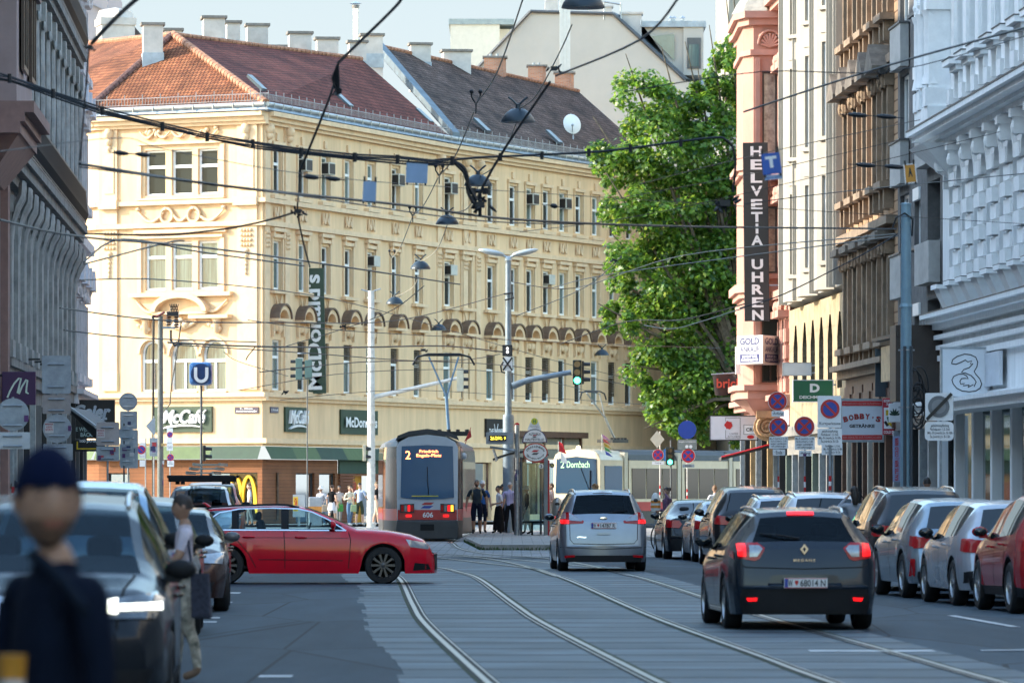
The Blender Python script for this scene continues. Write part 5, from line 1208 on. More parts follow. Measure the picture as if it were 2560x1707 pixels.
c=Car('silver people carrier driving away in the middle of the street',FORD,(1.88,110.6,0),HD,silver,name='people_carrier',rails=silver)
c.both([(-.885,1.10),(-.84,1.215),(-.70,1.215),(-.40,1.03),(-.42,.99),(-.86,.965)],'rear',red_l,'tail_light',.01)
c.both([(-.70,1.20),(-.43,1.05),(-.46,1.03),(-.70,1.045)],'rear',wht_l,'lamp_lens',.016); c.both([(-.875,1.19),(-.76,1.2),(-.76,1.08),(-.875,1.07)],'rear',mat('pink_clear_lens',(.55,.35,.36),.1,coat=1),'lamp_lens',.016)
c.both([(-.86,1.06),(-.71,1.05),(-.71,.985),(-.86,.985)],'rear',red_on,'lit_lamp',.018)
c.patch([(-.2,1.64),(.2,1.64),(.2,1.605),(-.2,1.605)],'rear',mat('dark_brake_lamp',(.06,.008,.01),.2,coat=1),'high_brake_light',.01)
c.plate(.945,'W|14787 R'); c.both([(-.80,.33),(-.59,.345),(-.6,.30),(-.79,.28)],'rear',red_l,'reflector',.012)
c.patch([(-.14,.80),(.14,.80),(.13,.755),(-.13,.755)],'rear',silver,'tailgate_handle',.035)
c.line([(-.70,1.12),(-.69,.66),(-.62,.575),(0,.56),(.62,.575),(.69,.66),(.70,1.12)],'rear',.014); c.line([(-.88,.50),(0,.46),(.88,.50)],'rear',.012)
b=MB(); b.rev([(.0,.012),(.035,.01),(.04,0)],n=14,sx=2.0,sy=.9); h=c.ray((0,-3,1.09),(0,1,0),.005); b.v=[V((v.x,h.y-v.z,1.09+v.y)) for v in b.v]; o=b.build('emblem',chrome,c.o,local=True)
c.line([(-.55,.70),(-.50,.715),(-.4,.70),(-.36,.705)],'rear',.03,chrome,'model_badge',.008); wiper(c,.12,1.2,.50,1.24)
REN=dict(L=4.56,r=.325,yr=.90,yf=3.60,sill=.2,hand=(1.5,2.4),blk=(.48,.35),bulge=(.12,.1),
 top=[(0,.55),(.0,.86),(.04,.98),(.12,1.075),(.45,1.37),(.55,1.43),(.9,1.455),(1.7,1.475),(2.3,1.45),(2.7,1.37),(3.2,1.12),(3.55,.98),(4.0,.90),(4.4,.75),(4.56,.5)],
 belt=[(0,.5),(.05,.93),(.5,1.03),(2,.97),(3.2,.92),(4.0,.80),(4.4,.6),(4.56,.45)],
 wt=[(0,.74),(.12,.66),(.45,.535),(.9,.57),(2.4,.58),(3.0,.64),(3.55,.72),(4.2,.68),(4.56,.5)],
 wb=[(0,.78),(.1,.85),(.3,.89),(.9,.904),(3.6,.90),(4.1,.85),(4.4,.74),(4.56,.6)],
 ws=(2.5,3.5),rw=(.12,.45),side=[(.62,1.15),(1.25,2.0),(2.1,3.1)],gaps=[[(1.2,.95),(1.35,.3)],[(2.05,.92),(2.07,.3)]])
dkg=paintm('dark_blue_grey_paint',(.006,.014,.026),.05,.25)
c=Car('dark grey estate car driving away with its brake lights on',REN,(3.50,64.6,0),.055,dkg,name='estate_car',rails=mat('bright_roof_rail',(.55,.57,.6),.25,metal=.8,var=.05),mir=trim,sp=5)
rl=[(-.80,.985),(-.77,1.05),(-.56,1.05),(-.47,.985),(-.54,.86),(-.60,.835),(-.79,.87)]
c.both(rl,'rear',red_l,'tail_light',.01); c.both([(-.66,1.015),(-.54,1.015),(-.50,.975),(-.57,.885),(-.66,.885)],'rear',wht_l,'lamp_lens',.017)
c.both([(-.79,1.03),(-.70,1.035),(-.70,.885),(-.785,.895)],'rear',red_on,'lit_lamp',.017); c.both([(-.83,.95),(-.9,.98),(-.9,.85),(-.83,.85)],'rear',red_l,'side_lamp',.01)
c.patch([(-.16,1.415),(.16,1.415),(.165,1.375),(-.165,1.375)],'rear',red_on,'high_brake_light',.012)
c.plate(.575,'W|68014 N'); c.patch([(-.40,.66),(-.30,.67),(.30,.67),(.40,.66),(.46,.5),(-.46,.5)],'rear',dkg,'plate_recess',.004)
c.both([(-.70,.395),(-.57,.40),(-.58,.36),(-.68,.355)],'rear',red_on,'reflector',.012)  # reflectors, not lamps, given the brake lamps' glow
b=MB(); p=[(0,.065),(.05,0),(0,-.065),(-.05,0)]; q=[(0,.032),(.022,0),(0,-.032),(-.022,0)]
for i in range(4): b.prism([p[i],p[(i+1)%4],q[(i+1)%4],q[i]],0,.02)
h=c.ray((0,-3,.975),(0,1,0),.006); b.v=[V((v.x,h.y-v.z,.975+v.y)) for v in b.v]; b.build('emblem',chrome,c.o,local=True)
h=c.ray((0,-3,.86),(0,1,0),.004); m=text_mb('MEGANE',M(((1,0,0,0),(0,0,-1,h.y-.002),(0,1,0,.845),(0,0,0,1))),.032,.26,bold=.012,space=1.4); m.build('model_badge',chrome,c.o,local=True)
c.line([(-.76,.80),(-.70,.76),(0,.74),(.70,.76),(.76,.80)],'rear',.012); c.line([(-.86,.50),(0,.47),(.86,.50)],'rear',.012); wiper(c,-.05,1.09,-.52,1.15)
c.patch([(-.55,.25),(.55,.25),(.5,.2),(-.5,.2)],'rear',under,'diffuser',.01)
# parked cars
SUV=dict(L=4.45,r=.36,yr=.85,yf=3.5,sill=.24,clad=True,hand=(1.45,2.4),blk=(.42,.4),bulge=(.10,.1),
 top=[(0,.55),(.0,.92),(.05,1.05),(.14,1.15),(.42,1.52),(.3,1.5),(.55,1.58),(1.0,1.62),(1.8,1.64),(2.4,1.58),(2.7,1.5),(3.2,1.22),(3.5,1.08),(4.0,1.0),(4.3,.85),(4.45,.55)],
 belt=[(0,.5),(.05,1.0),(.5,1.1),(2,1.04),(3.2,.98),(4.0,.88),(4.35,.65),(4.45,.5)],
 wt=[(0,.72),(.14,.68),(.42,.57),(1,.6),(2.4,.6),(3.0,.66),(3.5,.74),(4.1,.7),(4.45,.5)],
 wb=[(0,.80),(.1,.88),(.3,.91),(.9,.925),(3.5,.92),(4.1,.86),(4.35,.74),(4.45,.6)],
 ws=(2.55,3.45),rw=(.14,.42),side=[(.65,1.1),(1.2,2.0),(2.1,3.15)],gaps=[[(1.15,1.0),(1.3,.35)],[(2.05,1.0),(2.07,.35)]])
SUV['top']=[p for p in SUV['top'] if p!=(.3,1.5)]
def scaled(S,ky=1,kz=1,kw=1,**k):
    T=dict(S)
    for a in('top','belt'): T[a]=[(round(y*ky,3),z*kz) for y,z in S[a]]
    for a in('wt','wb'): T[a]=[(round(y*ky,3),z*kw) for y,z in S[a]]
    for a in('ws','rw'): T[a]=tuple(round(y*ky,3) for y in S[a])
    T['side']=[tuple(round(y*ky,3) for y in p) for p in S['side']]; T['gaps']=[[(y*ky,z*kz) for y,z in l] for l in S['gaps']]
    for a in('L','yr','yf'): T[a]=S[a]*ky
    T['hand']=tuple(y*ky for y in S['hand']); T.update(k); return T
def rowx(d): return 10.42-.05*d+.93   # centre of the right parked row
GR='cars parked along the right kerb'
def rear_kit(c,style,plate=None):
    zb=interp(c.S['belt'],.1)
    if style=='bar': c.patch([(-.80,zb-.02),(.80,zb-.02),(.72,zb-.13),(-.72,zb-.13)],'rear',mat('dark_red_lamp_bar',(.10,.006,.012),.12,coat=1),'tail_light',.012); c.both([(-.84,zb-.0),(-.45,zb-.03),(-.5,zb-.15),(-.84,zb-.18)],'rear',red_l,'tail_light',.016); c.both([(-.88,.62),(-.82,.62),(-.82,.35),(-.88,.35)],'rear',red_l,'fog_lamp',.012)
    else: c.both([(-.86,zb+.03),(-.56,zb+.01),(-.50,zb-.08),(-.56,zb-.17),(-.86,zb-.16)],'rear',red_l,'tail_light',.014)
    for sd,sx in(('left',-1),('right',1)): c.patch([(.02,zb-.02),(.26,zb+.02),(.2,zb-.14),(.02,zb-.16)],sd,red_l,'tail_light',.01)
    if plate: c.plate(plate,None)
    c.line([(-.70,zb-.2),(-.66,.6),(0,.56),(.66,.6),(.70,zb-.2)],'rear',.014)
pw=[('red_paint',(.36,.008,.014),0),('pearl_white_paint',(.40,.43,.48),.3),('pale_silver_blue_paint',(.25,.31,.36),.5),('black_car_paint',(.012,.013,.016),.2),('white_car_paint',(.62,.65,.68),.1)]
PM={n:paintm(n,c_,m_,.22) for n,c_,m_ in pw}
c=Car('dark red crossover cut off by the right edge, nearest of the parked row',scaled(SUV,.95,.99),(rowx(73)+.02,72.6,0),.085,PM['red_paint'],GR,gl=autoglass_d,sp=5); rear_kit(c,'n'); c.patch([(-.6,1.45),(.6,1.45),(.6,1.40),(-.6,1.40)],'rear',trim,'spoiler_edge',.03)
c=Car('pearl white hatchback parked behind the red crossover',scaled(SUV,.97,.935,clad=False,r=.34),(rowx(78)-.08,77.7,0),.085,PM['pearl_white_paint'],GR,gl=autoglass_d,sp=5,mir=trim); rear_kit(c,'n'); c.both([(-.86,.50),(-.74,.52),(-.76,.36),(-.86,.34)],'rear',trim,'air_vent',.01)
c=Car('pale silver blue crossover with a dark red lamp bar',scaled(SUV,1.0,.95,clad=False),(rowx(83.5)-.14,83.2,0),.085,PM['pale_silver_blue_paint'],GR,gl=autoglass_d,sp=5,mir=trim); rear_kit(c,'bar')
c=Car('tall black crossover with silver roof rails in the right row',scaled(SUV,1.04,1.06),(rowx(89.5)-.02,89.3,0),.07,PM['black_car_paint'],GR,gl=autoglass_d,rails=chrome,sp=5); rear_kit(c,'n',.75)
c=Car('white crossover parked just beyond the dark estate car',scaled(SUV,1,1.0),(rowx(105.5)+.05,105.2,0),HD,PM['white_car_paint'],GR,gl=autoglass_d,rails=chrome,sp=5); rear_kit(c,'n',.75)
c=Car('small grey white car with arched roof rails beside the big black one',scaled(SUV,.94,.96),(rowx(112)-.05,111.5,0),HD,paintm('light_grey_paint',(.42,.45,.48),.5),GR,gl=autoglass_d,rails=chrome,sp=5,mir=trim); rear_kit(c,'n',.7)
c=Car('big black luxury off-roader with a boxy roof',scaled(SUV,1.1,1.07,1.04,clad=False),(rowx(118)-.12,117.5,0),HD,PM['black_car_paint'],GR,gl=autoglass_d,sp=5,mir=trim); rear_kit(c,'n',.75)
SED=dict(REN); SED=scaled(REN,1.02,.985)
SED['top']=[(0,.6),(0,.9),(.06,1.0),(.3,1.06),(.6,1.1),(1.15,1.36),(1.4,1.42),(1.9,1.44),(2.4,1.41),(2.8,1.33),(3.25,1.1),(3.6,.97),(4.1,.88),(4.5,.72),(4.65,.5)]; SED['rw']=(.5,1.15); SED['side']=[(1.1,1.4),(1.45,2.1),(2.2,3.15)]; SED['ws']=(2.55,3.5)
c=Car('silver grey saloon between two black cars',SED,(rowx(126)+.05,124.6,0),HD,paintm('mid_grey_paint',(.22,.24,.27),.5),GR,gl=autoglass_d,sp=5); rear_kit(c,'n',.7)
c=Car('black saloon at the far end of the right row',SED,(rowx(133)-.12,129.6,0),HD,PM['black_car_paint'],GR,gl=autoglass_d,sp=5); rear_kit(c,'n',.7)
# left row: fronts towards the camera
GL='cars parked along the left kerb'
def front_kit(c,zl=.78,lm=wht_l,grille=True):
    c.both([(-.82,zl+.02),(-.52,zl-.02),(-.48,zl-.12),(-.80,zl-.14)],'front',lm,'headlight',.012)
    if grille: c.patch([(-.42,zl),(.42,zl),(.36,zl-.25),(-.36,zl-.25)],'front',trim,'grille',.01)
    c.patch([(-.7,.42),(.7,.42),(.62,.26),(-.62,.26)],'front',trim,'intake',.01)
XC=scaled(SUV,1.05,1.015,1.02,clad=True)
XC['bulge']=(.1,.14)
dkx=mat('black_sapphire_paint',(.008,.011,.016),.25,var=.05,coat=.25,spec=.15)
c=Car('dark grey off-roader with its headlight lit, nearest on the left',XC,(-3.27,37.0,0),PI+HD,dkx,GL,faces=True,rails=mat('satin_roof_rail',(.55,.58,.6),.3,metal=.8,var=.05),sp=5,mir=trim)
hl=mat('headlight_glow',(1,1,.86),.3,var=0,emit=.7)
c.both([(-.86,.98),(-.46,.92),(-.44,.80),(-.82,.80)],'front',lampdark,'headlight',.012); c.both([(-.85,.905),(-.50,.885),(-.50,.845),(-.85,.855)],'front',hl,'daytime_lamp',.02); c.both([(-.56,.93),(-.49,.92),(-.49,.83),(-.56,.83)],'front',hl,'daytime_lamp',.021); c.both([(-.86,.97),(-.80,.97),(-.80,.86),(-.86,.86)],'front',wht_l,'lamp_lens',.018)
c.patch([(-.42,.92),(.42,.92),(.40,.62),(-.40,.62)],'front',trim,'grille',.012)
for x in [-.39+.065*i for i in range(13)]: c.line([(x,.90),(x*.97,.64)],'front',.014,chrome,'grille_bar',.022)
c.line([(-.43,.93),(.43,.93),(.41,.61),(-.41,.61),(-.43,.93)],'front',.022,chrome,'grille_frame',.022)
c.patch([(-.8,.46),(.8,.46),(.7,.24),(-.7,.24)],'front',trim,'intake',.012); c.line([(-.75,.33),(.75,.33)],'front',.03,chrome,'chrome_strip',.02)
c.line([(-.55,4.62),(-.62,4.0),(-.66,3.65)],'top',.02,under,'panel_gap'); c.line([(.55,4.62),(.62,4.0),(.66,3.65)],'top',.02,under,'panel_gap')
VAN=scaled(SUV,1.0,1.1,1.0,clad=False); VAN['top']=[(0,.55),(0,1.0),(.03,1.2),(.06,1.3),(.2,1.66),(.5,1.75),(1.2,1.78),(2.2,1.77),(2.75,1.68),(3.3,1.36),(3.6,1.15),(4.1,1.02),(4.35,.85),(4.45,.55)]; VAN['rw']=(.06,.2)
c=Car('light blue van with a roof fin behind the off-roader',VAN,(-4.13,50.6,0),PI+HD,paintm('light_blue_paint',(.17,.30,.44),.3),GL,faces=True,name='parked_van',cat='van',mir=trim,rim=rimm); front_kit(c,.85)
c.box(.42,.52,2.3,2.42,1.77,1.90,mat('bright_roof_fin',(.6,.62,.66),.3),'roof_fin')
c=Car('dark crossover half hidden behind the woman crossing',scaled(SUV,1,.985),(-4.48,61.6,0),PI+HD,paintm('bronze_reflection_paint',(.06,.045,.035),.4),GL,faces=True,mir=trim); front_kit(c,.85)  # dark car, a bronze reflection is put into its paint colour
c=Car('brown hatchback with clear headlights in front of the red estate car',scaled(REN,.96,.98),(-4.78,74.0,0),PI+HD,paintm('dark_brown_paint',(.055,.026,.020),.4),GL,faces=True,mir=paintm('grey_mirror_cap',(.12,.12,.13),.3)); front_kit(c,.80)
c=Car('grey car between the brown hatchback and the ladder-rack van',scaled(REN,.98,1.03),(-5.55,82.5,0),PI+HD,paintm('pale_silver_paint',(.16,.18,.20),.4),GL,faces=True); front_kit(c,.82)
c=Car('white delivery van with black roof bars',VAN,(-7.35,127,0),PI+HD,PM['white_car_paint'],GL,faces=True,name='parked_van',cat='van',mir=trim); front_kit(c,.85)
rk=thing('roof_ladder_rack','black roof rack with stacked aluminium ladders on the white van','roof rack',(-7.4,129.2,1.85))
for y in (128.4,130.4): 
    b=MB(); b.bx(-8.2,-6.6,y-.05,y+.05,1.95,2.02); b.bx(-8.0,-7.9,y-.05,y+.05,1.8,1.95); b.bx(-6.9,-6.8,y-.05,y+.05,1.8,1.95); b.build('cross_bar',trim,rk)
b=MB(); b.bx(-8.15,-6.55,128.0,128.5,1.86,2.0); b.build('front_spoiler',trim,rk,bev=.02)
for i in range(3):
    b=MB(); x0=-7.75+.08*i; z=2.04+i*.1
    for x in(x0,x0+.62): b.bx(x,x+.05,128.2,131.5,z,z+.07)
    for j in range(9): b.bx(x0+.051,x0+.619,128.4+j*.36,128.44+j*.36,z+.02,z+.05)
    b.build('ladder',mat('aluminium_ladder',(.4,.42,.42),.35,metal=.7,var=.1),rk)
c=Car('orange red van with a large black mirror',scaled(VAN,1.05,1.06),(-8.15,146,0),PI+HD,paintm('orange_red_paint',(.55,.10,.03),0,.3),GL,faces=True,name='parked_van',cat='van',mir=trim); front_kit(c,.85)
# ================================================================ trams
def tram_mats():
    return dict(red=mat('tram_red',(.42,.02,.025),.3,var=.06,coat=.6),grey=mat('tram_light_grey',(.50,.54,.58),.35,var=.05,coat=.5),dark=mat('tram_dark_skirt',(.045,.047,.05),.5,var=.15),cream=mat('tram_cream',(.62,.51,.36),.35,var=.06,coat=.5),
      glass=glass('tram_glass_sky_reflection',(.045,.11,.20),r=.03,refl=1.3),side=glass('tram_side_glass',(.07,.035,.03),r=.05,refl=1.4),rub=trim,beige=mat('tram_beige_panel',(.50,.44,.34),.3,var=.08,coat=.6))  # tram glass base tinted blue for the sky it reflects
TM=tram_mats()
def pantograph(p,T,base,top,w=1.9,m=black,am=None):
    """base, top local points (x,y up,z)"""
    b=V(base);t=V(top); am=am or m
    q=MB(T); q.tube([b,b.lerp(t,.45)+V((.0,0,0))],.055,6); kn=b.lerp(t,.45)
    for s in(-1,1): q.tube([kn,(t.x+s*w*.28,t.y-.05,t.z)],.035,5)
    q.build('pantograph_arm',am,p)
    q=MB(T); q.tube([(t.x-w*.5-.15,t.y-.32,t.z),(t.x-w*.5,t.y-.06,t.z),(t.x-w*.3,t.y+.04,t.z),(t.x+w*.3,t.y+.04,t.z),(t.x+w*.5,t.y-.06,t.z),(t.x+w*.5+.15,t.y-.32,t.z)],.035,6); q.tube([(t.x-w*.4,t.y+.0,t.z-.25),(t.x+w*.4,t.y+.0,t.z-.25)],.025,5); q.build('contact_bow',m,p)
    q=MB(T); q.bx(b.x-.7,b.x+.7,b.y-.16,b.y-.02,b.z-.5,b.z+.3)
    for i in range(5): q.tube([(b.x-.6+i*.3,b.y-.05,b.z+.2),(b.x-.6+i*.3,b.y+.05,b.z+.2)],.07,6)
    q.build('roof_equipment',m,p)
# --- tram driving away
xc=-2.72; dT=173.5
t=thing('tram','red and grey low floor tram driving away beside the platform','tram',(xc,dT,0))
st=[(0,0,.97),(.18,-.02,1.06),(.55,-.05,1.19),(3.4,-.3,1.2),(3.45,-.3,1.12),(3.8,-.33,1.12),(3.85,-.33,1.2),(9,-.6,1.2),(9.05,-.6,1.12),(9.4,-.6,1.12),(9.45,-.6,1.2),(16,-.3,1.2),(22,.2,1.2)]
def ringz(hw):
    P=[(hw*.9,.10,'d'),(hw*.985,.14,'d'),(hw,.68,'r'),(hw,1.05,'s'),(hw*.995,2.65,'c'),(hw*.97,3.05,'c'),(hw*.9,3.2,'o'),(hw*.6,3.38,'o'),(hw*.3,3.45,'o'),(0,3.47,'o')]
    return P
vs=[];grp={}
for (y,cx,hw) in st:
    for s in(1,-1):
        for (x,z,_) in ringz(hw): vs.append((xc+cx+s*x,dT+y,z))
n=10
for i in range(len(st)-1):
    for s,o in((1,0),(-1,n)):
        for j in range(n-1):
            a=i*2*n+o+j; k=ringz(1)[j+1][2]; k=ringz(1)[j][2] if j else 'd'
            k={0:'d',1:'d',2:'r',3:'s',4:'c',5:'o',6:'o',7:'o',8:'o'}[j]
            joint=st[i+1][2]<1.15 and st[i][2]<1.15 and i>1
            grp.setdefault('j' if joint else k,[]).append((a,a+2*n,a+2*n+1,a+1))
def tpart(ks,name,m):
    F_=[f for k in ks for f in grp.get(k,[])]; used=sorted({i for f in F_ for i in f}); mp={v:i for i,v in enumerate(used)}
    mb=MB(); mb.v=[V(vs[i]) for i in used]; mb.f=[tuple(mp[i] for i in f) for f in F_]; mb.k=[0]*len(F_); return mb.build(name,m,t,smooth=40)
tpart('d','skirt',TM['dark']); tpart('r','side_band',TM['red']); tpart('s','side_glazing',TM['side']); tpart('c','upper_side',glass('tram_dark_side',(.05,.04,.036),r=.08,refl=1.2)); tpart('o','roof',mat('tram_roof_grey',(.10,.11,.12),.5,var=.15)); tpart('j','bellows',rubber)
TB=frame((xc,dT,0),(1,0))
def face(polys,z0,z1,name,m,T=TB,par=None,bev=0):
    mb=MB(T)
    for p in (polys if isinstance(polys[0],list) else [polys]): mb.prism(p,z0,z1)
    return mb.build(name,m,par or t,bev=bev)
face([(-.97,.66),(.97,.66),(.99,3.0),(.9,3.2),(.6,3.36),(0,3.44),(-.6,3.36),(-.9,3.2),(-.99,3.0)],-.1,.02,'rear_shell',TM['grey'])
face([(-1.02,3.25),(-.6,3.40),(0,3.46),(.6,3.40),(1.02,3.25),(.95,3.40),(.6,3.54),(0,3.62),(-.6,3.54),(-.95,3.40)],-.5,.05,'roof_visor',TM['dark'])
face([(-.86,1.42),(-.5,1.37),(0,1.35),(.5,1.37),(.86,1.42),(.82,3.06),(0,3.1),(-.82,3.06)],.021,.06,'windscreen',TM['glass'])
face([(-.95,.70),(.95,.70),(.95,1.02),(-.95,1.02)],.021,.07,'red_band',TM['red'])
face([(-1.0,.08),(1.0,.08),(1.02,.4),(.98,.69),(-.98,.69),(-1.02,.4)],-.1,.16,'bumper',TM['dark'],bev=.04)
face([(-.22,.36),(.22,.36),(.22,.56),(-.22,.56)],.161,.18,'coupling_hatch',trim)
for s in(-1,1):
    g=face([(s*.42,.93),(s*.88,.93),(s*.88,1.2),(s*.42,1.22)],.071,.10,'tail_light',blk)
    for i,mm in enumerate((red_l,mat('grey_lens',(.2,.22,.22),.2,coat=1),red_on,mat('amber_lamp',(1,.42,.03),.3,var=0,emit=.7) if s>0 else red_l)):
        x=s*.80-s*i*.105 if s<0 else .48+i*.105
        face([(x-.04,.97),(x+.04,.97),(x+.04,1.17),(x-.04,1.17)],.101,.112,'lamp',mm,par=g)
    face([(s*.60-.09,.79),(s*.60+.09,.79),(s*.60+.09,.87),(s*.60-.09,.87)],.071,.085,'reflector',red_on)
lettering('606',TB@M.Translation(V((.02,.86,.075))),.17,whitep,t,bold=.02,name='fleet_number')
em=face([[(-.2,1.18),(-.08,1.26),(.22,1.26),(.12,1.18)]],.021,.03,'emblem_red',TM['red']); face([[(-.22,1.07),(-.1,1.15),(.2,1.15),(.08,1.07)]],.021,.03,'emblem_blue',bluep)
orl=mat('orange_display_text',(1,.22,.07),.5,var=0,emit=2.0)
lettering('2',TB@M.Translation(V((-.62,2.78,.064))),.26,orl,t,name='line_number'); lettering('Friedrich\nEngels-Platz',TB@M.Translation(V((.05,2.82,.064))),.25,orl,t,w=.80,name='destination_text',bold=.01)
mb=MB(TB); mb.tube([(-.5,1.46,.065),(.35,1.46,.065)],.015,4); mb.build('yellow_strip',mat('yellow_strip',(.8,.7,.05),.5),t)
mb=MB(TB); mb.tube([(.0,2.4,.09),(.0,2.0,.1),(.05,1.5,.09)],.012,4); mb.build('wiper',trim,t)
mb=MB(TB); mb.sph((.95+.22,2.75,-.9),.1,.12,.1,10); mb.build('door_mirror',TM['grey'],t)
tg=at(1140,1095,dT+3); mb=MB(); mb.tube([at(1163,1110,dT+2),at(1177,1068,dT+2)],.012,4); mb.add([at(1160,1104,dT+2),at(1179,1092,dT+2),at(1176,1072,dT+2)],[(0,1,2)]); mb.build('red_flag',redp,t)
pantograph(t,TB,((1092-1066)/13500*dT+.3,3.6,-4.5),(.46,6.1,-5),1.75,black,mat('blue_grey_arm',(.14,.25,.38),.4,metal=.3))
# --- tram turning in
fr=V((3.88,236,0)); a=rad(31); T2_=frame(fr,(math.sin(a),math.cos(a)))
t2=thing('tram','cream fronted tram turning in from the right behind the silver people carrier','tram',(fr.x,fr.y,0))
def seg(x0,x1,h=3.3,front=False):
    mb=MB(T2_); mb.add([(x0,1.12,0),(x1,1.12,0),(x1,2.95,-.02),(x0,2.95,-.02),(x0,1.12,-2.4),(x1,1.12,-2.4),(x1,2.95,-2.38),(x0,2.95,-2.38)],[(0,1,2,3),(5,4,7,6),(4,0,3,7),(1,5,6,2)]); mb.build('body',TM['cream'],t2)
    mb=MB(T2_); pr=[(0,2.95),(-.1,3.2),(-.4,3.36),(-1.2,3.44),(-2.0,3.36),(-2.3,3.2),(-2.4,2.95)]
    mb.add([(x,y,z) for x in(x0,x1) for z,y in pr],[tuple(range(7)),tuple(range(13,6,-1))]+[(i,i+1,i+8,i+7) for i in range(6)]); mb.build('roof',TM['cream'] if front else mat('tram_roof_dark',(.05,.05,.05),.6),t2)
    mb=MB(T2_); mb.bx(x0,x1,.72,1.12,-2.4,.0); mb.build('side_band',TM['red'],t2)
    mb=MB(T2_); mb.bx(x0,x1,.15,.72,-2.38,-.02); mb.build('skirt',TM['dark'],t2)
sw=glass('tram_passenger_glass',(.13,.10,.08),r=.05,refl=1.2)
segs=[(0,2.2,True),(2.5,7.0,False),(7.3,11.8,False),(12.1,16.6,False)]
for x0,x1,f in segs:
    seg(x0,x1,front=f)
    for u0,u1 in (((.35,1.85),) if f else ((x0+.25,x0+1.45),(x0+1.55,x0+2.9),(x0+3.0,x1-.25))):
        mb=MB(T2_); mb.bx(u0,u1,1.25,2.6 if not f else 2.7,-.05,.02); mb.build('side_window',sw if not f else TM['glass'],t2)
for x in (2.2,7.0,11.8):
    mb=MB(T2_); mb.bx(x,x+.3,.3,3.2,-2.2,-.15); mb.build('bellows',rubber,t2); mb=MB(T2_); mb.bx(x-.18,x+.12,1.1,3.3,-.2,.04); mb.build('pillar',TM['beige'],t2)
TF=frame(fr+V((-math.cos(a)*2.4,math.sin(a)*2.4,0)),(math.cos(a),-math.sin(a)))   # front face
face([(.02,.72),(2.38,.72),(2.38,3.0),(2.2,3.25),(1.2,3.42),(.2,3.25),(.02,3.0)],-.1,.03,'front_shell',TM['cream'],TF,t2); face([(.14,1.5),(2.26,1.5),(2.2,3.0),(1.2,3.1),(.2,3.0)],.031,.07,'windscreen',glass('tram_front_glass',(.02,.055,.10),r=.08,refl=.25),TF,t2)
face([(.02,.2),(2.38,.2),(2.38,.85),(.02,.85)],.031,.1,'bumper',TM['red'],TF,t2)
for x in(.35,1.75): face([(x,1.0),(x+.3,1.0),(x+.3,1.25),(x,1.25)],.031,.07,'headlight',wht_l,TF,t2)
gl_=mat('green_display_text',(.30,.52,.30),.5,var=0,emit=.5)
lettering('2',TF@M.Translation(V((.5,2.76,.075))),.3,gl_,t2,name='line_number'); lettering('Dornbach',TF@M.Translation(V((1.3,2.76,.075))),.28,gl_,t2,w=1.15,name='destination_text')
mb=MB(TF); mb.tube([(1.9,1.55,.09),(1.92,2.5,.1)],.025,4); mb.tube([(1.9,1.55,.09),(1.3,2.9,.09)],.012,4); mb.build('wiper',trim,t2)
mb=MB(TF); mb.sph((1.15,3.48,-.2),.11,.11,.1,8); mb.build('roof_lamp',mat('lit_roof_lamp',(1,.9,.6),.4,var=0,emit=1.2),t2)
pantograph(t2,T2_,(3.3,3.9,-1.2),(1.4,5.95,-1.2),2.0,black,mat('pale_arm_steel',(.45,.45,.44),.4,metal=.5))
for px,ms in ((1398,('flag_red','flag_white')),(1507,('flag_pink','flag_rainbow'))):
    p=at(px-2,1120 if px<1450 else 1102,235); mb=MB(); mb.tube([p+V((0,0,-.5)),p+V((0,0,.3))],.012,4); o=mb.build('flag_staff',steel,t2)
    cs=[(.5,.02,.03),(.7,.7,.7)] if px<1450 else [(.55,.25,.4),(.5,.1,.1),(.55,.35,.05),(.1,.3,.1),(.08,.1,.4)]
    for i,c_ in enumerate(cs):
        mb=MB(); z1=p.z+.3-i*(.9/len(cs)); z0=z1-.9/len(cs); sx=.05+.08*i*(2/len(cs)); mb.add([(p.x+sx-.05,235,z1),(p.x+.12+sx,234.95,z1-.1),(p.x+.3+sx,235.05,z0-.1),(p.x+sx,235,z0)],[(0,1,2,3)]); mb.build('flag_cloth',mat('flag_%d_%d'%(px,i),c_,.8),o)
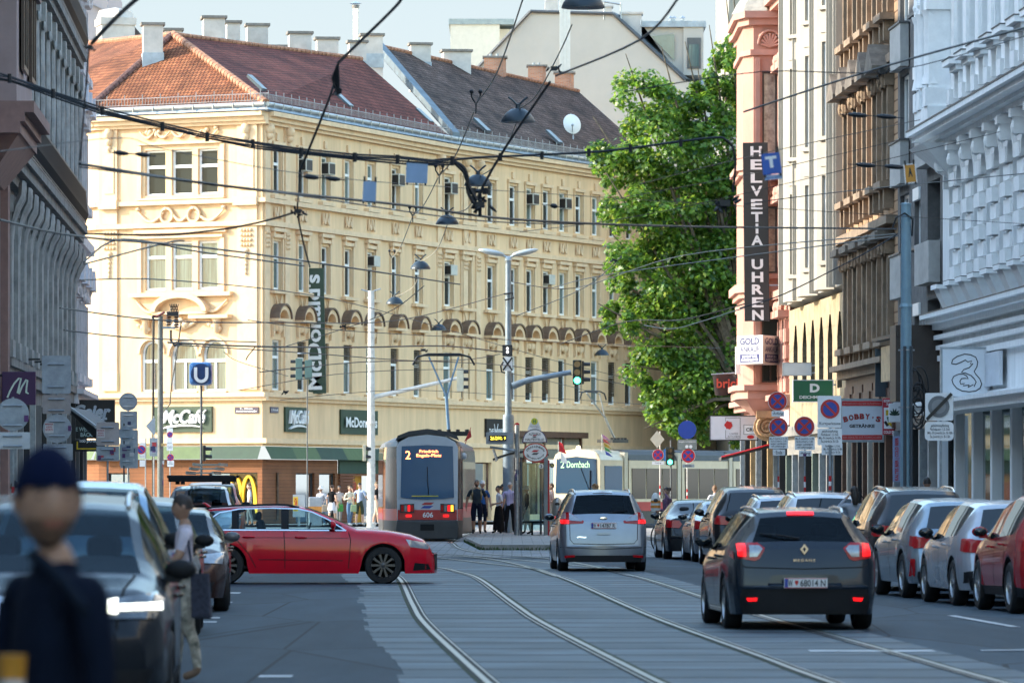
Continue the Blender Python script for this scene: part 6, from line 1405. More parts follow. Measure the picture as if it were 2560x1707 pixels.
# ================================================================ sign posts and masts
def fT(px,py,d): 
    p=at(px,py,d); return frame((p.x,p.y,p.z),(1,0))
class Post:
    def __init__(s,name,label,cat,px,d,ytop,rp=2.3,m=steel,group=None,band=None,base=0,r2=None):
        s.d=d; s.px=px; p=at(px,0,d); s.o=thing(name,label,cat,(p.x,d,base),0,group); top=at(px,ytop,d).z; s.s=F/d
        mb=MB(); r=rp/s.s; mb.tube([(p.x,d,base),(p.x,d,top)],[r2/s.s if r2 else r,r],10); s.pole=mb.build('pole',m,s.o,smooth=50); s.x=p.x; s.r=r
        if band:
            for i,(y0,y1) in enumerate(zip(band,band[1:])):
                q=MB(); q.tube([at(px,y0,d),at(px,y1,d)],r*1.12,10); q.build('band',redp if i%2==0 else whitep,s.o,smooth=50)
    def rect(s,x0,x1,y0,y1,m,name='sign_plate',dz=-.06,th=.015,rad_=0,back=False,par=None):
        d=s.d+dz; a,b=at(x0,y0,d),at(x1,y1,d); T=frame((a.x,d,b.z),(1,0)); w,h=b.x-a.x,a.z-b.z; r=rad_/s.s or min(w,h)*.07
        P=[]
        for cx,cy,q in((w-r,h-r,0),(r,h-r,90),(r,r,180),(w-r,r,270)): P+=arc(cx,cy,r,q,q+90,4)
        mb=MB(T); mb.prism(P,-th,0); o=mb.build(name,m,par or s.o); 
        if back: s.clamps(x0,x1,y0,y1,dz)
        return o
    def clamps(s,x0,x1,y0,y1,dz):
        for y in (y0+(y1-y0)*.22,y0+(y1-y0)*.82):
            d=s.d+dz; a,b=at((x0+x1)/2-(x1-x0)*.28,y,d),at((x0+x1)/2+(x1-x0)*.28,y,d); mb=MB(); mb.tube([a+V((0,-.025,0)),b+V((0,-.025,0))],.02,5); mb.build('clamp',steel,s.o)
    def disc(s,px,py,rp,m,name='sign_disc',dz=-.06,th=.015,par=None,ry=None,n=28):
        T=fT(px,py,s.d+dz); mb=MB(T); r=rp/s.s; mb.prism(arc(0,0,r,0,360-360/n,n-1,(ry or rp)/s.s),-th,0); return mb.build(name,m,par or s.o)
    def nostop(s,px,py,rp,cross=True,dz=-.06):
        o=s.disc(px,py,rp*1.05,whitep,dz=dz); T=fT(px,py,s.d+dz); r=rp/s.s
        s.disc(px,py,rp,redp,'red_ring',dz-.004,.003,o); s.disc(px,py,rp*.74,bluep,'blue_field',dz-.008,.003,o)
        for q in ((45,-45) if cross else (-45,)):
            mb=MB(T@M.Rotation(rad(q),4,'Z')); mb.bx(-r*.85,r*.85,-r*.11,r*.11,.009,.011+.001*(q>0)); mb.build('red_bar',redp,o)
        return o
    def text(s,t,px,py,hp,wp,m=blk,dz=-.066,par=None,bold=.0,line=1.0,**k):
        return lettering(t,fT(px,py,s.d+dz),hp/s.s,m,par or s.o,w=wp/s.s if wp else None,bold=bold,ext=.001,line=line,**k)
gtxt=mat('dark_grey_lettering',(.06,.065,.075),.5)
dkst=mat('dark_grey_post',(.12,.13,.14),.5,metal=.3,var=.15)
GS='back sides of parking signs on the left pavement'
stk=[mat('purple_sticker',(.10,.03,.14),.5),mat('white_sticker',(.6,.6,.6),.5),mat('navy_sticker',(.02,.03,.10),.5),mat('red_sticker',(.4,.04,.05),.5)]
def stickers(P,x0,x1,y0,y1,n,seed):
    r=random.Random(seed)
    for i in range(n):
        x=r.uniform(x0,x1-8);y=r.uniform(y0,y1-8); P.rect(x,x+r.uniform(5,12),y,y+r.uniform(6,13),r.choice(stk),'sticker',-.0805-.001*i,.001)
P=Post('sign_post','back of a round sign over a white plate on a red banded post, far left','sign',32,96,992,3.2,group=GS,band=(1216,1232,1248,1264,1280))
P.disc(32,1036,41,galv); P.clamps(-10,74,995,1078,-.06); P.rect(-12,75,1080,1122,mat('pale_sign_back',(.50,.54,.57),.5,var=.08),back=True); P.rect(60,71,1038,1054,stk[0],'sticker',-.0805,.001)
P=Post('sign_post','back of a tall stacked sign with a round plate, second post from the left','sign',142,117,892,3.6,group=GS)
P.rect(105,177,889,984,galv,back=True); P.rect(106,177,987,1034,mat('rusty_sign_back',(.34,.31,.30),.6,var=.15),back=True); P.disc(143,1071,36,galv,dz=-.062); P.clamps(108,178,1040,1100,-.062); P.rect(108,182,1109,1150,galv,back=True)
P.rect(112,134,1056,1082,stk[1],'sticker',-.0805,.001); P.text('MANNA\nASIAN\nSPORTS',123,1067,19,20,stk[3],-.083,bold=.02,name='sticker_lettering'); P.rect(170,178,1064,1077,stk[0],'sticker',-.0805,.001)
P=Post('sign_post','back of a double square sign covered in stickers behind the dark cap','sign',269,128,1058,2.6,group=GS)
P.rect(241,298,1055,1113,mat('pinkish_sign_back',(.42,.38,.37),.6,var=.15),back=True); P.rect(241,298,1115,1152,galv,back=True); P.rect(242,262,1072,1094,stk[1],'sticker',-.0805,.001); P.text('MANNA\nASIAN\nSPORTS',252,1082,17,18,stk[3],-.083,bold=.02,name='sticker_lettering'); stickers(P,243,296,1118,1150,5,1)
P=Post('sign_post','back of a small round sign high above a long sticker covered plate','sign',320,178,984,2.4,group=GS)
P.disc(320.5,1004,22.5,galv); P.clamps(300,341,984,1024,-.06); P.rect(300,343,1028,1073,galv,back=True); P.rect(301,345,1074,1170,galv,back=True); stickers(P,301,340,1035,1160,9,2)
P=Post('sign_post','back of a round sign low in front of the sticker covered long plate','sign',310,150,1058,2.2,m=dkst,group=GS)
P.disc(315,1083,19.5,galv); P.clamps(300,330,1066,1100,-.06); P.rect(299,334,1110,1164,galv,back=True); stickers(P,300,332,1112,1160,5,3)
P=Post('sign_post','parking ban sign half turned beside the concrete mast','sign',364,190,1095,1.6); P.rect(349,363,1106,1145,whitep); P.nostop(353,1124,11,False,-.07); P.rect(349,363,1150,1166,whitep); P.text('Kurzparkzone',356,1141,3,12)
P=Post('sign_post','back of a diamond shaped sign beside the concrete mast','sign',385,196,1040,1.5); 
mb=MB(fT(384,1065,195.9)); q=20/(F/196); mb.prism([(-q,0),(0,-q*1.1),(q*.2,-q*.9),(q*.2,q*.9),(0,q*1.1)],-.02,0); mb.build('sign_plate',galv,P.o); P.rect(374,394,1094,1140,galv,back=True); stickers(P,375,390,1096,1138,4,6)
P=Post('sign_post','short parking zone sign over a no stopping sign right of the concrete mast','sign',425,214,1068,1.3)
P.rect(417,432,1070,1126,whitep); P.nostop(424.5,1086,7.2,False,-.07); P.text('Kurzparkzone',424.5,1107,3,13); P.text('gebührenpflichtig\nMo.-Fr. 8-18',424.5,1118,7,13); P.nostop(426,1143,8.5,True); P.rect(418,435,1151,1166,whitep); P.text('ausgen.\nLadetätigkeit',426.5,1158,7,14)
# concrete mast with switch gear
conc=mat('mast_concrete_grey',(.17,.18,.165),.7,var=.2,sc=4)
P=Post('catenary_mast','grey catenary mast with insulators and switch gear, covered in stickers low down','mast',401,200,789,6.5,m=conc,r2=8.5)
mb=MB(); mb.tube([at(383,1240,199.7),at(383,880,199.7),at(384,800,199.7),at(381,790,199.7)],.05,6); mb.build('cable_pipe',black,P.o)
mb=MB(); mb.tube([at(381,790,199.8),at(392,792,199.8),at(412,780,199.8)],.05,6); mb.build('switch_arm',mat('dark_red_insulator',(.12,.02,.02),.4),P.o)
mb=MB(); mb.bx(at(407,0,200).x,at(437,0,200).x,199.8,200.2,at(0,822,200).z,at(0,817,200).z); mb.build('bracket',steel,P.o)
for x in (424,443):
    mb=MB(); p=at(x-2,820,200)
    for i in range(7): mb.rev([(.06,i*.09),(.12,i*.09+.03),(.06,i*.09+.07)],(p.x,p.y,p.z),8,cap=False)
    mb.build('insulator',mat('brown_insulator',(.05,.025,.02),.3),P.o)
mb=MB(); mb.bx(at(418,0,200).x,at(446,0,200).x,199.85,200.15,at(0,790,200).z,at(0,780,200).z)
for i in range(5): x=424+i*4; mb.tube([at(x,780,200),at(x+6,760,200)],.015,4); mb.tube([at(x+6,780,200),at(x,760,200)],.015,4)
mb.build('switch',black,P.o); mb=MB(); mb.tube([at(427,825,199.8),at(427,850,199.8),at(436,864,199.8),at(455,858,199.8)],.05,6); mb.build('jumper_cable',black,P.o)
mb=MB(); mb.tube([at(453,806,199.8),at(440,900,199.8),at(428,965,199.8),at(425,1010,199.8),at(408,1030,199.8)],.025,5); mb.build('jumper_cable',black,P.o)
stickers(P,396,407,1120,1235,14,5); P.rect(402,411,1108,1115,mat('yellow_tag',(.55,.38,.15),.6),'number_tag',-.2)
# underground sign
ub_=mat('underground_blue',(.012,.10,.30),.3,var=.08,coat=1); ub2=mat('underground_dark_blue',(.006,.035,.13),.3,coat=1)
P=Post('underground_sign','blue cube sign with a white letter U on a grey pole','sign',503,190,964,3.2,m=dkst)
mb=MB(); a,b=at(472.5,905,189.6),at(533,964,190.4); mb.bx(a.x,b.x,189.6,190.4,b.z,a.z); cb_=mb.build('sign_cube',ub_,P.o,bev=.13)
P.disc(503,935,26,ub2,'blue_disc',-.41,.006,cb_); 
mb=MB(fT(503,935,189.57)); s=1/P.s; stroke(mb,[(-14*s,17*s),(-14*s,-4*s)]+[(14*s*math.cos(rad(q)),(-4+14*math.sin(rad(q)))*s) for q in range(180,361,15)]+[(14*s,17*s)],8*s,.0,.012); mb.build('letter',whitep,cb_)
def signal(P,x0,x1,y0,y1,n=3,lit=None,dz=-.05,side=1,m=black,name='traffic_light',visor=True,col=(.05,1,.5)):
    """housing with lamp visors; side 0: facing the camera, 1: visors pointing right"""
    d=P.d+dz; a,b=at(x0,y0,d),at(x1,y1,d); o=MB(); o.bx(a.x,b.x,d-.1,d+.15,b.z,a.z); h=o.build(name,m,P.o,bev=.02); w=b.x-a.x
    for i in range(n):
        z=a.z-(a.z-b.z)*(i+.5)/n; r=min((a.z-b.z)/n*.40,w*.42 if side==0 else 9)
        if side==0:
            q=MB(); q.rev([(0,-.01),(r,-.01),(r,0)],((a.x+b.x)/2,d-.105,z),16,ax='y'); mm=mat('lit_green_lamp',col,.3,var=0,emit=3) if lit==i else mat('unlit_lamp_%s'%'rag'[i%3],[(.06,.006,.006),(.05,.03,.005),(.01,.04,.03)][i%3],.2,coat=1)
            q.build('lamp',mm,h,smooth=50); q=MB(); q.v=[];T=[]
            A=[(r*1.1*math.cos(rad(t)),r*1.1*math.sin(rad(t))) for t in range(-20,201,20)]
            q.add([((a.x+b.x)/2+x,d-.1-dd*(1 if 0<=k<99 else 1),z+y) for dd in (0,.22) for k,(x,y) in enumerate(A)],[(k,k+1,k+13,k+12) for k in range(11)]); q.build('visor',black,h)
        else:
            q=MB(); s=side; A=[(r*.8*math.cos(rad(t)),r*.8*math.sin(rad(t))) for t in range(-30,211,20)]; xs=b.x if s>0 else a.x; n_=len(A)
            q.add([(xs,d+.02+x,z+y) for x,y in A]+[(xs+s*.22,d+.02+x,z+y*.9) for x,y in A],[(k,k+1,k+n_+1,k+n_) for k in range(n_-1)]+[tuple(range(n_))]); q.build('visor',black,h)
    return h
signal(P,507,514,1113,1152,2,None,-.02,1)
# white mast with arm and hanging signals in front of the corner
wm_=mat('pale_painted_mast',(.60,.58,.54),.5,var=.12,sc=5)
P=Post('signal_mast','pale mast with a sloping arm in front of the cream corner block','mast',928,236,727,8,m=wm_,r2=11.5)
mb=MB(); mb.tube([at(930,1000,236),at(938,991,236),at(1000,978,236),at(1145,945,236)],[.1,.1,.09,.07],8); mb.build('arm',wm_,P.o,smooth=60)
mb=MB(); mb.tube([at(928,895,236),at(928,892,236)],.21,10); mb.tube([at(928,1060,236),at(928,1055,236)],.23,10); mb.build('collar',wm_,P.o)
mb=MB(); mb.tube([at(903,724,236),at(926,730,236),at(952,722,236)],.03,5); mb.build('wire_bracket',steel,P.o)
signal(P,1142,1159,921,978,3,None,0,1,mat('pale_signal_back',(.5,.48,.38),.6,var=.1))
signal(P,907,915,1112,1152,2,None,-.1,1,mat('cream_signal_case',(.5,.45,.34),.6)); stickers(P,918,936,1150,1290,16,8)
P=Post('signal_mast','thin grey mast with green backed signals in front of the dark green sign','mast',768,232,930,1.6,m=dkst); gsig=mat('green_grey_signal_back',(.10,.17,.15),.5,var=.1)
signal(P,739,756,896,950,3,None,-.1,-1,gsig); signal(P,762,780,900,948,3,None,-.1,-1,gsig); mb=MB(); mb.rev([(0,.06),(.25,.03),(.28,0)],at(759,884,232),12); mb.build('lamp_hood',zinc,P.o)
# tall lamp mast on the platform
msm=mat('blue_grey_mast',(.22,.28,.33),.45,metal=.3,var=.12,sc=5)
P=Post('lamp_mast','tall blue grey mast with twin lamp heads and a signal arm on the platform','mast',1271,190,650,7.5,m=msm,base=.15,r2=10)
mb=MB(); mb.tube([at(1271,1330,190),at(1271,1040,190)],14/P.s,12); mb.rev([(.18,0),(.2,-.12)],at(1271,1036,190),12); mb.build('mast_base',msm,P.o,smooth=50)
for s in(-1,1):
    mb=MB(); q=at(1271,650,190); T=M.Translation(q+V((s*.06,0,.1)))@M.Rotation(-s*.2,4,'Y')
    mb.T=T; mb.sph((s*.55,0,.06),.48,.17,.10,14); mb.tube([(0,0,0),(s*.2,0,.04)],.05,6); mb.build('lamp_head',mat('lamp_head_grey',(.42,.47,.48),.35,metal=.2,var=.08),P.o,smooth=60)
mb=MB(); mb.rev([(.13,.0),(.12,.12),(0,.18)],at(1271,652,190),10); mb.build('mast_cap',mat('lamp_head_grey',(.42,.47,.48)),P.o,smooth=60)
mb=MB(); mb.tube([at(1281,965,189.9),at(1320,950,189.9),at(1428,930,189.9)],[.13,.11,.09],10); mb.build('arm',msm,P.o,smooth=60)
h=signal(P,1432,1454,900,961,3,2,-.2,0,mat('black_green_signal',(.012,.02,.018),.4)); 
h2=signal(P,1455,1460,902,960,3,None,-.15,1)
bxs=P.rect(1256,1281,862,890,blk,'tram_signal',-.3,.2,back=False)
for y in (871,880): P.disc(1268.5,y,2.6,mat('lit_white_lamp',(1,1,1),.3,var=0,emit=2.5),'lamp',-.51,.01,bxs)
o=P.rect(1257,1281,892,927,whitep,'crossing_sign',-.3)
for s in(-1,1):
    mb=MB(fT(1269,909.5,189.69)@M.Rotation(s*.95,4,'Z')); mb.bx(-.28,.28,-.028,.028,.0+.002*s,.004+.002*s); mb.build('black_bar',blk,o)
mb=MB(); mb.tube([at(1258,905,189.6),at(1252,915,189.5),at(1254,930,189.6),at(1262,932,189.8)],.03,5); mb.tube([at(1260,735,189.8),at(1282,732,189.8),at(1284,745,189.8),at(1262,750,189.8)],.03,5); mb.build('cable_loop',black,P.o)
stickers(P,1262,1282,1190,1270,8,9)
# ================================================================ tram stop
dS=180
P=Post('display_post','silver post with a red cap carrying the yellow departure display','sign',1293,dS,1062,6.5,m=mat('silver_post',(.42,.44,.45),.35,metal=.7,var=.2,sc=8),base=.15)
P.disc(1292.5,1063,7,redp,'cap',0,.1); bd=P.rect(1215,1283,1080,1110,mat('display_case',(.30,.33,.36),.4,metal=.3),'display_board',-.1,.2); sc_=P.rect(1222,1266,1088,1102,blk,'screen',-.303,.003,par=bd)
ydt=mat('yellow_display_text',(1,.75,.05),.5,var=0,emit=1.2); P.text('2d',1230,1095,8,7,ydt,-.306,sc_,bold=.01); P.text('Friedrich-\nEngels-Platz',1246,1095,9,20,ydt,-.306,sc_,bold=.01); P.text('9',1262,1095,7,3.4,ydt,-.306,sc_,bold=.01)
stickers(P,1288,1298,1170,1200,5,4)
rfr=mat('stop_red_frame',(.50,.015,.02),.35,coat=.5)
P=Post('stop_sign','round tram and bus stop signs on a bright red post','sign',1371,dS,1150,3,m=rfr,base=.15)
mb=MB(); mb.tube([at(1371,1152,dS),at(1330,1154,dS)],.05,6); mb.build('frame',rfr,P.o); w_=mat('enamel_white',(.74,.75,.77),.25,coat=.6)
mb=MB(fT(1336,1059,dS-.06)); q=1/P.s; mb.prism([(-18*q,-16*q),(18*q,-16*q),(6*q,14*q),(-6*q,14*q)],-.02,0); tri=mb.build('stop_triangle',w_,P.o)
P.disc(1336,1053,8.3,mat('stop_yellow',(.65,.62,.05),.4),'disc',-.07,.006,tri); mb=MB(fT(1336,1053,dS-.075)); mb.prism([(x*q,y*q) for x,y in arc(0,0,8.3,0,345,23)],.0,.002); P.text('H',1336,1053,9,7,mat('stop_green',(.02,.22,.08),.4),-.078,tri,bold=.02); P.text('Taborstraße U',1336,1066,3.4,22,blk,-.067,tri)
def half(rx,ry,z0,z1,m,name,cy,par=None):
    mb=MB(fT(1336.5,cy,dS)); mb.prism(arc(0,0,rx*q,0,180,20,ry*q),z0,z1); return mb.build(name,m,par or P.o)
ha=half(31.5,34,.05,.06,mat('enamel_navy',(.015,.02,.12),.3,coat=.5),'bus_stop_plate',1106); half(28,30,.061,.066,w_,'plate_face',1104,ha)
P.text('HALTESTELLE',1336.5,1098.5,6.5,46,gtxt,-.068,ha,bold=.02); P.text('AUTOBUS',1336.5,1085,6,30,gtxt,-.068,ha,bold=.02)
ov=P.disc(1338.5,1131,31,rfr,'tram_stop_plate',-.05,.02,ry=24); P.disc(1338.5,1131,28,w_,'plate_face',-.072,.004,ov,ry=21)
def ring_text(t,cx,cy,rx,ry,a0,a1,hp,par,flip=False):
    for i,ch in enumerate(t):
        a=rad(a0+(a1-a0)*i/(len(t)-1)); x,y=rx*math.cos(a),ry*math.sin(a); rot=a-PI/2 if not flip else a+PI/2
        T=fT(cx+x,cy-y,dS-.078)@M.Rotation(rot*.8 if not flip else rot*.8,4,'Z'); m=text_mb(ch,T,hp*q,bold=.03,ext=.001); m.build('lettering',gtxt,par)
ring_text('STRASSENBAHN',1338.5,1132,22.5,16.5,158,22,5.4,ov); ring_text('HALTESTELLE',1338.5,1130,22.5,16.5,207,333,5.4,ov,True)
for cy,par,s_ in ((1130.5,ov,1),(1090,ha,.55)):
    mb=MB(fT(1338 if s_==1 else 1336.5,cy,dS-.074)); k=q*s_; mb.prism([(-10*k,1*k),(-4*k,6*k),(10*k,6*k),(4*k,1*k)],0,.003); mb.build('emblem_red',redp,par); mb=MB(fT(1338 if s_==1 else 1336.5,cy,dS-.074)); mb.prism([(-10*k,-6*k),(-4*k,-1*k),(10*k,-1*k),(4*k,-6*k)],0,.003); mb.build('emblem_grey',gtxt,par)
o=P.disc(1353,1165,6,w_,'line_disc',-.05); P.text('2',1353,1165,7,4.5,gtxt,-.068,o,bold=.03); o=P.disc(1380,1163,6,mat('night_blue',(.01,.02,.12),.3),'line_disc',-.05); P.text('N',1380,1163,7,6,mat('night_yellow',(.75,.6,.05),.4),-.068,o,bold=.03)
sh=thing('tram_shelter','glass tram shelter with a dark curved roof and bench on the platform','shelter',(at(1335,0,dS+1).x,dS+1,.15))
shg=glass('shelter_glass',thru=.82)
for px,d,y in ((1303,dS,1130),(1288,dS+3,1130),(1362,dS,1130),(1352,dS+3,1130)):
    p=at(px,0,d); mb=MB(); mb.tube([(p.x,d,.15),(p.x,d,2.75)],.04,8); mb.build('post',dkst,sh)
for a,b,da,db in ((1303,1362,dS+.02,dS+.02),(1303,1288,dS+.1,dS+2.9),(1290,1352,dS+3,dS+3)):
    p,r_=at(a,0,da),at(b,0,db); mb=MB(); mb.quad((p.x,da,.3),(r_.x,db,.3),(r_.x,db,2.6),(p.x,da,2.6)); mb.build('glass_pane',shg,sh)
mb=MB(); p,r_=at(1365,0,dS-.05),at(1372,0,dS); mb.bx(p.x-.06,p.x+.06,dS-.1,dS+2,.15,2.75); mb.build('end_panel',mat('end_panel_grey',(.24,.25,.24),.5,var=.15),sh)
mb=MB(); A=[]; xl,xr=at(1232,0,dS).x,at(1372,0,dS).x
n_=12
for i in range(n_+1):
    t_=i/n_; x=xl+(xr-xl)*t_; z=2.55+.42*math.sin(PI*min(1,t_*.62+.12)); A.append((x,z))
for i in range(n_): mb.add([(A[i][0],dS+.25,A[i][1]),(A[i+1][0],dS+.25,A[i+1][1]),(A[i+1][0],dS+.25,A[i+1][1]-.07),(A[i][0],dS+.25,A[i][1]-.07)]+[(A[j][0],dS+3.2,A[j][1]-e) for j,e in((i,0),(i+1,0),(i+1,.07),(i,.07))],[(0,1,2,3),(0,4,5,1),(3,2,6,7)])
mb.build('roof',mat('shelter_roof_dark',(.04,.042,.045),.4,metal=.3),sh)
mb=MB(); p,r_=at(1225,1117,dS),at(1300,1128,dS); mb.tube([p,r_],.045,6); mb.tube([at(1233,1122,dS),at(1242,1150,dS),at(1238,1151,dS)],.05,6); mb.build('roof_strut',steel,sh)
mb=MB(); a,b=at(1308,1297,dS+1),at(1358,1300,dS+1); mb.bx(a.x,b.x,dS+.6,dS+1.1,.55,.62); mb.tube([(a.x+.3,dS+.9,.15),(a.x+.3,dS+.9,.55)],.04,6); mb.build('bench',trim,sh)
def bin_(name,label,px,y0,y1,w,d,m,base=0,strip=None):
    p=at(px,0,d); z1=at(0,y0,d).z; z0=at(0,y1,d).z; t_=thing(name,label,'bin',(p.x,d,base)); s=F/d; r=w/2/s
    mb=MB(); mb.rev([(r*.8,z0),(r,z0+.06),(r,z1-.25),(r*.75,z1-.08),(r*.3,z1)],(p.x,d,0),16); mb.build('body',m,t_,smooth=40); mb=MB(); mb.tube([(p.x,d+r*1.0,base),(p.x,d+r*1.0,z1-.2)],.035,6); mb.build('post',steel,t_)
    mb=MB(); mb.sph((p.x,d-r*.85,z1-.22),r*.5,r*.25,.06,10); mb.build('opening',blk,t_)
    if strip:
        for zz in strip: mb=MB(); mb.rev([(r*1.01,z0+(z1-z0)*zz),(r*1.01,z0+(z1-z0)*(zz+.14))],(p.x,d,0),16,cap=False); mb.build('label_strip',mat('bin_orange',(.62,.22,.03),.5),t_)
    return t_
bin_('litter_bin','silver litter bin with a blue sticker beside the red stop post',1393,1243,1290,25,181,mat('bin_silver',(.38,.41,.42),.4,metal=.5,var=.12),.15)
bin_('litter_bin','white litter bin with orange stripes beside the bicycle',1639,1231,1279,24,152,mat('bin_white',(.66,.64,.6),.4,var=.08),0,(.2,.45))
# green signal and sign group in front of the turning tram
P=Post('signal_mast','green lit signal on a thin mast in front of the turning tram','mast',1677,205,1100,2.2,m=dkst,band=None); signal(P,1664,1686,1118,1162,3,2,-.1,0,mat('black_green_signal',(.012,.02,.018),.4))
P=Post('sign_post','no stopping sign with a blue plate left of the green signal','sign',1650,208,1078,1.5,m=wm_,band=(1213,1221,1229,1237)); P.nostop(1645,1137,14); P.rect(1660,1668,1122,1152,mat('blue_plate',(.02,.16,.5),.4),dz=-.05); P.rect(1630,1660,1153,1161,whitep); P.text('Anfang',1645,1157,4,16)
mb=MB(fT(1643,1098,207.9)); s=1/P.s; mb.prism([(0,22*s),(-18*s,0),(0,-22*s),(18*s,0)],-.02,0); o=mb.build('diamond_sign',mat('pale_priority_sign',(.62,.58,.45),.5),P.o)
P=Post('sign_post','no stopping sign under a grey bicycle panel and a blue disc, beneath the tree','sign',1718,206,1050,1.5,m=wm_,band=(1222,1230,1238,1246)); P.disc(1718,1074,23,bluep); P.rect(1694,1742,1098,1124,mat('grey_text_panel',(.22,.25,.24),.5)); P.text('ausgen. Linienbusse',1718,1104,5,42,whitep,bold=.01); P.nostop(1720.5,1139,17); P.rect(1706,1736,1160,1168,galv); P.text('Ende',1721,1164,5,16)
for s_ in(-1,1): mb=MB(fT(1722+s_*5,1116,205.93)); mb.rev([(.05,0),(.065,0.004)],(0,0,0),14); mb.build('bicycle_symbol',whitep,P.o)
# ================================================================ shop signs
def fsign(FA,px0,px1,y0,y1,w0=.02,w1=.1):
    u0,u1=FA.u(px0),FA.u(px1); v0,v1=FA.v(y1,(u0+u1)/2),FA.v(y0,(u0+u1)/2); return u0,u1,v0,v1
def wallsign(FA,px0,px1,y0,y1,m,name,label,cat='sign',th=.1):
    u0,u1,v0,v1=fsign(FA,px0,px1,y0,y1); t=thing(name,label,cat,FA.at((u0+u1)/2,v0,.05)); mb=MB(FA.T); mb.bx(u0,u1,v0,v1,.012,th); mb.build('panel',m,t); return t,u0,u1,v0,v1
dgreen=mat('sign_dark_green',(.025,.055,.03),.5,var=.1); wl_=mat('raised_white_letter',(.75,.75,.74),.4,var=.02)
def script_cafe(FA,u,v,w,h,par,z=.22):
    T=FA.T@M.Translation(V((u,v,0)))
    for dz in (z,):
        m=text_mb('McCafe',T@M.Translation(V((0,h*.12,dz))),h*.62,w,bold=.02,shear=.28,ext=0); m.v+=[p-(FA.T.to_3x3()@V((0,0,.12))) for p in m.v]; n=len(m.v)//2
        # extrude the letters back to the panel
        ed={}
        for f in m.f:
            for a,b in zip(f,f[1:]+f[:1]): ed[(a,b)]=ed.get((a,b),0)+1
        m.f+= [(a,b,b+n,a+n) for (a,b) in ed if (b,a) not in ed]; m.k=[0]*len(m.f); m.build('lettering',wl_,par)
    mb=MB(T); stroke(mb,[(-w*.5,-h*.42),(-w*.35,-h*.33),(-.1*w,-h*.27),(.2*w,-h*.28),(.4*w,-h*.34)],[.03,.09,.1,.08,.03],.1,z); stroke(mb,[(w*.46,h*.28),(w*.52,h*.42)],.06,.1,z); stroke(mb,[(-w*.28,-h*.28),(-w*.28,-h*.05)],.05,.1,z); mb.build('underline',wl_,par)
t,u0,u1,v0,v1=wallsign(FF,383,532,1016,1080,dgreen,'cafe_sign','dark green cafe sign with white script on the sunlit front wall'); script_cafe(FF,(u0+u1)/2+.15,(v0+v1)/2,2.3,1.0,t)
t,u0,u1,v0,v1=wallsign(L1,709,764,1018,1080,dgreen,'cafe_sign','square dark green cafe sign with white script just round the corner'); script_cafe(L1,(u0+u1)/2+.1,(v0+v1)/2,2.3,1.0,t)
t,u0,u1,v0,v1=wallsign(L1,848,940,1025,1086,dgreen,'restaurant_sign','dark green wall sign with white block letters behind the pale mast'); lettering("McDonald's",L1.T@M.Translation(V(((u0+u1)/2,(v0+v1)/2,.2))),.5,wl_,t,w=4.2,bold=.03)
t,u0,u1,v0,v1=wallsign(FF,588,647,1017,1033,mat('street_plate_navy',(.012,.016,.07),.3,coat=.5),'street_name_plate','navy street name plate near the corner on the sunlit wall',th=.05); lettering('2., Obere\nAugartenstraße',FF.T@M.Translation(V(((u0+u1)/2,(v0+v1)/2,.055))),.22,whitep,t,w=1.1,bold=.02)
t,u0,u1,v0,v1=wallsign(L1,674,694,1017,1032,MATS['street_plate_navy'],'street_name_plate','small dark street name plate on the shaded side of the corner',th=.05); lettering('2., Taborstraße',L1.T@M.Translation(V(((u0+u1)/2,(v0+v1)/2,.055))),.1,whitep,t,w=.8,bold=.02)
t,u0,u1,v0,v1=wallsign(FF,266,298,934,978,mat('notary_plate',(.55,.46,.24),.5,var=.05),'notary_plate','pale yellow notary plate with a dark eagle crest by the arched windows',th=.05); lettering('NOTAR',FF.T@M.Translation(V(((u0+u1)/2,v0+.22,.055))),.11,gtxt,t,w=.5); lettering('ÖFFENTLICHER',FF.T@M.Translation(V(((u0+u1)/2,v0+.36,.055))),.035,gtxt,t,w=.5)
mb=MB(FF.T); c=(u0+u1)/2; y=v1-.27
for s in(-1,1):
    for i in range(4): stroke(mb,[(c+s*.03,y+.06-.05*i),(c+s*.13,y+.11-.045*i),(c+s*.16,y+.03-.05*i)],.03,.05,.056+.001*i)
mb.prism(arc(c,y,.06,0,345,12,.12),.05,.058); mb.build('eagle_crest',gtxt,t)
# tall sign on the side facade
t=thing('restaurant_sign','tall dark green vertical sign with white letters reading upwards','sign',at(790,984,245.6)); a,b=at(761,671,245.5),at(815,984,245.5)
T=frame((a.x,245.5,b.z),(1,0))@M.Rotation(rad(1.2),4,'Z')
mb=MB(T); W_,H_=b.x-a.x,a.z-b.z; mb.bx(.02,W_,0,H_,-.5,0); mb.build('sign_box',dgreen,t); m=text_mb("McDonald's",T@M.Translation(V((W_*.47,H_*.49,.0)))@M.Rotation(PI/2,4,'Z'),W_*.72,H_*.92,bold=.025,ext=.02); m.build('lettering',wl_,t)
for y in (.25,2.9,5.2):
    mb=MB(T); mb.tube([(-.5,y,-.3),(.05,y,-.3)],.045,6); mb.build('bracket',steel,t)
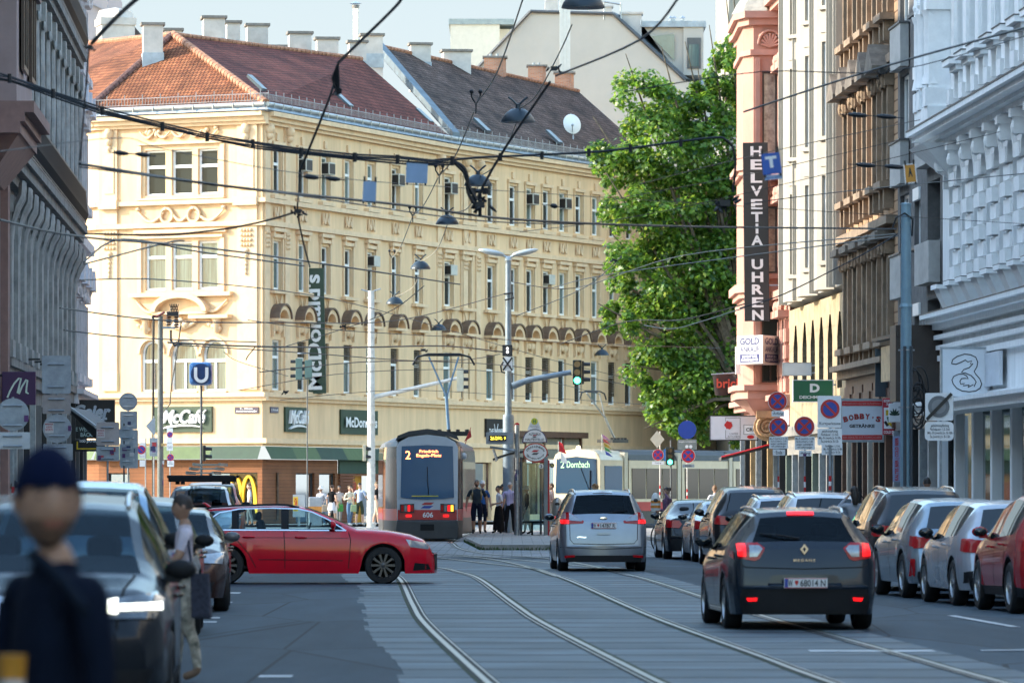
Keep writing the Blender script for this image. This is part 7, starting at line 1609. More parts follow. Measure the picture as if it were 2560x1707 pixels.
# pieces hanging off the right row
def hang(name,label,px0,px1,y0,y1,d,m,cat='sign',th=.18,frame_m=None,rot=0):
    a,b=at(px0,y0,d),at(px1,y1,d); t=thing(name,label,cat,(b.x,d,b.z)); T=frame((a.x,d,b.z),(1,0))@M.Rotation(rot,4,'Z'); w,h=b.x-a.x,a.z-b.z
    mb=MB(T); mb.bx(0,w,0,h,-th,0); mb.build('panel',m,t,bev=.01); 
    if frame_m:
        mb=MB(T); e=.035*h if h<1.2 else .05; mb.bx(-e,w+e,-e,0,-th-.01,.012); mb.bx(-e,w+e,h,h+e,-th-.01,.012); mb.bx(-e,0,0,h,-th-.01,.012); mb.bx(w,w+e,0,h,-th-.01,.012); mb.build('frame',frame_m,t)
    mb=MB(T)
    for y in (h*.2,h*.8): mb.tube([(w,y,-th/2),(w+.5,y,-th/2)],.03,5)
    mb.build('bracket',steel,t)
    return t,T,w,h
def tx(s,T,x,y,h,w,m,par,**k): return lettering(s,T@M.Translation(V((x,y,.004))),h,m,par,w=w,ext=.003,**k)
t,T,w,h=hang('watch_shop_sign','tall black vertical sign with white capitals on the pink house',1862,1924,357,803,197.6,mat('charcoal_sign',(.022,.023,.025),.4,var=.05),th=.25,rot=rad(.6))
for ch,y in zip('HELVETIAUHREN',(379,412,445,478,511,543,572,601,661,693,724,756,788)):
    tx(ch,T,w*.53,h*(803-y)/446,.37,(.10 if ch=='I' else .42),wl_,t,bold=.035)
gb=thing('gold_shop_sign','white corner light box with navy gold buying lettering','sign',at(1907,912,198)); navy=mat('navy_lettering',(.02,.025,.13),.4)
pA,pB,pC=at(1842,0,197.6),at(1907,0,196),at(1950,0,197.9); z0,z1=at(0,912,198).z,at(0,841,198).z
mb=MB(); mb.prism([(pA.x,pA.y),(pB.x,pB.y),(pC.x,pC.y),(pB.x,201)],z0,z1); mb.build('light_box',mat('light_box_white',(.50,.50,.49),.4,var=.03),gb,bev=.02)
for p,q in((pA,pB),(pB,pC)):
    L=V((q.x-p.x,q.y-p.y)).length; T=frame((p.x,p.y,z0),(q.x-p.x,q.y-p.y)); h=z1-z0
    tx('GOLD',T,L/2,h*.80,h*.24,L*.74,navy,gb,bold=.03); tx('ANKAUF',T,L/2,h*.52,h*.2,L*.74,navy,gb,bold=.012)
    mb=MB(T); mb.bx(L*.13,L*.87,h*.07,h*.35,.001,.012); o=mb.build('blue_strip',navy,gb); lettering('SOFORT BAR\nAUSZAHLUNG!',T@M.Translation(V((L/2,h*.21,.013))),h*.2,whitep,o,w=L*.66,ext=.001,bold=.02)
t,T,w,h=hang('blank_light_box','plain white light box under the gold sign on the pink oriel',1839,1972,866,935,201.5,mat('plain_white_box',(.66,.66,.64),.45,var=.05),th=.4)
mb=MB(T); mb.bx(w*.55,w*1.02,-.02,h*.3,.01,.06); mb.build('grey_strip',mat('grey_strip',(.10,.13,.15),.5),t)
t,T,w,h=hang('blank_light_box','small blank pale grey light box above the green shoe shop sign',1958,2028,907,938,186,mat('pale_grey_box',(.52,.56,.60),.4,var=.06),frame_m=steel)
t,T,w,h=hang('shoe_shop_sign','green sign with a large white D behind the parking signs',1984,2082,951,1003,178,mat('shop_green',(.012,.12,.055),.35,var=.04),frame_m=whitep); tx('D',T,w*.54,h*.64,h*.42,w*.25,wl_,t,bold=.05); tx('DEICHMANN',T,w*.52,h*.2,h*.15,w*.74,wl_,t,bold=.03)
t,T,w,h=hang('drinks_shop_sign','white drinks shop sign with red bands and an arched red name',2104,2206,1000,1101,163,mat('pale_sign_white',(.60,.64,.70),.4,var=.03),frame_m=steel)
for y0,y1,s_ in((.86,.98,'GETRÄNKE COLD COLD BEER KALTE GETRÄNKE'),(.02,.14,'BIER EISKALTES BIER POLNISCHE BIER')):
    mb=MB(T); mb.bx(.01,w-.01,h*y0,h*y1,.001,.012); o=mb.build('red_band',redp,t); lettering(s_,T@M.Translation(V((w/2,h*(y0+y1)/2,.013))),h*.055,mat('pink_lettering',(.6,.3,.3),.5),o,w=w*.92,ext=.001)
for i,ch in enumerate("BOBBY'S"):
    q=(i-3)/3; m=text_mb(ch,T@M.Translation(V((w*(.5+.40*q),h*(.60-.07*q*q),.006)))@M.Rotation(-.25*q,4,'Z'),h*.14 if ch!="'" else h*.05,w*.12 if ch!="'" else w*.03,bold=.06,ext=.0); m.build('lettering',blk,t); m=text_mb(ch,T@M.Translation(V((w*(.5+.40*q),h*(.60-.07*q*q),.010)))@M.Rotation(-.25*q,4,'Z'),h*.13 if ch!="'" else h*.04,w*.11 if ch!="'" else w*.025,bold=.0,ext=.001); m.build('lettering',redp,t)
tx('GETRÄNKE',T,w*.5,h*.37,h*.10,w*.62,blk,t,bold=.04)
t,T,w,h=hang('beer_sign','red bordered poster sign for cold beer cans behind the blue mast',2207,2254,995,1086,160.5,mat('beer_sign_red',(.42,.02,.04),.4,var=.05)); tx('EISKALTES\n3.- BIER',T,w*.5,h*.88,h*.16,w*.9,whitep,t,bold=.02); tx('COLD DRINKS',T,w*.5,h*.07,h*.08,w*.9,whitep,t,bold=.02); mb=MB(T); mb.bx(.03,w-.03,h*.16,h*.74,.001,.01); mb.build('white_field',whitep,t)
for i,(x,y) in enumerate(((.12,.6),(.2,.42),(.08,.3),(.3,.28),(.5,.26),(.66,.3))): mb=MB(T@M.Translation(V((w*x+.06,h*y,.011)))@M.Rotation(.3*i,4,'Z')); mb.bx(-.04,.04,-.08,.08,0,.012); mb.build('can_picture',[mat('can_yellow',(.6,.4,.02),.4),mat('can_green',(.03,.12,.05),.4),blk][i%3],t)
t,T,w,h=hang('leaf_shop_sign','white shirt shaped sign with a dark leaf beside the blue mast',2222,2302,1008,1055,157,whitep,th=.1); mb=MB(T); mb.prism([(w*.12,h),(w*.3,h*1.25),(w*.55,h*1.3),(w*.6,h)],-.1,0); mb.build('panel_top',whitep,t)
mb=MB(T)
for q in(-70,-40,-12,12,40,70): mb.prism([(w*.18+x*math.cos(rad(90-q))-y*math.sin(rad(90-q)),h*.35+x*math.sin(rad(90-q))+y*math.cos(rad(90-q))) for x,y in((0,0),(.12,.03),(.24-abs(q)*.001,0),(.12,-.03))],.001,.006+abs(q)*.00002)
mb.build('leaf_picture',mat('leaf_print_green',(.015,.05,.03),.5),t); tx('C\nP',T,w*.42,h*.5,h*.8,w*.10,mat('dark_blue_print',(.03,.05,.15),.5),t)
t,T,w,h=hang('beer_banner','narrow pale blue vertical banner with red lettering by the drinks shop',2232,2254,1090,1204,158.8,mat('banner_blue',(.30,.36,.55),.6,var=.05),th=.02); m=text_mb('KALTES BIER | COLD BEER',T@M.Translation(V((w*.5,h*.5,.004)))@M.Rotation(PI/2,4,'Z'),w*.5,h*.94,bold=.03,ext=.001); m.build('lettering',redp,t)
t,T,w,h=hang('phone_shop_sign','square white sign with a black outlined figure three on the pale house',2356,2474,872,991,138,mat('phone_sign_white',(.70,.73,.76),.35,var=.03),th=.2,frame_m=steel)
mb=MB(T); k=w/119
def P3(pts): return [((x-2356)*k,(991-y)*k) for x,y in pts]
three=[(2379,907),(2381,898),(2392,890),(2410,886),(2430,884),(2441,891),(2446,902),(2443,917),(2434,930),(2428,937),(2437,938),(2447,945),(2455,958),(2453,975),(2440,984),(2420,977+11),(2398,986),(2384,975),(2380,962),(2383,948),(2394,940),(2407,938),(2412,944),(2408,952),(2398,954),(2400,946)]
three=[(2379,908),(2382,898),(2393,890),(2412,884),(2428,886),(2440,892),(2445,904),(2443,916),(2436,928),(2441,936),(2450,946),(2455,959),(2451,970),(2440,977),(2424,979),(2406,977),(2392,970),(2383,959),(2380,949),(2385,940),(2396,935),(2408,934),(2417,939),(2421,946),(2414,945),(2404,946),(2400,953),(2402,960),(2412,958),(2408,964),(2424,962),(2420,968),(2434,961),(2436,966),(2441,954),(2436,946),(2428,938),(2414,932),(2404,930),(2410,923),(2424,918),(2433,908),(2426,909),(2430,901),(2420,904),(2414,899),(2402,905),(2390,910),(2379,908)]
stroke(mb,P3(three),.026,.002,.008); mb.build('figure_three',blk,t)
t,T,w,h=hang('blank_board','dark blue grey board standing out from the brown house',2188,2252,872,992,161.5,mat('blue_grey_board',(.035,.055,.07),.5,var=.08),th=.1)
t,T,w,h=hang('kitchen_sign','white restaurant sign with a red splash emblem under the tree',1776,1893,1040,1099,203,mat('kitchen_sign_white',(.66,.67,.72),.4,var=.03),frame_m=blk)
mb=MB(T); x0,x1,y0,y1=w*.32,w*.64,h*.05,h*.94
for a_,b_,c_,d_ in((x0,x1,y0,y0+.015),(x0,x1,y1-.015,y1),(x0,x0+.015,y0,h*.42),(x0,x0+.015,h*.78,y1),(x1-.015,x1,y0,y1)): mb.bx(a_,b_,c_,d_,.001,.006)
mb.build('outline',gtxt,t); mb=MB(T); RS=random.Random(4); mb.prism([(w*.39+.16*RS.uniform(.75,1.1)*math.cos(rad(q)),h*.62+.16*RS.uniform(.75,1.1)*math.sin(rad(q))) for q in range(0,360,15)],.007,.012); mb.build('splash_emblem',redp,t)
tx('LIWEIS\nKITCHEN',T,w*.50,h*.20,h*.2,w*.25,gtxt,t); mb=MB(T); mb.prism([(w*.86+.14*math.cos(rad(q)),h*.12+.07*math.sin(rad(q))) for q in range(0,360,20)],.001,.008); mb.build('red_badge',redp,t)
t,T,w,h=hang('cake_shop_sign','small white sign with black capitals overlapping the kitchen sign',1860,1915,1062,1085,199,whitep,frame_m=blk,th=.1); tx('CRUMB.',T,w*.5,h*.5,h*.38,w*.82,blk,t,bold=.035)
t=thing('banner_flag','dark brown cloth banner with red lettering hanging beside the pink oriel','banner',at(1872,940,204)); a=at(1781,0,204)
mb=MB(frame((a.x,204,0),(1,0))); pts=[]; zz=lambda y:at(0,y,204).z; L=at(1872,0,204).x-a.x; n_=14
for j in range(2):
    for i in range(n_+1):
        q=i/n_; mb.v.append(mb.T@V((q*L+(.1 if j else 0)*(1-q),zz((938-8*q) if j==0 else (988-7*q+3*math.sin(q*6))),.08*math.sin(q*9+j))))
mb.f=[(i,n_+1+i,n_+2+i,i+1) for i in range(n_)]; mb.k=[0]*n_; mb.build('cloth',mat('brown_banner_cloth',(.05,.035,.033),.85,var=.1),t,smooth=60)
tx('bricks',frame((a.x,203.86,zz(958)),(1,0)),L*.52,0,.36,L*.82,mat('banner_red',(.45,.06,.03),.7),t,bold=.02); tx('lazy dancebar',frame((a.x,203.86,zz(977)),(1,0)),L*.72,0,.08,.5,mat('banner_grey',(.4,.38,.36),.7),t)
mb=MB(); mb.tube([at(1778,936,204),at(1885,929,204)],.03,6); mb.build('pole',steel,t)
t=thing('shop_awning','dark awning with a red edge sloping down to the left under the kitchen sign','awning',at(1925,1112,201)); a,b=at(1797,1143,201),at(1925,1110,201)
mb=MB(); mb.add([a,b,b+V((0,-2.5,0)),a+V((0,-2.5,0)),a+V((0,0,-.12)),b+V((0,0,-.12)),b+V((0,-2.5,-.12)),a+V((0,-2.5,-.12))],[(0,1,2,3),(7,6,5,4),(3,2,6,7),(0,3,7,4)]); mb.build('canopy',mat('awning_charcoal',(.05,.045,.045),.7),t); mb=MB(); mb.tube([a+V((0,-2.55,0)),b+V((0,-2.55,0))],.035,6); mb.build('red_edge',redp,t)
# ---- left row signs
def lhang(name,label,px0,px1,y0,y1,d,m,th=.15):
    a,b=at(px0,y0,d),at(px1,y1,d); t=thing(name,label,'sign',(a.x,d,b.z)); T=frame((a.x,d,b.z),(1,0)); w,h=b.x-a.x,a.z-b.z; mb=MB(T); mb.bx(0,w,0,h,-th,0); mb.build('panel',m,t,bev=.01); mb=MB(T); mb.tube([(-.6,h*.9,-th/2),(0,h*.9,-th/2)],.04,5); mb.build('bracket',black,t); return t,T,w,h
t,T,w,h=lhang('purple_shop_sign','square purple sign with a white handwritten letter on the left','5 89'.split()and 5,89,929,1012,125.5,mat('sign_purple',(.045,.012,.07),.4,var=.05))
mb=MB(T); stroke(mb,[(w*x,h*y) for x,y in((.16,.22),(.24,.42),(.36,.64),(.50,.80),(.57,.80),(.52,.60),(.47,.36),(.50,.34),(.60,.56),(.72,.76),(.76,.74),(.73,.52),(.72,.38),(.79,.34))],[.05*w]*6+[.07*w]*2+[.05*w]*4+[.06*w,.04*w],.002,.012); mb.build('letter',mat('pale_mint_letter',(.6,.72,.62),.4),t)
for i in range(4):
    mb=MB(); mb.tube([at(5+i*14,898+i*9,136+i*3),at(100+i*4,898+i*6,136+i*3)],.025,5); mb.build('bracket_bar',black,t)
t,T,w,h=lhang('bakery_sign','black bakery sign with pale grey script lettering','',178,178,0,0,166,blk) if 0 else lhang('bakery_sign','black bakery sign with pale grey script lettering at the end of the left row',178,287,999,1096,166,blk)
pg=mat('pale_grey_script',(.46,.50,.56),.4); lettering('Geier',T@M.Translation(V((w*.48,h*.70,.004))),h*.36,pg,t,w=w*.86,bold=.045,shear=.25,ext=.004); mb=MB(T); stroke(mb,[(w*.35,h*.49),(w*.6,h*.47),(w*.82,h*.52)],.07,.002,.008); mb.build('underline',pg,t)
tx('DIE WEINVIERTLER\nBÄCKEREI',T,w*.45,h*.17,h*.24,w*.9,mat('mint_lettering',(.45,.6,.58),.5),t,bold=.01)
t,T,w,h=lhang('small_black_sign','small black panel with a yellow angle below the bakery sign',184,262,1099,1128,165,blk); mb=MB(T); mb.bx(w*.1,w*.9,h*.18,h*.28,.002,.01); mb.bx(w*.1,w*.14,h*.28,h*.85,.002,.01); mb.build('yellow_angle',mat('bakery_yellow',(.75,.5,.02),.5),t); tx('100 JAHRE',T,w*.5,h*.85,h*.3,w*.6,whitep,t,bold=.02)
t=thing('shop_awning','grey folding awning sloping down from the left shops','awning',at(176,1023,150)); a,b=at(170,1016,152),at(241,1068,150)
mb=MB(); mb.add([a,a+V((0,8,0)),b+V((0,8,0)),b,a+V((0,0,-.1)),a+V((0,8,-.1)),b+V((0,8,-.35)),b+V((0,0,-.35))],[(0,1,2,3),(4,7,6,5),(0,3,7,4),(3,2,6,7)]); mb.build('canopy',mat('grey_awning_cloth',(.10,.105,.11),.7,var=.1),t); mb=MB(); mb.tube([a,b],.05,5); mb.build('arm',mat('pale_awning_arm',(.4,.42,.42),.5),t)
# ---- right pavement parking signs
P=Post('sign_post','two stacked no stopping signs with beginning and end plates on one post','sign',1946,132,980,2.2,band=(1190,1204,1218,1232)); P.nostop(1944,1003,23); P.rect(1929,1961,1027,1041,whitep); P.text('·Anfang·',1945,1034,9,28,gtxt,bold=.01); P.nostop(1946,1067,23)
P.rect(1923,1970,1091,1121,whitep); P.text('Mo.-Fr.(werkt.)v. 5-18h\nSa.So.u.Feiert.v. 5-8h\nausgen. Ladetätigkeit\nmit Lastfahrzeugen',1946.5,1106,25,44,gtxt,bold=.012); P.rect(1932,1963,1123,1138,whitep); P.text('· Ende ·',1947.5,1130.5,9,25,gtxt,bold=.01)
P=Post('sign_post','single no stopping sign with a beginning plate between two other sign posts','sign',2012,126,1042,2.4,band=(1190,1204,1218,1232)); P.nostop(2011,1066,24.5); P.rect(1987,2037,1091,1124,whitep); P.text('Mo.-Fr.(werkt.)v. 5-18h\nSa.So.u.Feiert.v. 5-8h\nausgen. Ladetätigkeit\nmit Lastfahrzeugen',2012,1107.5,28,46,gtxt,bold=.012); P.rect(1998,2029,1126,1140,whitep); P.text('-Anfang-',2013.5,1133,9,27,gtxt,bold=.01); P.rect(2008,2016,1134,1140,stk[0],'sticker',-.0805,.001)
P=Post('sign_post','short stay parking zone sign on a red and white banded post near parked cars','sign',2075,114,990,3.4,band=(1189,1203,1214,1225)); P.rect(2044,2103,989,1069,whitep,rad_=3); P.nostop(2075,1022,24,False,-.07); P.text('Kurzparkzone',2075,1059,9,53,gtxt,bold=.01)
P.rect(2044,2105,1071,1112,whitep); P.text('gebührenpflichtig\nParkdauer: 1,5 Std.\nMo.-Fr.(werkt.)v. 8-18h\nSa.(werkt.)v. 8-12h',2074.5,1091,33,54,gtxt,bold=.014)
P=Post('sign_post','rear parking zone plate half hidden behind the short stay sign','sign',2082,128,1105,2.2); P.rect(2054,2106,1108,1137,whitep); P.text('Parkdauer: 1,5 Std.\nMo.-Fr.(werkt.)v. 8-18h\nSa.(werkt.)v. 8-12h',2082,1123,23,46,gtxt,bold=.014)
P=Post('sign_post','zone end sign with a grey disc and black slash near the figure three sign','sign',2352,103,985,3.0); P.rect(2313,2383,982,1051,whitep,rad_=4); o=P.disc(2347,1016,27,mat('faded_grey_disc',(.16,.17,.18),.5),dz=-.08); P.disc(2347,1016,18,mat('mid_grey_disc',(.26,.27,.28),.5),dz=-.086,th=.002,par=o)
mb=MB(fT(2348,1016,102.9)@M.Rotation(.80,4,'Z')); s=1/P.s; mb.bx(-45*s,45*s,-4*s,4*s,0,.006); mb.build('black_slash',blk,P.o)
P.rect(2312,2384,1054,1101,whitep,rad_=10); P.text('gebührenpflichtig\nParkdauer: 1,5 Std.\nMo.-Fr.(werkt.)v. 8-18h\nSa.(werkt.)v. 8-12h',2350,1078,36,62,gtxt,bold=.014)
bm_=mat('pale_blue_mast',(.21,.33,.40),.45,metal=.2,var=.08,sc=4)
P=Post('catenary_mast','pale blue steel mast with bundled black cables on the right pavement','mast',2265,113,512,13,m=bm_,r2=16)
mb=MB(); mb.rev([(14/P.s,0),(13/P.s,.03),(0,.05)],at(2265,512,113),12); mb.build('cap',bm_,P.o,smooth=60); mb=MB(); mb.rev([(16.5/P.s,-.02),(14/P.s,.05)],at(2265,765,113),14,cap=False); mb.build('collar',bm_,P.o)
for x in(2262,2278): mb=MB(); mb.tube([at(x,865,112.85),at(x,1240,112.85)],.035,8); mb.build('conduit',mat('black_grey_conduit',(.05,.06,.07),.5),P.o)
for y in(875,1018): mb=MB(); p=at(2266,y,113); mb.rev([(.17,-.015),(.17,.015)],p,14,cap=False); mb.build('band_clamp',steel,P.o)
mb=MB(); RC=random.Random(2)
for i in range(12):
    cx,cy=2285+RC.uniform(-6,14),975+RC.uniform(-20,55); rx,ry=RC.uniform(14,26),RC.uniform(30,60); mb.tube([at(cx+rx*math.cos(q*PI/7),cy+ry*math.sin(q*PI/7),112.9+.03*i) for q in range(15)],.014,4)
mb.build('cable_coils',black,P.o); mb=MB(); mb.tube([at(2230,572,113),at(2240,545,112.9),at(2262,533,112.8),at(2282,548,112.9),at(2280,590,113)],.02,5); mb.build('cable_loop',black,P.o)
sb=MB(); sb.tube([at(2265,556,113),at(2268,553,113)],.135,10)
# barber and salon signs on the far facade, paper box, advertising
t,u0,u1,v0,v1=wallsign(L2,1211,1258,1047,1092,blk,'barber_sign','black barber sign with white scissors behind the blue grey mast',th=.12); c=(u0+u1)/2; T=L2.T@M.Translation(V((c,0,.125)))
mb=MB(L2.T)
for s in(-1,1): stroke(mb,[(c-s*.25,v1-.25),(c,v1-.85),(c+s*.28,v1-1.05)],.06,.121,.13); mb.tube([(c+s*(.45+.22*math.cos(q*PI/6)),v1-1.1+.15*math.sin(q*PI/6),.13) for q in range(13)],.03,4)
mb.build('scissors',whitep,t); lettering('THE BARBER',L2.T@M.Translation(V((c,v0+.28,.125))),.25,whitep,t,w=1.9,bold=.02)
t=thing('salon_emblem','white sitting dog figure over dark lettering on the grey shop fascia','emblem',L2.at(L2.u(1402),3.3,.1)); u=L2.u(1402); mb=MB(L2.T); mb.prism(arc(u,3.75,.28,0,345,16,.34),.085,.10); mb.prism(arc(u-.08,4.12,.2,0,345,14,.16),.101,.115); mb.build('figure',whitep,t)
for i,(w_) in enumerate((1.4,1.2,1.0)): mb=MB(L2.T); mb.bx(u-w_/2,u+w_/2,3.42-.09*i,3.46-.09*i,.085,.095); mb.build('text_line',gtxt,t)
t=thing('newspaper_box','grey newspaper box with a yellow and red side label by the restaurant','box',at(748,1312,229)); p=at(733,0,229); mb=MB(); mb.prism([(p.x,228.6),(p.x+.5,228.6),(p.x+.5,229.2),(p.x,229.2)],.5,1.45); mb.build('case',mat('news_box_grey',(.42,.43,.44),.5),t); mb=MB(); mb.bx(p.x+.2,p.x+.3,228.8,228.9,.12,.5); mb.build('leg',steel,t); mb=MB(); mb.bx(p.x+.02,p.x+.22,228.58,228.595,.75,1.35); o=mb.build('label',mat('news_yellow',(.75,.5,.03),.5),t); m=text_mb('heute24',frame((p.x+.12,228.57,1.05),(1,0))@M.Rotation(PI/2,4,'Z'),.13,.5,bold=.03,ext=.002); m.build('lettering',redp,o)
t=thing('kiosk_box','low grey bin box with an orange band by the restaurant wall','box',at(785,1312,228)); p=at(772,0,228); mb=MB(); mb.prism([(p.x,227.7),(p.x+.55,227.7),(p.x+.55,228.2),(p.x,228.2)],.12,1.35); mb.build('case',mat('kiosk_grey',(.33,.35,.37),.5,metal=.3),t,bev=.04); mb=MB(); mb.bx(p.x-.01,p.x+.56,227.68,227.69,.7,.95); mb.build('label',mat('kiosk_orange',(.55,.22,.04),.5),t)
t=thing('poster_column','advertising column plastered with posters behind the restaurant window','column',at(669,1312,250.5)) if 0 else None
# ================================================================ overhead wires and hanging lamps
wirem=mat('wire_black',(.008,.010,.013),.5,var=0); copper=mat('contact_wire_brown',(.10,.06,.035),.5,metal=.3,var=0); palew=mat('pale_insulated_wire',(.30,.27,.21),.6,var=0)
def wire(pts,w,label,m=wirem,name='overhead_wire',cat='wire',group='overhead wires',sag=0,sm=True):
    """pts: (px,py,d) along the wire; w: thickness in metres"""
    P=[at(*p) for p in pts]
    if sm and len(P)>2:
        out=[]
        for i in range(len(P)-1):
            a,b,c,d=P[max(i-1,0)],P[i],P[i+1],P[min(i+2,len(P)-1)]
            for j in range(5):
                t=j/5; out.append(.5*((2*b)+(c-a)*t+(2*a-5*b+4*c-d)*t*t+(3*b-a-3*c+d)*t**3))
        P=out+[P[-1]]
    elif len(P)==2: P=[P[0].lerp(P[1],i/12)-V((0,0,sag*4*(i/12)*(1-i/12))) for i in range(13)]
    o=thing(name,label,cat,P[0],0,group); mb=MB(); mb.tube(P,w/2,5); mb.build('strand',m,o); return o,P
def knots(o,pts,r=.05,m=wirem,name='insulator',l=.25):
    for (a,b) in pts:
        mb=MB(); mb.tube([a,a.lerp(b,.3),a.lerp(b,.7),b],[r*.5,r,r,r*.5],7); mb.build(name,m,o)
d0=72
main=[(-40,172,d0),(0,190,d0),(30,196,d0),(130,232,d0),(255,275,d0),(400,312,d0),(516,340,d0),(630,358,d0),(750,377,d0),(885,391,d0),(995,396,d0),(1080,404,d0),(1130,400,d0)]
main2=[(1130,400,d0),(1200,394,d0),(1270,391,d0),(1355,387,d0),(1475,381,d0),(1575,371,d0),(1700,354,d0),(1790,344,d0),(1815,350,d0),(1833,372,d0),(1838,420,d0),(1832,480,d0)]
o,Pm=wire(main,.022,'thick black cable bundle sagging across the picture in front of the cream block',name='cable_bundle',cat='cable')
for k,(dy,seed) in enumerate(((7,1),(-6,2),(13,3))):
    r_=random.Random(seed); mb=MB(); mb.tube([at(x,y+dy*(.4+.6*r_.random()),d+.05*k) for x,y,d in main],.013,5); mb.build('strand',wirem,o)
for x,y in((24,196),(133,234),(256,277),(406,316),(518,342),(632,360),(753,380),(887,393),(994,398),(1131,402)): mb=MB(); mb.tube([at(x,y-11,d0-.05),at(x,y+12,d0-.05)],.03,6); mb.build('clamp',wirem,o)
o,_=wire(main2,.034,'thick cable running right across the plane tree and bending down to a switch',name='cable_bundle',cat='cable')
for x,y in((1251,392),(1355,388),(1472,381),(1576,370),(1702,356)): mb=MB(); mb.tube([at(x,y-9,d0-.05),at(x,y+11,d0-.05)],.028,6); mb.build('clamp',wirem,o)
RJ=random.Random(8)
def junk(o,px,py,d,r,n=9,name='switch_gear'):
    mb=MB()
    for i in range(n):
        a=at(px+RJ.uniform(-r,r),py+RJ.uniform(-r*.6,r*.6),d+RJ.uniform(-.1,.1)); b=a+V((RJ.uniform(-1,1),RJ.uniform(-.3,.3),RJ.uniform(-1,1)))*r*d/F*.8; mb.tube([a,a.lerp(b,.5),b],[.6*r*d/F*.25,r*d/F*.2,r*d/F*.08],6)
    mb.bx(*sorted((at(px-r*.5,0,d).x,at(px+r*.5,0,d).x)),d-.08,d+.08,at(0,py+r*.3,d).z,at(0,py-r*.3,d).z); mb.build(name,wirem,o)
junk(o,1812,508,d0,26)
o,_=wire([(1130,402,d0),(1158,418,d0),(1168,445,d0),(1170,480,d0),(1184,508,d0)],.05,'black cable bending down to the insulator cluster left of the tree',name='cable_bundle',cat='cable'); mb=MB(); mb.tube([at(1135,405,d0),at(1160,430,d0),at(1174,470,d0),at(1192,500,d0)],.025,5); mb.build('strand',wirem,o); junk(o,1200,512,d0+2,24,14); mb=MB(); 
for x in(1182,1214): mb.tube([at(x,470,d0+2),at(x,486,d0+2)],.05,6)
mb.tube([at(1182,478,d0+2),at(1214,478,d0+2)],.03,5); mb.tube([at(1200,478,d0+2),at(1200,540,d0+2)],.025,5); mb.build('hanger',wirem,o)
o,_=wire([(1010,-20,60),(1000,4,60),(958,48,61),(900,104,62),(845,158,63)],.036,'heavy diagonal cable from the top edge to a knotted tail',name='suspension_cable',cat='cable')
mb=MB()
for i in range(6): mb.tube([at(845,160,63),at(838+RJ.uniform(-8,14),190+6*i,63),at(842+RJ.uniform(-12,12),215+5*i,63),at(846+RJ.uniform(-8,8),235,63)],.013,4)
mb.build('loose_tail',wirem,o)
o,_=wire([(843,165,63),(835,210,64),(814,270,65),(782,350,66),(749,430,67)],.032,'heavy black cable hanging down in front of the side facade windows',name='suspension_cable',cat='cable')
o,_=wire([(749,430,67),(747,480,67),(744,528,67),(757,600,68),(775,668,69)],.022,'chain link wire dropping from a knot to the tall green sign',name='chain_wire'); junk(o,744,528,67,16,10)
o,_=wire([(744,528,67),(690,545,68),(600,566,69),(500,580,70),(400,588,71),(215,584,72)],.028,'beaded chain wire rising to the left across the sunlit front',name='chain_wire')
o,_=wire([(390,-40,52),(340,0,52),(290,45,53),(230,108,54)],.045,'blue black cable crossing the top left sky to a clamp',name='suspension_cable',cat='cable'); junk(o,226,120,54,13,8)
o,_=wire([(222,125,54),(216,200,55),(208,300,56),(200,400,57)],.02,'thin drop wire hanging at the left of the tiled roof')
thin=[([(200,410,57),(560,465,62),(1000,512,70),(1280,548,76),(1700,566,84),(2240,572,112)],.035),([(200,418,57),(700,482,64),(1200,552,74),(1530,560,80)],.018),([(-10,380,50),(300,345,56),(420,375,58),(800,440,66),(1300,480,76),(2560,560,90)],.010),([(0,550,60),(210,593,66),(600,630,80),(1150,711,120)],.03),([(210,660,80),(420,606,90),(460,602,92)],.028),([(210,655,80),(305,598,84),(500,630,95),(760,665,110)],.03),([(150,770,100),(420,802,110),(700,806,130),(1000,800,160),(1260,735,190)],.03),([(160,825,110),(350,845,118),(640,855,140)],.03),([(420,856,140),(640,866,150),(900,868,165),(1110,865,180),(1260,880,190)],.05),([(440,862,140),(760,882,155),(1000,900,170),(1280,915,190),(1560,960,215)],.03),([(1060,715,150),(950,790,160),(700,870,175)],.025),([(620,800,150),(760,818,160),(1000,835,170),(1500,860,200),(1800,870,215)],.025),([(200,700,90),(420,700,110),(760,735,140),(1000,790,170),(1400,905,215),(1700,975,235)],.025),([(1280,705,190),(1440,720,200),(1700,640,180),(2240,585,114)],.03),([(1380,720,190),(1500,690,170),(1860,640,140),(2245,590,113)],.028),([(1290,790,190),(1460,720,185),(1555,640,170)],.03),([(650,930,150),(900,905,165),(1150,900,180),(1250,885,190)],.03),([(600,975,150),(900,930,165),(1250,930,190),(1500,985,220)],.022),([(640,865,140),(620,890,142),(615,900,143)],.03),([(1390,190,70),(1600,100,62),(1700,-10,56)],.028),([(1180,520,74),(1250,390,72),(1375,205,70)],.035),([(1860,760,110),(1700,800,130),(1560,805,150),(1400,860,175)],.03),([(1860,280,80),(2200,170,72),(2600,60,64)],.03),([(1560,230,72),(1900,180,72),(2230,178,72),(2600,80,66)],.014),([(1850,770,115),(1960,735,114),(2150,640,113),(2245,585,113)],.028),([(1600,460,76),(1900,385,80),(2300,300,90)],.012),([(1500,505,80),(1900,430,84),(2250,350,88)],.012),([(1300,580,84),(1700,520,90),(2500,330,96)],.012),([(1860,510,120),(2100,480,118),(2600,430,100)],.02),([(700,1000,170),(1000,975,180),(1300,990,195),(1600,1010,215)],.02),([(560,880,140),(600,905,150),(720,940,165)],.02)]
lb='thin dark overhead wire crossing the street'
for p,w_ in thin: wire(p,w_,lb)
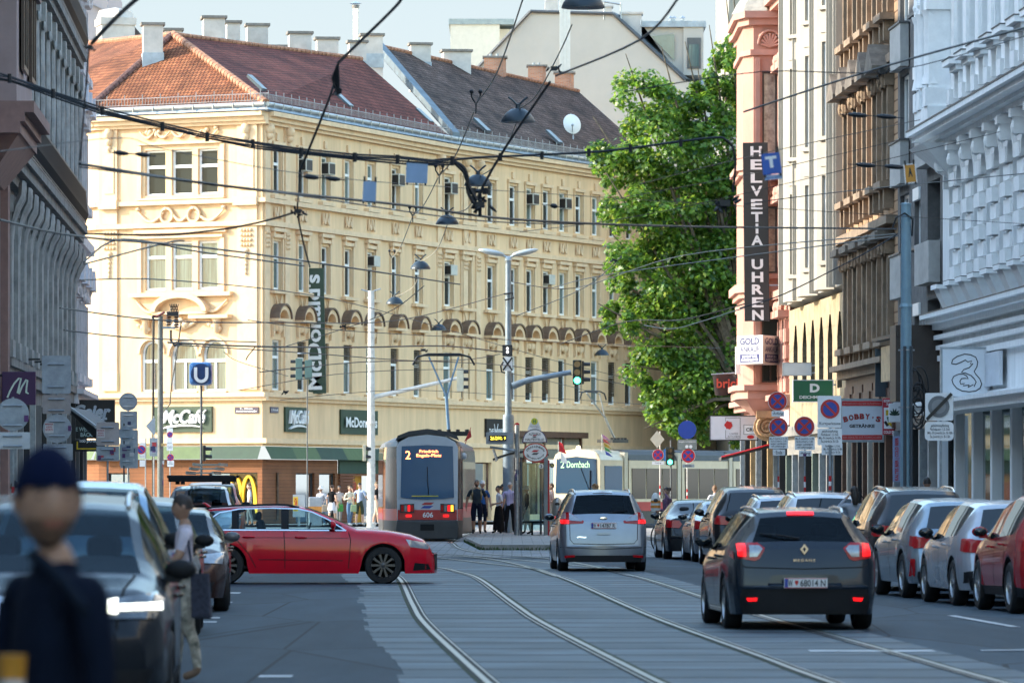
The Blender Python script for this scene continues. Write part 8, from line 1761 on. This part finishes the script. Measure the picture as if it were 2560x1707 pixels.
for (px,py,d,l,n) in((330,385,56,60,2),(805,445,66,60,2),(2180,290,80,80,2),(2200,415,90,80,2),(1385,515,78,30,1)):
    o,_=wire([(px-l,py-4,d),(px,py,d),(px+l,py+6,d)],.014,'short wire with a pair of black insulators at %s'%{330:'the sunlit front windows',805:'the shaded top windows',2180:'the brown house, upper pair',2200:'the brown house, lower pair',1385:'the edge of the tree'}[px],name='insulator_wire'); 
    for s_ in ((-1,1) if n>1 else (0,)): knots(o,[(at(px+s_*l*.45-l*.3,py+s_*2-2,d),at(px+s_*l*.45+l*.3,py+s_*2+2,d))],.03*(d/66))
for (px,py,d,lab) in((1385,172,70,'dark clamp on the wire before the white gable'),(2205,180,72,'dark clamp on the wire before the brown house'),(1535,620+30,170,'clamp on the wire left of the tree'),(715,980,168,'small clamp on the wire low by the tall green sign'),(860,815,165,'clamp on the wire left of the pale mast'),(1060,875,180,'clamp on the wire over the tram')):
    o=thing('wire_clamp',lab,'clamp',at(px,py,d),0,'wire clamps'); junk(o,px,py,d,16 if d<100 else 9,6)
# lamps on the span wires
LM=mat('lamp_shade_blue_grey',(.020,.034,.045),.4,metal=.2,var=.08); LI=mat('lamp_inner_white',(.4,.4,.38),.5)
lamps=[(1458,21,88,'highest and nearest'),(1295,306,112,'second highest, against the brown roof'),(1195,465,137,'third from the top, by the insulator cluster'),(1118,561,166,'fourth from the top, over the side facade'),(1051,673,189,'fifth from the top, left of the blue grey mast'),(987,760,220,'sixth from the top, by the window hoods'),(1097,826,248,'small and pale before the hoods right of the pale mast'),(1505,888,268,'small and lowest, near the green signal')]
for px,py,d,lab in lamps:
    p=at(px,py,d); t=thing('street_lamp','hanging dome street lamp, '+lab,'lamp',p,0,'hanging street lamps'); r=.355
    mb=MB(M.Translation(p)); mb.rev([(r,0),(r*.99,.03),(r*.9,.10),(r*.68,.2),(r*.4,.27),(r*.15,.29),(.05,.30),(.05,.38),(0,.39)],n=24); mb.build('lamp_shade',LM,t,smooth=40)
    mb=MB(M.Translation(p)); mb.rev([(r*.93,.03),(r*.8,.1),(0,.16)],n=20); mb.build('reflector',LI,t,smooth=60)
    mb=MB(M.Translation(p))
    for s_ in(-1,1): mb.tube([(s_*.02,0,.36),(s_*.12,0,.46),(s_*.2,0,.52)],.022,5)
    mb.build('bracket',LM,t)
hang_w=[[(1430,62,96),(1400,130,104),(1340,240,110),(1296,274,112)],[(1290,310,112),(1265,370,122),(1232,420,132),(1200,440,137)],[(1195,468,137),(1170,520,150),(1135,532,160),(1119,537,166)],[(1118,563,166),(1095,620,178),(1068,645,186),(1051,652,189)],[(1051,675,189),(1035,715,205),(1005,735,216),(988,740,220)]]
for i,p in enumerate(hang_w): wire(p,.026,'curved supply wire between two hanging lamps, number %s from the top'%('one','two','three','four','five')[i],palew,'lamp_wire',group='lamp supply wires')
for i,(a,b) in enumerate((((1310,-10,90),(1190,260,110)),((1185,280,112),(1098,440,135)),((1095,445,137),(1032,540,160)),((1030,545,162),(980,645,190)))):
    o,P_=wire([a,((a[0]*.45+b[0]*.55),a[1]*.30+b[1]*.70,(a[2]+b[2])/2),b],.028,'pale span wire looping down towards the lamps, loop %s'%('nearest','second','third','farthest')[i],palew,'span_wire',group='pale span wires'); q=P_[-1]
    mb=MB(); 
    for s_ in(-1,1): mb.tube([q,q+V((s_*.09,0,.14)),q+V((s_*.09,0,.22))],.018,4); mb.sph(q+V((s_*.09,0,.25)),.05,.05,.05,8)
    mb.tube([q,q+V((0,0,-.2))],.014,4); mb.build('insulator_pair',wirem,o)
wire([(1610,813,150),(1680,822,140),(1750,805,132),(1860,770,115)],.03,'pale sagging wire looping in front of the tree',palew,'span_wire',group='pale span wires')
# blank plates and letter plates on the wires
pbm=mat('pale_blue_plate',(.26,.38,.56),.5,var=.08)
def wplate(label,px0,px1,y0,y1,d,m,txt=None,tm=None,rot=0,name='wire_plate',sub=None,frm=None):
    a,b=at(px0,y0,d),at(px1,y1,d); t=thing(name,label,'plate',((a.x+b.x)/2,d,a.z)); w,h=b.x-a.x,a.z-b.z; T=frame(((a.x+b.x)/2,d,(a.z+b.z)/2),(1,0))@M.Rotation(rot,4,'Z')
    mb=MB(T); mb.bx(-w/2,w/2,-h/2,h/2,-.02,0); mb.build('plate',m,t,bev=.005)
    if frm: mb=MB(T); [mb.bx(*q,-.021,.004) for q in((-w/2-.012,w/2+.012,-h/2-.012,-h/2),(-w/2-.012,w/2+.012,h/2,h/2+.012),(-w/2-.012,-w/2,-h/2,h/2),(w/2,w/2+.012,-h/2,h/2))]; mb.build('frame',frm,t)
    mb=MB(T); [mb.bx(s_*w*.42-.012,s_*w*.42+.012,h/2,h/2+.06,-.015,.005) for s_ in(-1,1)]; [mb.bx(s_*w*.42-.012,s_*w*.42+.012,-h/2-.03,-h/2,-.015,.005) for s_ in(-1,1)]; mb.build('hook',wirem,t)
    if txt: lettering(txt,T@M.Translation(V((0,h*.08,.003))),h*.55,tm,t,w=w*.42 if txt=='A' else w*.6,bold=.05,ext=.001)
    if sub: mb=MB(T); mb.bx(-w*.45,w*.5,-h/2-.03-h*.12,-h/2-.005,-.02,0); o=mb.build('under_plate',pbm,t); lettering(sub,T@M.Translation(V((0,-h/2-.02-h*.06,.002))),h*.08,bluep,o,w=w*.7,ext=.001)
wplate('pale blue blank plate hanging from the thick cable bundle',1015,1069,407,458,d0,pbm,rot=-.05); wplate('smaller pale blue blank plate on the thin wire left of the larger one',907,940,454,504,66,pbm,rot=-.05)
wplate('bright blue plate with a white letter T before the black vertical sign',1905,1952,383,436,58,mat('bright_blue_plate',(.006,.09,.42),.4),'T',whitep,.12,sub='BIM 4A')
wplate('orange plate with a black letter A beside the pale blue mast',2263,2289,412,456,70,mat('orange_plate',(.55,.24,.02),.4),'A',blk,.1,frm=whitep)
# ================================================================ people
skins={'fair':(.50,.30,.21),'tan':(.36,.20,.13),'brown':(.17,.085,.05)}
def skinm(k): return mat('skin_'+k,skins[k],.5,var=.06,sc=12)
def cloth(n,c,**k): return mat('cloth_'+n,c,.9,spec=.08,var=k.pop('var',.1),sc=k.pop('sc',9),bump=.3,bsc=60,**k)
def head_mesh(mb,c,yaw,pitch,s,k_skin,k_dark,k_lip,beard=False,n=22):
    Rm=M.Rotation(yaw,3,'Z')@M.Rotation(pitch,3,'X'); m=16; o=len(mb.v); c=V(c)
    def P(i,j):
        th=PI*i/m; ph=2*PI*j/n; x,y,z=math.sin(th)*math.cos(ph),math.sin(th)*math.sin(ph),-math.cos(th)
        rx,ry,rz_=.076,.097,.122
        if z<-.2: rx*=1-.30*(-z-.2); 
        p=V((x*rx,y*ry,z*rz_))
        if y>0:
            f=y
            p.y+=.032*math.exp(-((x/.15)**2+((z+.12)/.20)**2))*f+.006*math.exp(-((x/.5)**2+((z-.22)/.12)**2)) -.012*math.exp(-(((abs(x)-.36)/.17)**2+((z-.06)/.11)**2))+.008*math.exp(-((x/.3)**2+((z+.45)/.1)**2))+.014*math.exp(-((x/.35)**2+((z+.82)/.2)**2))
        elif z<-.25: p.y*=.72
        return p
    vs=[c+Rm@(P(i,j)*s) for i in range(m+1) for j in range(n)]
    fs=[];ks=[]
    for i in range(m):
        for j in range(n):
            th=PI*(i+.5)/m; ph=2*PI*(j+.5)/n; x,y,z=math.sin(th)*math.cos(ph),math.sin(th)*math.sin(ph),-math.cos(th)
            k=k_skin
            if y>.3 and .20<z<.34 and .14<abs(x)<.62: k=k_dark
            if y>.5 and -.56<z<-.42 and abs(x)<.28: k=k_lip
            if beard and z<-.42 and y>-.1 and k==k_skin: k=6
            fs.append((o+i*n+j,o+i*n+(j+1)%n,o+(i+1)*n+(j+1)%n,o+(i+1)*n+j)); ks.append(k)
    mb.v+=vs; mb.f+=fs; mb.k+=ks
    for sx in(-1,1):
        q=MB(); q.sph((0,0,0),.012,.02,.032,8); o=len(mb.v); e=Rm@(V((sx*.078,-.005,.0))*s)
        mb.v+=[c+e+Rm@(v*s) for v in q.v]; mb.f+=[tuple(i+o for i in f) for f in q.f]; mb.k+=[k_skin]*len(q.f)
        q=MB(); q.sph((0,0,0),.012,.006,.006,8); o=len(mb.v); e=Rm@(V((sx*.030,.079,.010))*s)
        mb.v+=[c+e+Rm@(v*s) for v in q.v]; mb.f+=[tuple(i+o for i in f) for f in q.f]; mb.k+=[k_dark]*len(q.f)
    return Rm
def person(label,loc,rz,H=1.72,skin='fair',top='grey',sleeve=.45,legs='navy',leglen=1.0,shoe=None,hair=None,hairc=(.02,.013,.009),arms=None,step=.06,yaw=0,pitch=0,build=1.0,group=None,skirt=None,hat=None,belly=0,long_top=0,beard=False,hs=1,detail=1):
    """arms: {'L':(elbow,wrist),'R':(...)} in body metres (x right, y forward, z up)"""
    t=thing('person',label,'person',loc,rz,group); s=H/1.75; B=build; sleeve*=.68 if sleeve<.9 else 1
    J={'pel':((0,0,.95),.135*B,.10*B),'sp':((0,.01+belly*.4,1.12),.128*B,.095*B+belly),'ch':((0,.01,1.32),.155*B,.105*B),'nb':((0,-.005,1.475),.062,.058),'nk':((0,.012,1.56),.052,.052)}
    E=[('pel','sp'),('sp','ch'),('ch','nb'),('nb','nk')]; kind={}
    for sd,sx in(('L',-1),('R',1)):
        st=step*sx
        J['hip'+sd]=((sx*.085*B,0,.90),.10*B,.10*B); J['kn'+sd]=((sx*.10,st*.9+.02,.50),.063*B,.066*B); J['an'+sd]=((sx*.105,st*1.8-.02,.095),.042,.046); J['to'+sd]=((sx*.125,st*1.8+.13,.04),.042,.032)
        J['th'+sd]=((sx*.098*B,st*.4+.012,.72),.088*B,.09*B); J['cf'+sd]=((sx*.105,st*1.3-.015,.36),.058*B,.06*B)
        E+=[('pel','hip'+sd),('hip'+sd,'th'+sd),('th'+sd,'kn'+sd),('kn'+sd,'cf'+sd),('cf'+sd,'an'+sd),('an'+sd,'to'+sd)]
        el,wr=(arms or {}).get(sd,((sx*.27*B,-.03,1.13),(sx*.29*B,.06,.88)))
        J['sh'+sd]=((sx*.175*B,-.005,1.42),.068*B,.062*B); J['el'+sd]=(el,.044*B,.044*B); J['wr'+sd]=(wr,.029,.026)
        d=(V(wr)-V(el)).normalized(); J['pa'+sd]=(tuple(V(wr)+d*.075),.036,.020)
        E+=[('ch','sh'+sd),('sh'+sd,'el'+sd),('el'+sd,'wr'+sd),('wr'+sd,'pa'+sd)]
    names=list(J); me=bpy.data.meshes.new('b'); me.from_pydata([tuple(V(J[n][0])*s) for n in names],[(names.index(a),names.index(b)) for a,b in E],[])
    ob=bpy.data.objects.new('b',me)
    md=ob.modifiers.new('k','SKIN'); md.use_smooth_shade=True; md.branch_smoothing=.6
    if not me.skin_vertices: TS.collection.objects.link(ob); TS.collection.objects.unlink(ob)
    sv=me.skin_vertices[0].data
    for i,n in enumerate(names): sv[i].radius=(J[n][1]*s,J[n][2]*s); sv[i].use_root=(n=='pel')
    sb_=ob.modifiers.new('s','SUBSURF'); sb_.levels=2 if detail>1 else 1; sb_.render_levels=sb_.levels
    bm=baked(ob); mb=MB(); mb.v=[v.co.copy() for v in bm.vertices]; mb.f=[tuple(p.vertices) for p in bm.polygons]
    bones=[]
    for a,b in E: bones.append((a[:2],b,V(J[a][0])*s,V(J[b][0])*s,max(J[a][1],J[b][1])*s))
    for f in mb.f:
        c=sum((mb.v[i] for i in f),V())/len(f); best=None
        for a,b,p,q,r in bones:
            d=q-p; tt=max(0,min(1,(c-p).dot(d)/d.length_squared)); ds=(c-p-d*tt).length/r
            if best is None or ds<best[0]: best=(ds,a,b,tt)
        _,a,b,tt=best; k=1
        z=c.z/s
        if b.startswith(('nk',)) or (a=='nb'): k=0
        elif b=='nb': k=1 if z<1.482 else 0
        elif b.startswith('el'): k=1 if tt<sleeve*2 else 0
        elif b.startswith('wr'): k=1 if .5+tt*.5<sleeve and sleeve!=.92 else 0
        elif b.startswith('pa'): k=0
        elif b.startswith('to') or (b.startswith('an') and tt>.86): k=3
        elif b.startswith(('hi','th','kn','cf','an')): k=2 if z>.95*(1-leglen) else 0
        elif z<.98-long_top: k=2
        mb.k.append(k)
    for sd,sx in(('L',-1),('R',1)):       # five separate fingers
        p=V(J['pa'+sd][0])*s; d=(p-V(J['wr'+sd][0])*s).normalized(); fwd=V((0,1,0)) if abs(d.y)<.8 else V((0,0,1)); a=d.cross(fwd).normalized(); b=d.cross(a).normalized()
        if b.y<0 and abs(d.y)<.8: b=-b
        cl=.35
        for i,(o_,l) in enumerate(((-.027,.062),(-.009,.072),(.009,.068),(.027,.055))):
            q=p+b*o_*s; m1=q+d*l*.5*s-a*sx*.006*s; e=m1+(d*.75-a*sx*cl).normalized()*l*.55*s; mb.tube([q-d*.01*s,q+d*.012*s,m1,e],[.009*s,.0095*s,.0085*s,.0065*s],6,k=0)
        q=p-d*.03*s-b*-.025*s; q=p-d*.03*s+b*.028*s; mb.tube([q,q+(d*.6+b*.7).normalized()*.035*s,q+(d*.9+b*.35).normalized()*.065*s],[.011*s,.0105*s,.008*s],6,k=0)
    hc=V((0,.022,1.645+.07*(hs-1)))*s; s0=s; s*=hs; Rm=head_mesh(mb,hc,yaw,pitch,s,0,4,5,beard)
    shoe_m=shoe or cloth('dark_shoe',(.03,.03,.032)); tm=top if not isinstance(top,str) else MATS['cloth_'+top]; lm_=legs if not isinstance(legs,str) else MATS['cloth_'+legs]
    mb.build('body',[skinm(skin),tm,lm_,shoe_m,mat('brow_eye_dark',(.025,.015,.012),.5,var=0),mat('lip_'+skin,tuple(x*y for x,y in zip(skins[skin],(.8,.55,.55))),.5,var=0),mat('stubble_'+skin,tuple(x*.42 for x in skins[skin]),.7,var=.2,sc=60)],t,local=True,smooth=75)
    hm=mat('hair_%02d%02d%02d'%tuple(int(x*99) for x in hairc),hairc,.6,var=.35,sc=40,stretch=(1,1,.3))
    def cap_(z0,k,name,m,extra=None,back=0):
        q=MB(); n=20
        for i in range(9):
            th=math.acos(z0)*i/8
            for j in range(n):
                ph=2*PI*j/n; x,y,z=math.sin(th)*math.cos(ph),math.sin(th)*math.sin(ph),math.cos(th); 
                
                p=V((x*.076*k,y*.098*k-.004,.122*k*z))
                q.v.append(p)
        for i in range(8):
            for j in range(n): q.f.append((i*n+j,i*n+(j+1)%n,(i+1)*n+(j+1)%n,(i+1)*n+j)); q.k.append(0)
        # skirt of hair round the sides and back
        low=[]
        for j in range(n):
            ph=2*PI*j/n; y=math.sin(ph); dz=z0-.02 if y>.45 else (z0-.3 if y>.05 else z0-back); rr=math.sqrt(max(.1,1-dz*dz)); low.append(V((rr*math.cos(ph)*.076*k,rr*y*.098*k-.004,dz*.122)))
        o=len(q.v); q.v+=low
        for j in range(n): q.f.append((8*n+j,8*n+(j+1)%n,o+(j+1)%n,o+j)); q.k.append(0)
        q.v=[hc+Rm@(v*s) for v in q.v]
        if extra: extra(q)
        return q.build(name,m,t,local=True,smooth=60)
    if hair=='short': cap_(.42,1.07,'hair',hm,back=.55)
    elif hair=='crop': cap_(.5,1.03,'hair',hm,back=.3)
    elif hair=='long': 
        def ex(q): q.tube([hc+Rm@(V((0,-.06,.03))*s),hc+Rm@(V((0,-.10,-.08))*s),hc+Rm@(V((0,-.10,-.22))*s)],[.07*s,.075*s,.045*s],10)
        cap_(.45,1.09,'hair',hm,ex,back=.9)
    elif hair=='bun': cap_(.5,1.06,'hair',hm,lambda q:q.sph(hc+Rm@(V((0,-.10,.07))*s),.05*s,.05*s,.05*s,10),back=.5)
    elif hair=='curly':
        def ex(q):
            r_=random.Random(3)
            for i in range(26): a,b=r_.uniform(0,6.3),r_.uniform(-.1,1); q.sph(hc+Rm@(V((.085*math.cos(a)*math.sqrt(1-max(0,b)**2),.1*math.sin(a)*math.sqrt(1-max(0,b)**2)-.012,.02+.12*b))*s),.03*s,n=6)
        cap_(.5,1.05,'hair',hm,ex,back=.6)
    if hat: 
        kind_,hmat=hat
        if kind_=='beanie': cap_(.30,1.13,'beanie',hmat,back=.15)
        else:
            q=MB(); br=.155 if kind_=='sun' else .0
            q.rev([(.086,.035),(.084,.09),(.065,.135),(0,.145)],n=18)
            if br: q.rev([(.085,.035),(br,.01),(br,.004),(.086,.028)],n=18,cap=False)
            else: q.add([(-.07,.07,.04),(.07,.07,.04),(.055,.17,.03),(-.055,.17,.03)],[(0,1,2,3)])
            q.v=[hc+Rm@(v*s) for v in q.v]; q.build('hat',hmat,t,local=True,smooth=50)
    s=s0
    if skirt:
        zl,wd,m=skirt; q=MB(); n=20; rows=[(1.0,.145*B,.11*B),(.9,.17*B,.14*B),((.9+zl)/2,.17*B+wd*.5,.15*B+wd*.5),(zl,.17*B+wd,.15*B+wd)]
        for z,rx,ry in rows:
            for j in range(n): a=2*PI*j/n; f=1+.05*math.sin(a*7)*(1 if z<.9 else 0); q.v.append(V((rx*math.cos(a)*f,ry*math.sin(a)*f,z))*s)
        for i in range(3):
            for j in range(n): q.f.append((i*n+j,i*n+(j+1)%n,(i+1)*n+(j+1)%n,(i+1)*n+j)); q.k.append(0)
        q.build('skirt',m,t,local=True,smooth=60)
    t['h']=s; del t['h']
    return t,s
for n,c in (('grey',(.2,.2,.2)),('navy',(.012,.016,.035)),('black',(.012,.012,.013)),('jeans',(.10,.17,.27)),('white',(.62,.62,.64)),('cream',(.62,.57,.45)),('lightblue',(.40,.46,.60)),('charcoal',(.035,.045,.055)),('beige',(.50,.42,.32)),('olive',(.05,.06,.04)),('pinkish',(.55,.38,.32)),('hoodie',(.33,.35,.40))): cloth(n,c)
stripe=mat('cloth_striped',(.55,.50,.46),.85,var=.5,sc=3,stretch=(.3,.3,14),c2=(.18,.10,.09)); pattern=mat('cloth_patterned',(.5,.5,.52),.85,var=.5,sc=22,c2=(.04,.05,.12)); floral=mat('cloth_floral',(.50,.44,.36),.85,var=.5,sc=14,c2=(.05,.06,.045)); lilac=mat('cloth_lilac_stripe',(.50,.45,.58),.85,var=.3,sc=3,stretch=(16,.3,.3),c2=(.22,.17,.33)); purp=mat('cloth_purple_print',(.20,.10,.17),.85,var=.5,sc=20,c2=(.04,.02,.04))
wsh=cloth('white_shoe',(.6,.6,.58)); sand=cloth('sandal',(.20,.13,.09))
FL,FRt,AW,TC=PI/2,-PI/2,0,PI
def gx(px,d,z=0): return ((px-CX)*d/F,d,z)
GM='people by the corner restaurant'; GPm='people waiting at the tram stop'
bent=lambda sx,z=1.1,y=.2,x=.16: ((sx*.25,-.06,1.14),(sx*x,y,z))
up=lambda sx: ((sx*.2,.14,1.2),(sx*.06,.16,1.5))
person('woman in a white sun hat and patterned top by the restaurant',gx(803,230,.12),TC-.5,1.66,'tan',pattern,.5,'jeans',hair='short',hat=('sun',cloth('white_hat',(.7,.7,.7))),arms={'R':bent(1)},shoe=wsh,build=1.1,group=GM)
person('woman in a black top and white shorts with her hair in a bun',gx(830,231,.12),-.5,1.72,'fair','black',.02,'white',.42,hair='bun',hairc=(.06,.03,.015),shoe=wsh,build=.92,group=GM,skirt=(.66,.06,MATS['cloth_white']))
person('woman in a striped top with dark tied hair looking right',gx(848,232,.12),TC+.5,1.70,'brown',stripe,.5,'grey',hair='bun',arms={'L':bent(-1),'R':bent(1,1.05)},group=GM)
person('woman in a cream jumper and jeans with her hand at her mouth',gx(874,229,.12),TC+.6,1.70,'fair','cream',.95,'jeans',hair='bun',hairc=(.12,.07,.03),arms={'L':up(-1),'R':bent(1,1.2)},shoe=wsh,group=GM)
person('man in a pale blue t-shirt and dark shorts seen from behind',gx(899,230,.12),-.4,1.82,'fair','lightblue',.5,'olive',.5,hair='crop',shoe=wsh,arms={'R':((.28,.05,1.15),(.24,.25,1.08))},group=GM)
person('person in a black t-shirt and beige shorts half hidden by the pale mast',gx(941,233,.12),FRt,1.86,'fair','black',.5,'beige',.55,hair='crop',hairc=(.2,.12,.05),shoe=wsh,group=GM)
person('man in a white shirt standing beyond the orange van',gx(624,226,.12),FL,1.78,'fair','white',.5,'grey',hair='crop',hairc=(.10,.05,.03),group=GM)
person('person in a white shirt behind the sign post at the far left edge',(gx(36,104)[0],104,.13),AW,1.70,'tan','white',.5,'navy',hair='short')
person('big man in a dark t-shirt and navy shorts carrying a backpack',gx(1192,184,.15),TC,1.84,'tan','charcoal',.5,'navy',.52,hair='crop',hairc=(.10,.09,.08),build=1.16,belly=.03,group=GPm,beard=True)
person('man in a white cap and blue shirt behind the big man',gx(1206,188,.15),TC+.2,1.80,'fair',cloth('royal_blue',(.03,.10,.30)),.5,'navy',.55,hair='crop',hat=('cap',cloth('white_hat',(.7,.7,.7))),group=GPm)
person('woman in a white blouse and long black skirt facing left',gx(1247,186,.15),FL+.3,1.64,'tan','white',.6,'black',hair='bun',skirt=(.12,.07,MATS['cloth_black']),arms={'L':bent(-1),'R':bent(1,1.05)},group=GPm)
person('man in a lilac striped shirt and dark trousers seen from behind',gx(1275,188,.15),-.3,1.76,'fair',lilac,.95,'black',hair='crop',hairc=(.35,.34,.33),build=1.08,group=GPm)
person('dark haired woman between the white blouse and the striped shirt',gx(1259,190,.15),FL,1.70,'tan','grey',.5,'black',hair='long',group=GPm)
person('woman in a pale sun hat and dark jacket inside the glass shelter',gx(1318,182.2,.15),FL,1.62,'fair','black',.95,'cream',hair='short',hairc=(.4,.38,.36),hat=('sun',cloth('pale_hat',(.5,.5,.47))),long_top=.1,group=GPm)
person('person in a pinkish shirt and beige trousers right of the red post',gx(1380,186,.15),FL,1.72,'fair','pinkish',.5,'beige',hair='short',hairc=(.15,.08,.04),arms={'L':bent(-1,1.05)},group=GPm)
person('person with curly fair hair seen over the roof of the silver people carrier',gx(1488,158),AW,1.80,'fair','white',.5,'jeans',hair='curly',hairc=(.45,.24,.10))
person('cyclist in a purple print shirt with one arm raised by the white bin',gx(1668,149),FL+.5,1.72,'tan',purp,.9,'black',hair='bun',hairc=(.05,.03,.02),arms={'L':((-.30,.12,1.42),(-.12,.16,1.62)),'R':bent(1)})
person('person in a white shirt walking away beyond the parked cars',gx(1787,186),AW+.2,1.80,'fair','white',.5,'jeans',hair='short',hairc=(.20,.10,.04))
person('person with dark hair and glasses beyond the black off-roader',gx(1852,190),TC,1.82,'fair','black',.9,'black',hair='short',hairc=(.05,.04,.035))
person('person in a grey cap beyond the black off-roader',gx(1881,192),TC,1.80,'fair','grey',.9,'navy',hair='crop',hat=('cap',MATS['cloth_grey']))
w1,s1=person('woman in a pale grey tracksuit seen from behind between parked cars',gx(2136,99.5),AW+.15,1.72,'fair','hoodie',.97,cloth('grey_joggers',(.34,.35,.38)),hair='long',build=1.06,arms={'L':((-.34,-.02,1.36),(-.14,.03,1.56)),'R':((.27,.02,1.12),(.22,.14,.95))},long_top=.06)
person('boy in a dark shirt walking away beside the grey tracksuit',gx(2184,104),AW,1.58,'tan','black',.5,'black',hair='crop')
person('dark haired person on the pavement beyond the parked cars by the pale house',gx(2318,118,.13),AW,1.80,'tan','charcoal',.5,'black',hair='short')
w2,s2=person('woman with short dark hair crossing in a white t-shirt and floral trousers',gx(462,47.7),FL+.12,1.63,'tan',cloth('pale_pink_tee',(.58,.52,.58)),.5,floral,.94,hair='short',hairc=(.025,.014,.01),shoe=sand,arms={'L':((-.24,.08,1.16),(-.15,.30,1.06)),'R':((.23,-.03,1.13),(.22,.12,.92))},step=.055,detail=2,pitch=-.08)
bag=thing('tote_bag','large dark grey patterned tote bag hanging from the crossing woman','bag',at(508,1560,47.45)); a,b=at(476,1433,47.4),at(528,1545,47.4)
mb=MB(); mb.add([(a.x,47.35,a.z),(b.x-.02,47.30,a.z),(b.x+.0,47.3,b.z),(a.x+.01,47.35,b.z),(a.x,47.5,a.z),(b.x-.02,47.46,a.z),(b.x+.01,47.48,b.z),(a.x+.01,47.5,b.z)],[(0,1,2,3),(5,4,7,6),(4,0,3,7),(1,5,6,2),(3,2,6,7)]); mb.build('bag_body',mat('dark_tote_cloth',(.045,.048,.075),.85,var=.35,sc=30),bag,bev=.02)
mb=MB(); mb.tube([(a.x+.02,47.4,a.z),at(470,1350,47.5),at(463,1322,47.62)],.014,5); mb.build('strap',MATS['dark_tote_cloth'],bag)
hb=thing('shoulder_bag','small black bag hanging on the back of the grey tracksuit','bag',at(2170,1280,99.2)); p=at(2168,1279,99.2); mb=MB(); mb.sph(p,.09,.05,.13,12); mb.build('bag_body',cloth('bag_black',(.012,.012,.013)),hb,smooth=60); mb=MB(); mb.tube([p+V((0,0,.1)),at(2158,1245,99.25),at(2150,1232,99.4)],.012,4); mb.build('strap',MATS['cloth_bag_black'],hb)
for px,d,lab,c in((851,231.2,'green carrier bag held by the woman in the striped top',(.06,.28,.05)),(884,228.6,'sage green bag hanging by the woman in jeans',(.25,.33,.17)),(812,229.6,'beige shoulder bag of the woman in the sun hat',(.42,.32,.22))):
    t=thing('hand_bag',lab,'bag',gx(px,d,.9)); mb=MB(); q=gx(px,d); mb.prism([(q[0]-.13,d-.06),(q[0]+.13,d-.06),(q[0]+.11,d+.06),(q[0]-.11,d+.06)],.72,1.02); mb.build('bag_body',mat('bag_%d'%px,c,.7,var=.1),t,bev=.03); mb=MB(); mb.tube([(q[0]-.08,d,1.0),(q[0],d,1.2),(q[0]+.08,d,1.0)],.012,4); mb.build('strap',MATS['bag_%d'%px],t)
bp_=thing('backpack','sand coloured backpack with straps on the big man in the dark t-shirt','backpack',gx(1192,184.3,1.2)); q=gx(1192,184)
mb=MB(); mb.sph((q[0],184.24,1.5),.2,.12,.27,12); mb.build('bag_body',cloth('sand_bag',(.30,.24,.14)),bp_,smooth=60)
mb=MB()
for s_ in(-1,1): mb.tube([(q[0]+s_*.13,184.1,1.66),(q[0]+s_*.14,183.95,1.66),(q[0]+s_*.15,183.84,1.5),(q[0]+s_*.17,183.95,1.32)],.022,5)
mb.build('strap',MATS['cloth_sand_bag'],bp_)
bk_=thing('bicycle','bicycle leaning in front of the white litter bin','bicycle',gx(1652,148)); s_=F/148
def wheelring(px,py,r,name='wheel'):
    p=at(px,py,148); mb=MB(); mb.tube([(p.x+r*.55*math.cos(q*PI/12),148+r*.8*math.cos(q*PI/12),p.z+r*math.sin(q*PI/12)) for q in range(25)],.02,5,cap=False); o=mb.build(name,rubber,bk_); mb=MB()
    for q in range(9): mb.tube([p,(p.x+r*.55*math.cos(q*PI/4.5),148+r*.8*math.cos(q*PI/4.5),p.z+r*math.sin(q*PI/4.5))],.004,3)
    mb.build('spokes',steel,o)
wheelring(1644,1344,.34); wheelring(1672,1346,.34)
mb=MB(); A_=[at(1644,1344,147.6),at(1652,1300,148),at(1667,1303,148.2),at(1672,1346,148.4),at(1658,1342,148)]; mb.tube([A_[0],A_[1],A_[2],A_[3],A_[4],A_[1]],.02,5); mb.tube([A_[4],A_[2]],.018,5); mb.tube([A_[1],at(1650,1284,147.9)],.018,5); mb.tube([at(1640,1281,147.7),at(1650,1283,147.9),at(1661,1282,148)],.015,5); mb.build('frame',trim,bk_); mb=MB(); mb.sph(at(1668,1296,148.2),.06,.1,.03,8); mb.build('saddle',rubber,bk_)
# the man close to the camera
nav=cloth('dark_navy_tee',(.006,.010,.022)); dM=15.3
man,sM=person('man in a dark navy t-shirt and beanie close to the camera, out of focus',((136-CX)*dM/F,dM,0),PI-.95,1.76,'tan',nav,.92,'black',hair=None,hat=('beanie',cloth('navy_beanie',(.004,.008,.03))),hairc=(.01,.008,.007),yaw=1.22,pitch=.02,build=1.02,beard=True,hs=1.14,detail=2,belly=.02,arms={'R':((.24,.05,1.12),(.10,.27,1.12)),'L':((-.205,-.03,1.13),(-.20,.04,.90))})
p=at(30,1655,14.98); cup=thing('drink_cup','orange and white paper cup held by the man close to the camera','cup',(p.x,p.y,1.12)); mb=MB(); mb.rev([(.030,1.10),(.036,1.17)],(p.x,p.y,0),18); mb.build('cup_base',mat('cup_white',(.62,.62,.66),.5),cup,smooth=50); mb=MB(); mb.rev([(.0365,1.17),(.041,1.235),(.043,1.24),(.0,1.242)],(p.x,p.y,0),18); mb.build('cup_band',mat('cup_orange',(.55,.24,.02),.5),cup,smooth=50)
st_=thing('bag_strap','dark shoulder strap running across the navy t-shirt of the near man','strap',at(150,1400,15.1)); mb=MB(); mb.tube([at(80,1385,15.3),at(110,1405,15.19),at(160,1450,15.12),at(205,1510,15.1),at(240,1590,15.15)],.017,6); mb.build('webbing',mat('strap_navy_grey',(.012,.018,.03),.9,spec=.05),st_)
bpy.data.scenes.remove(TS)
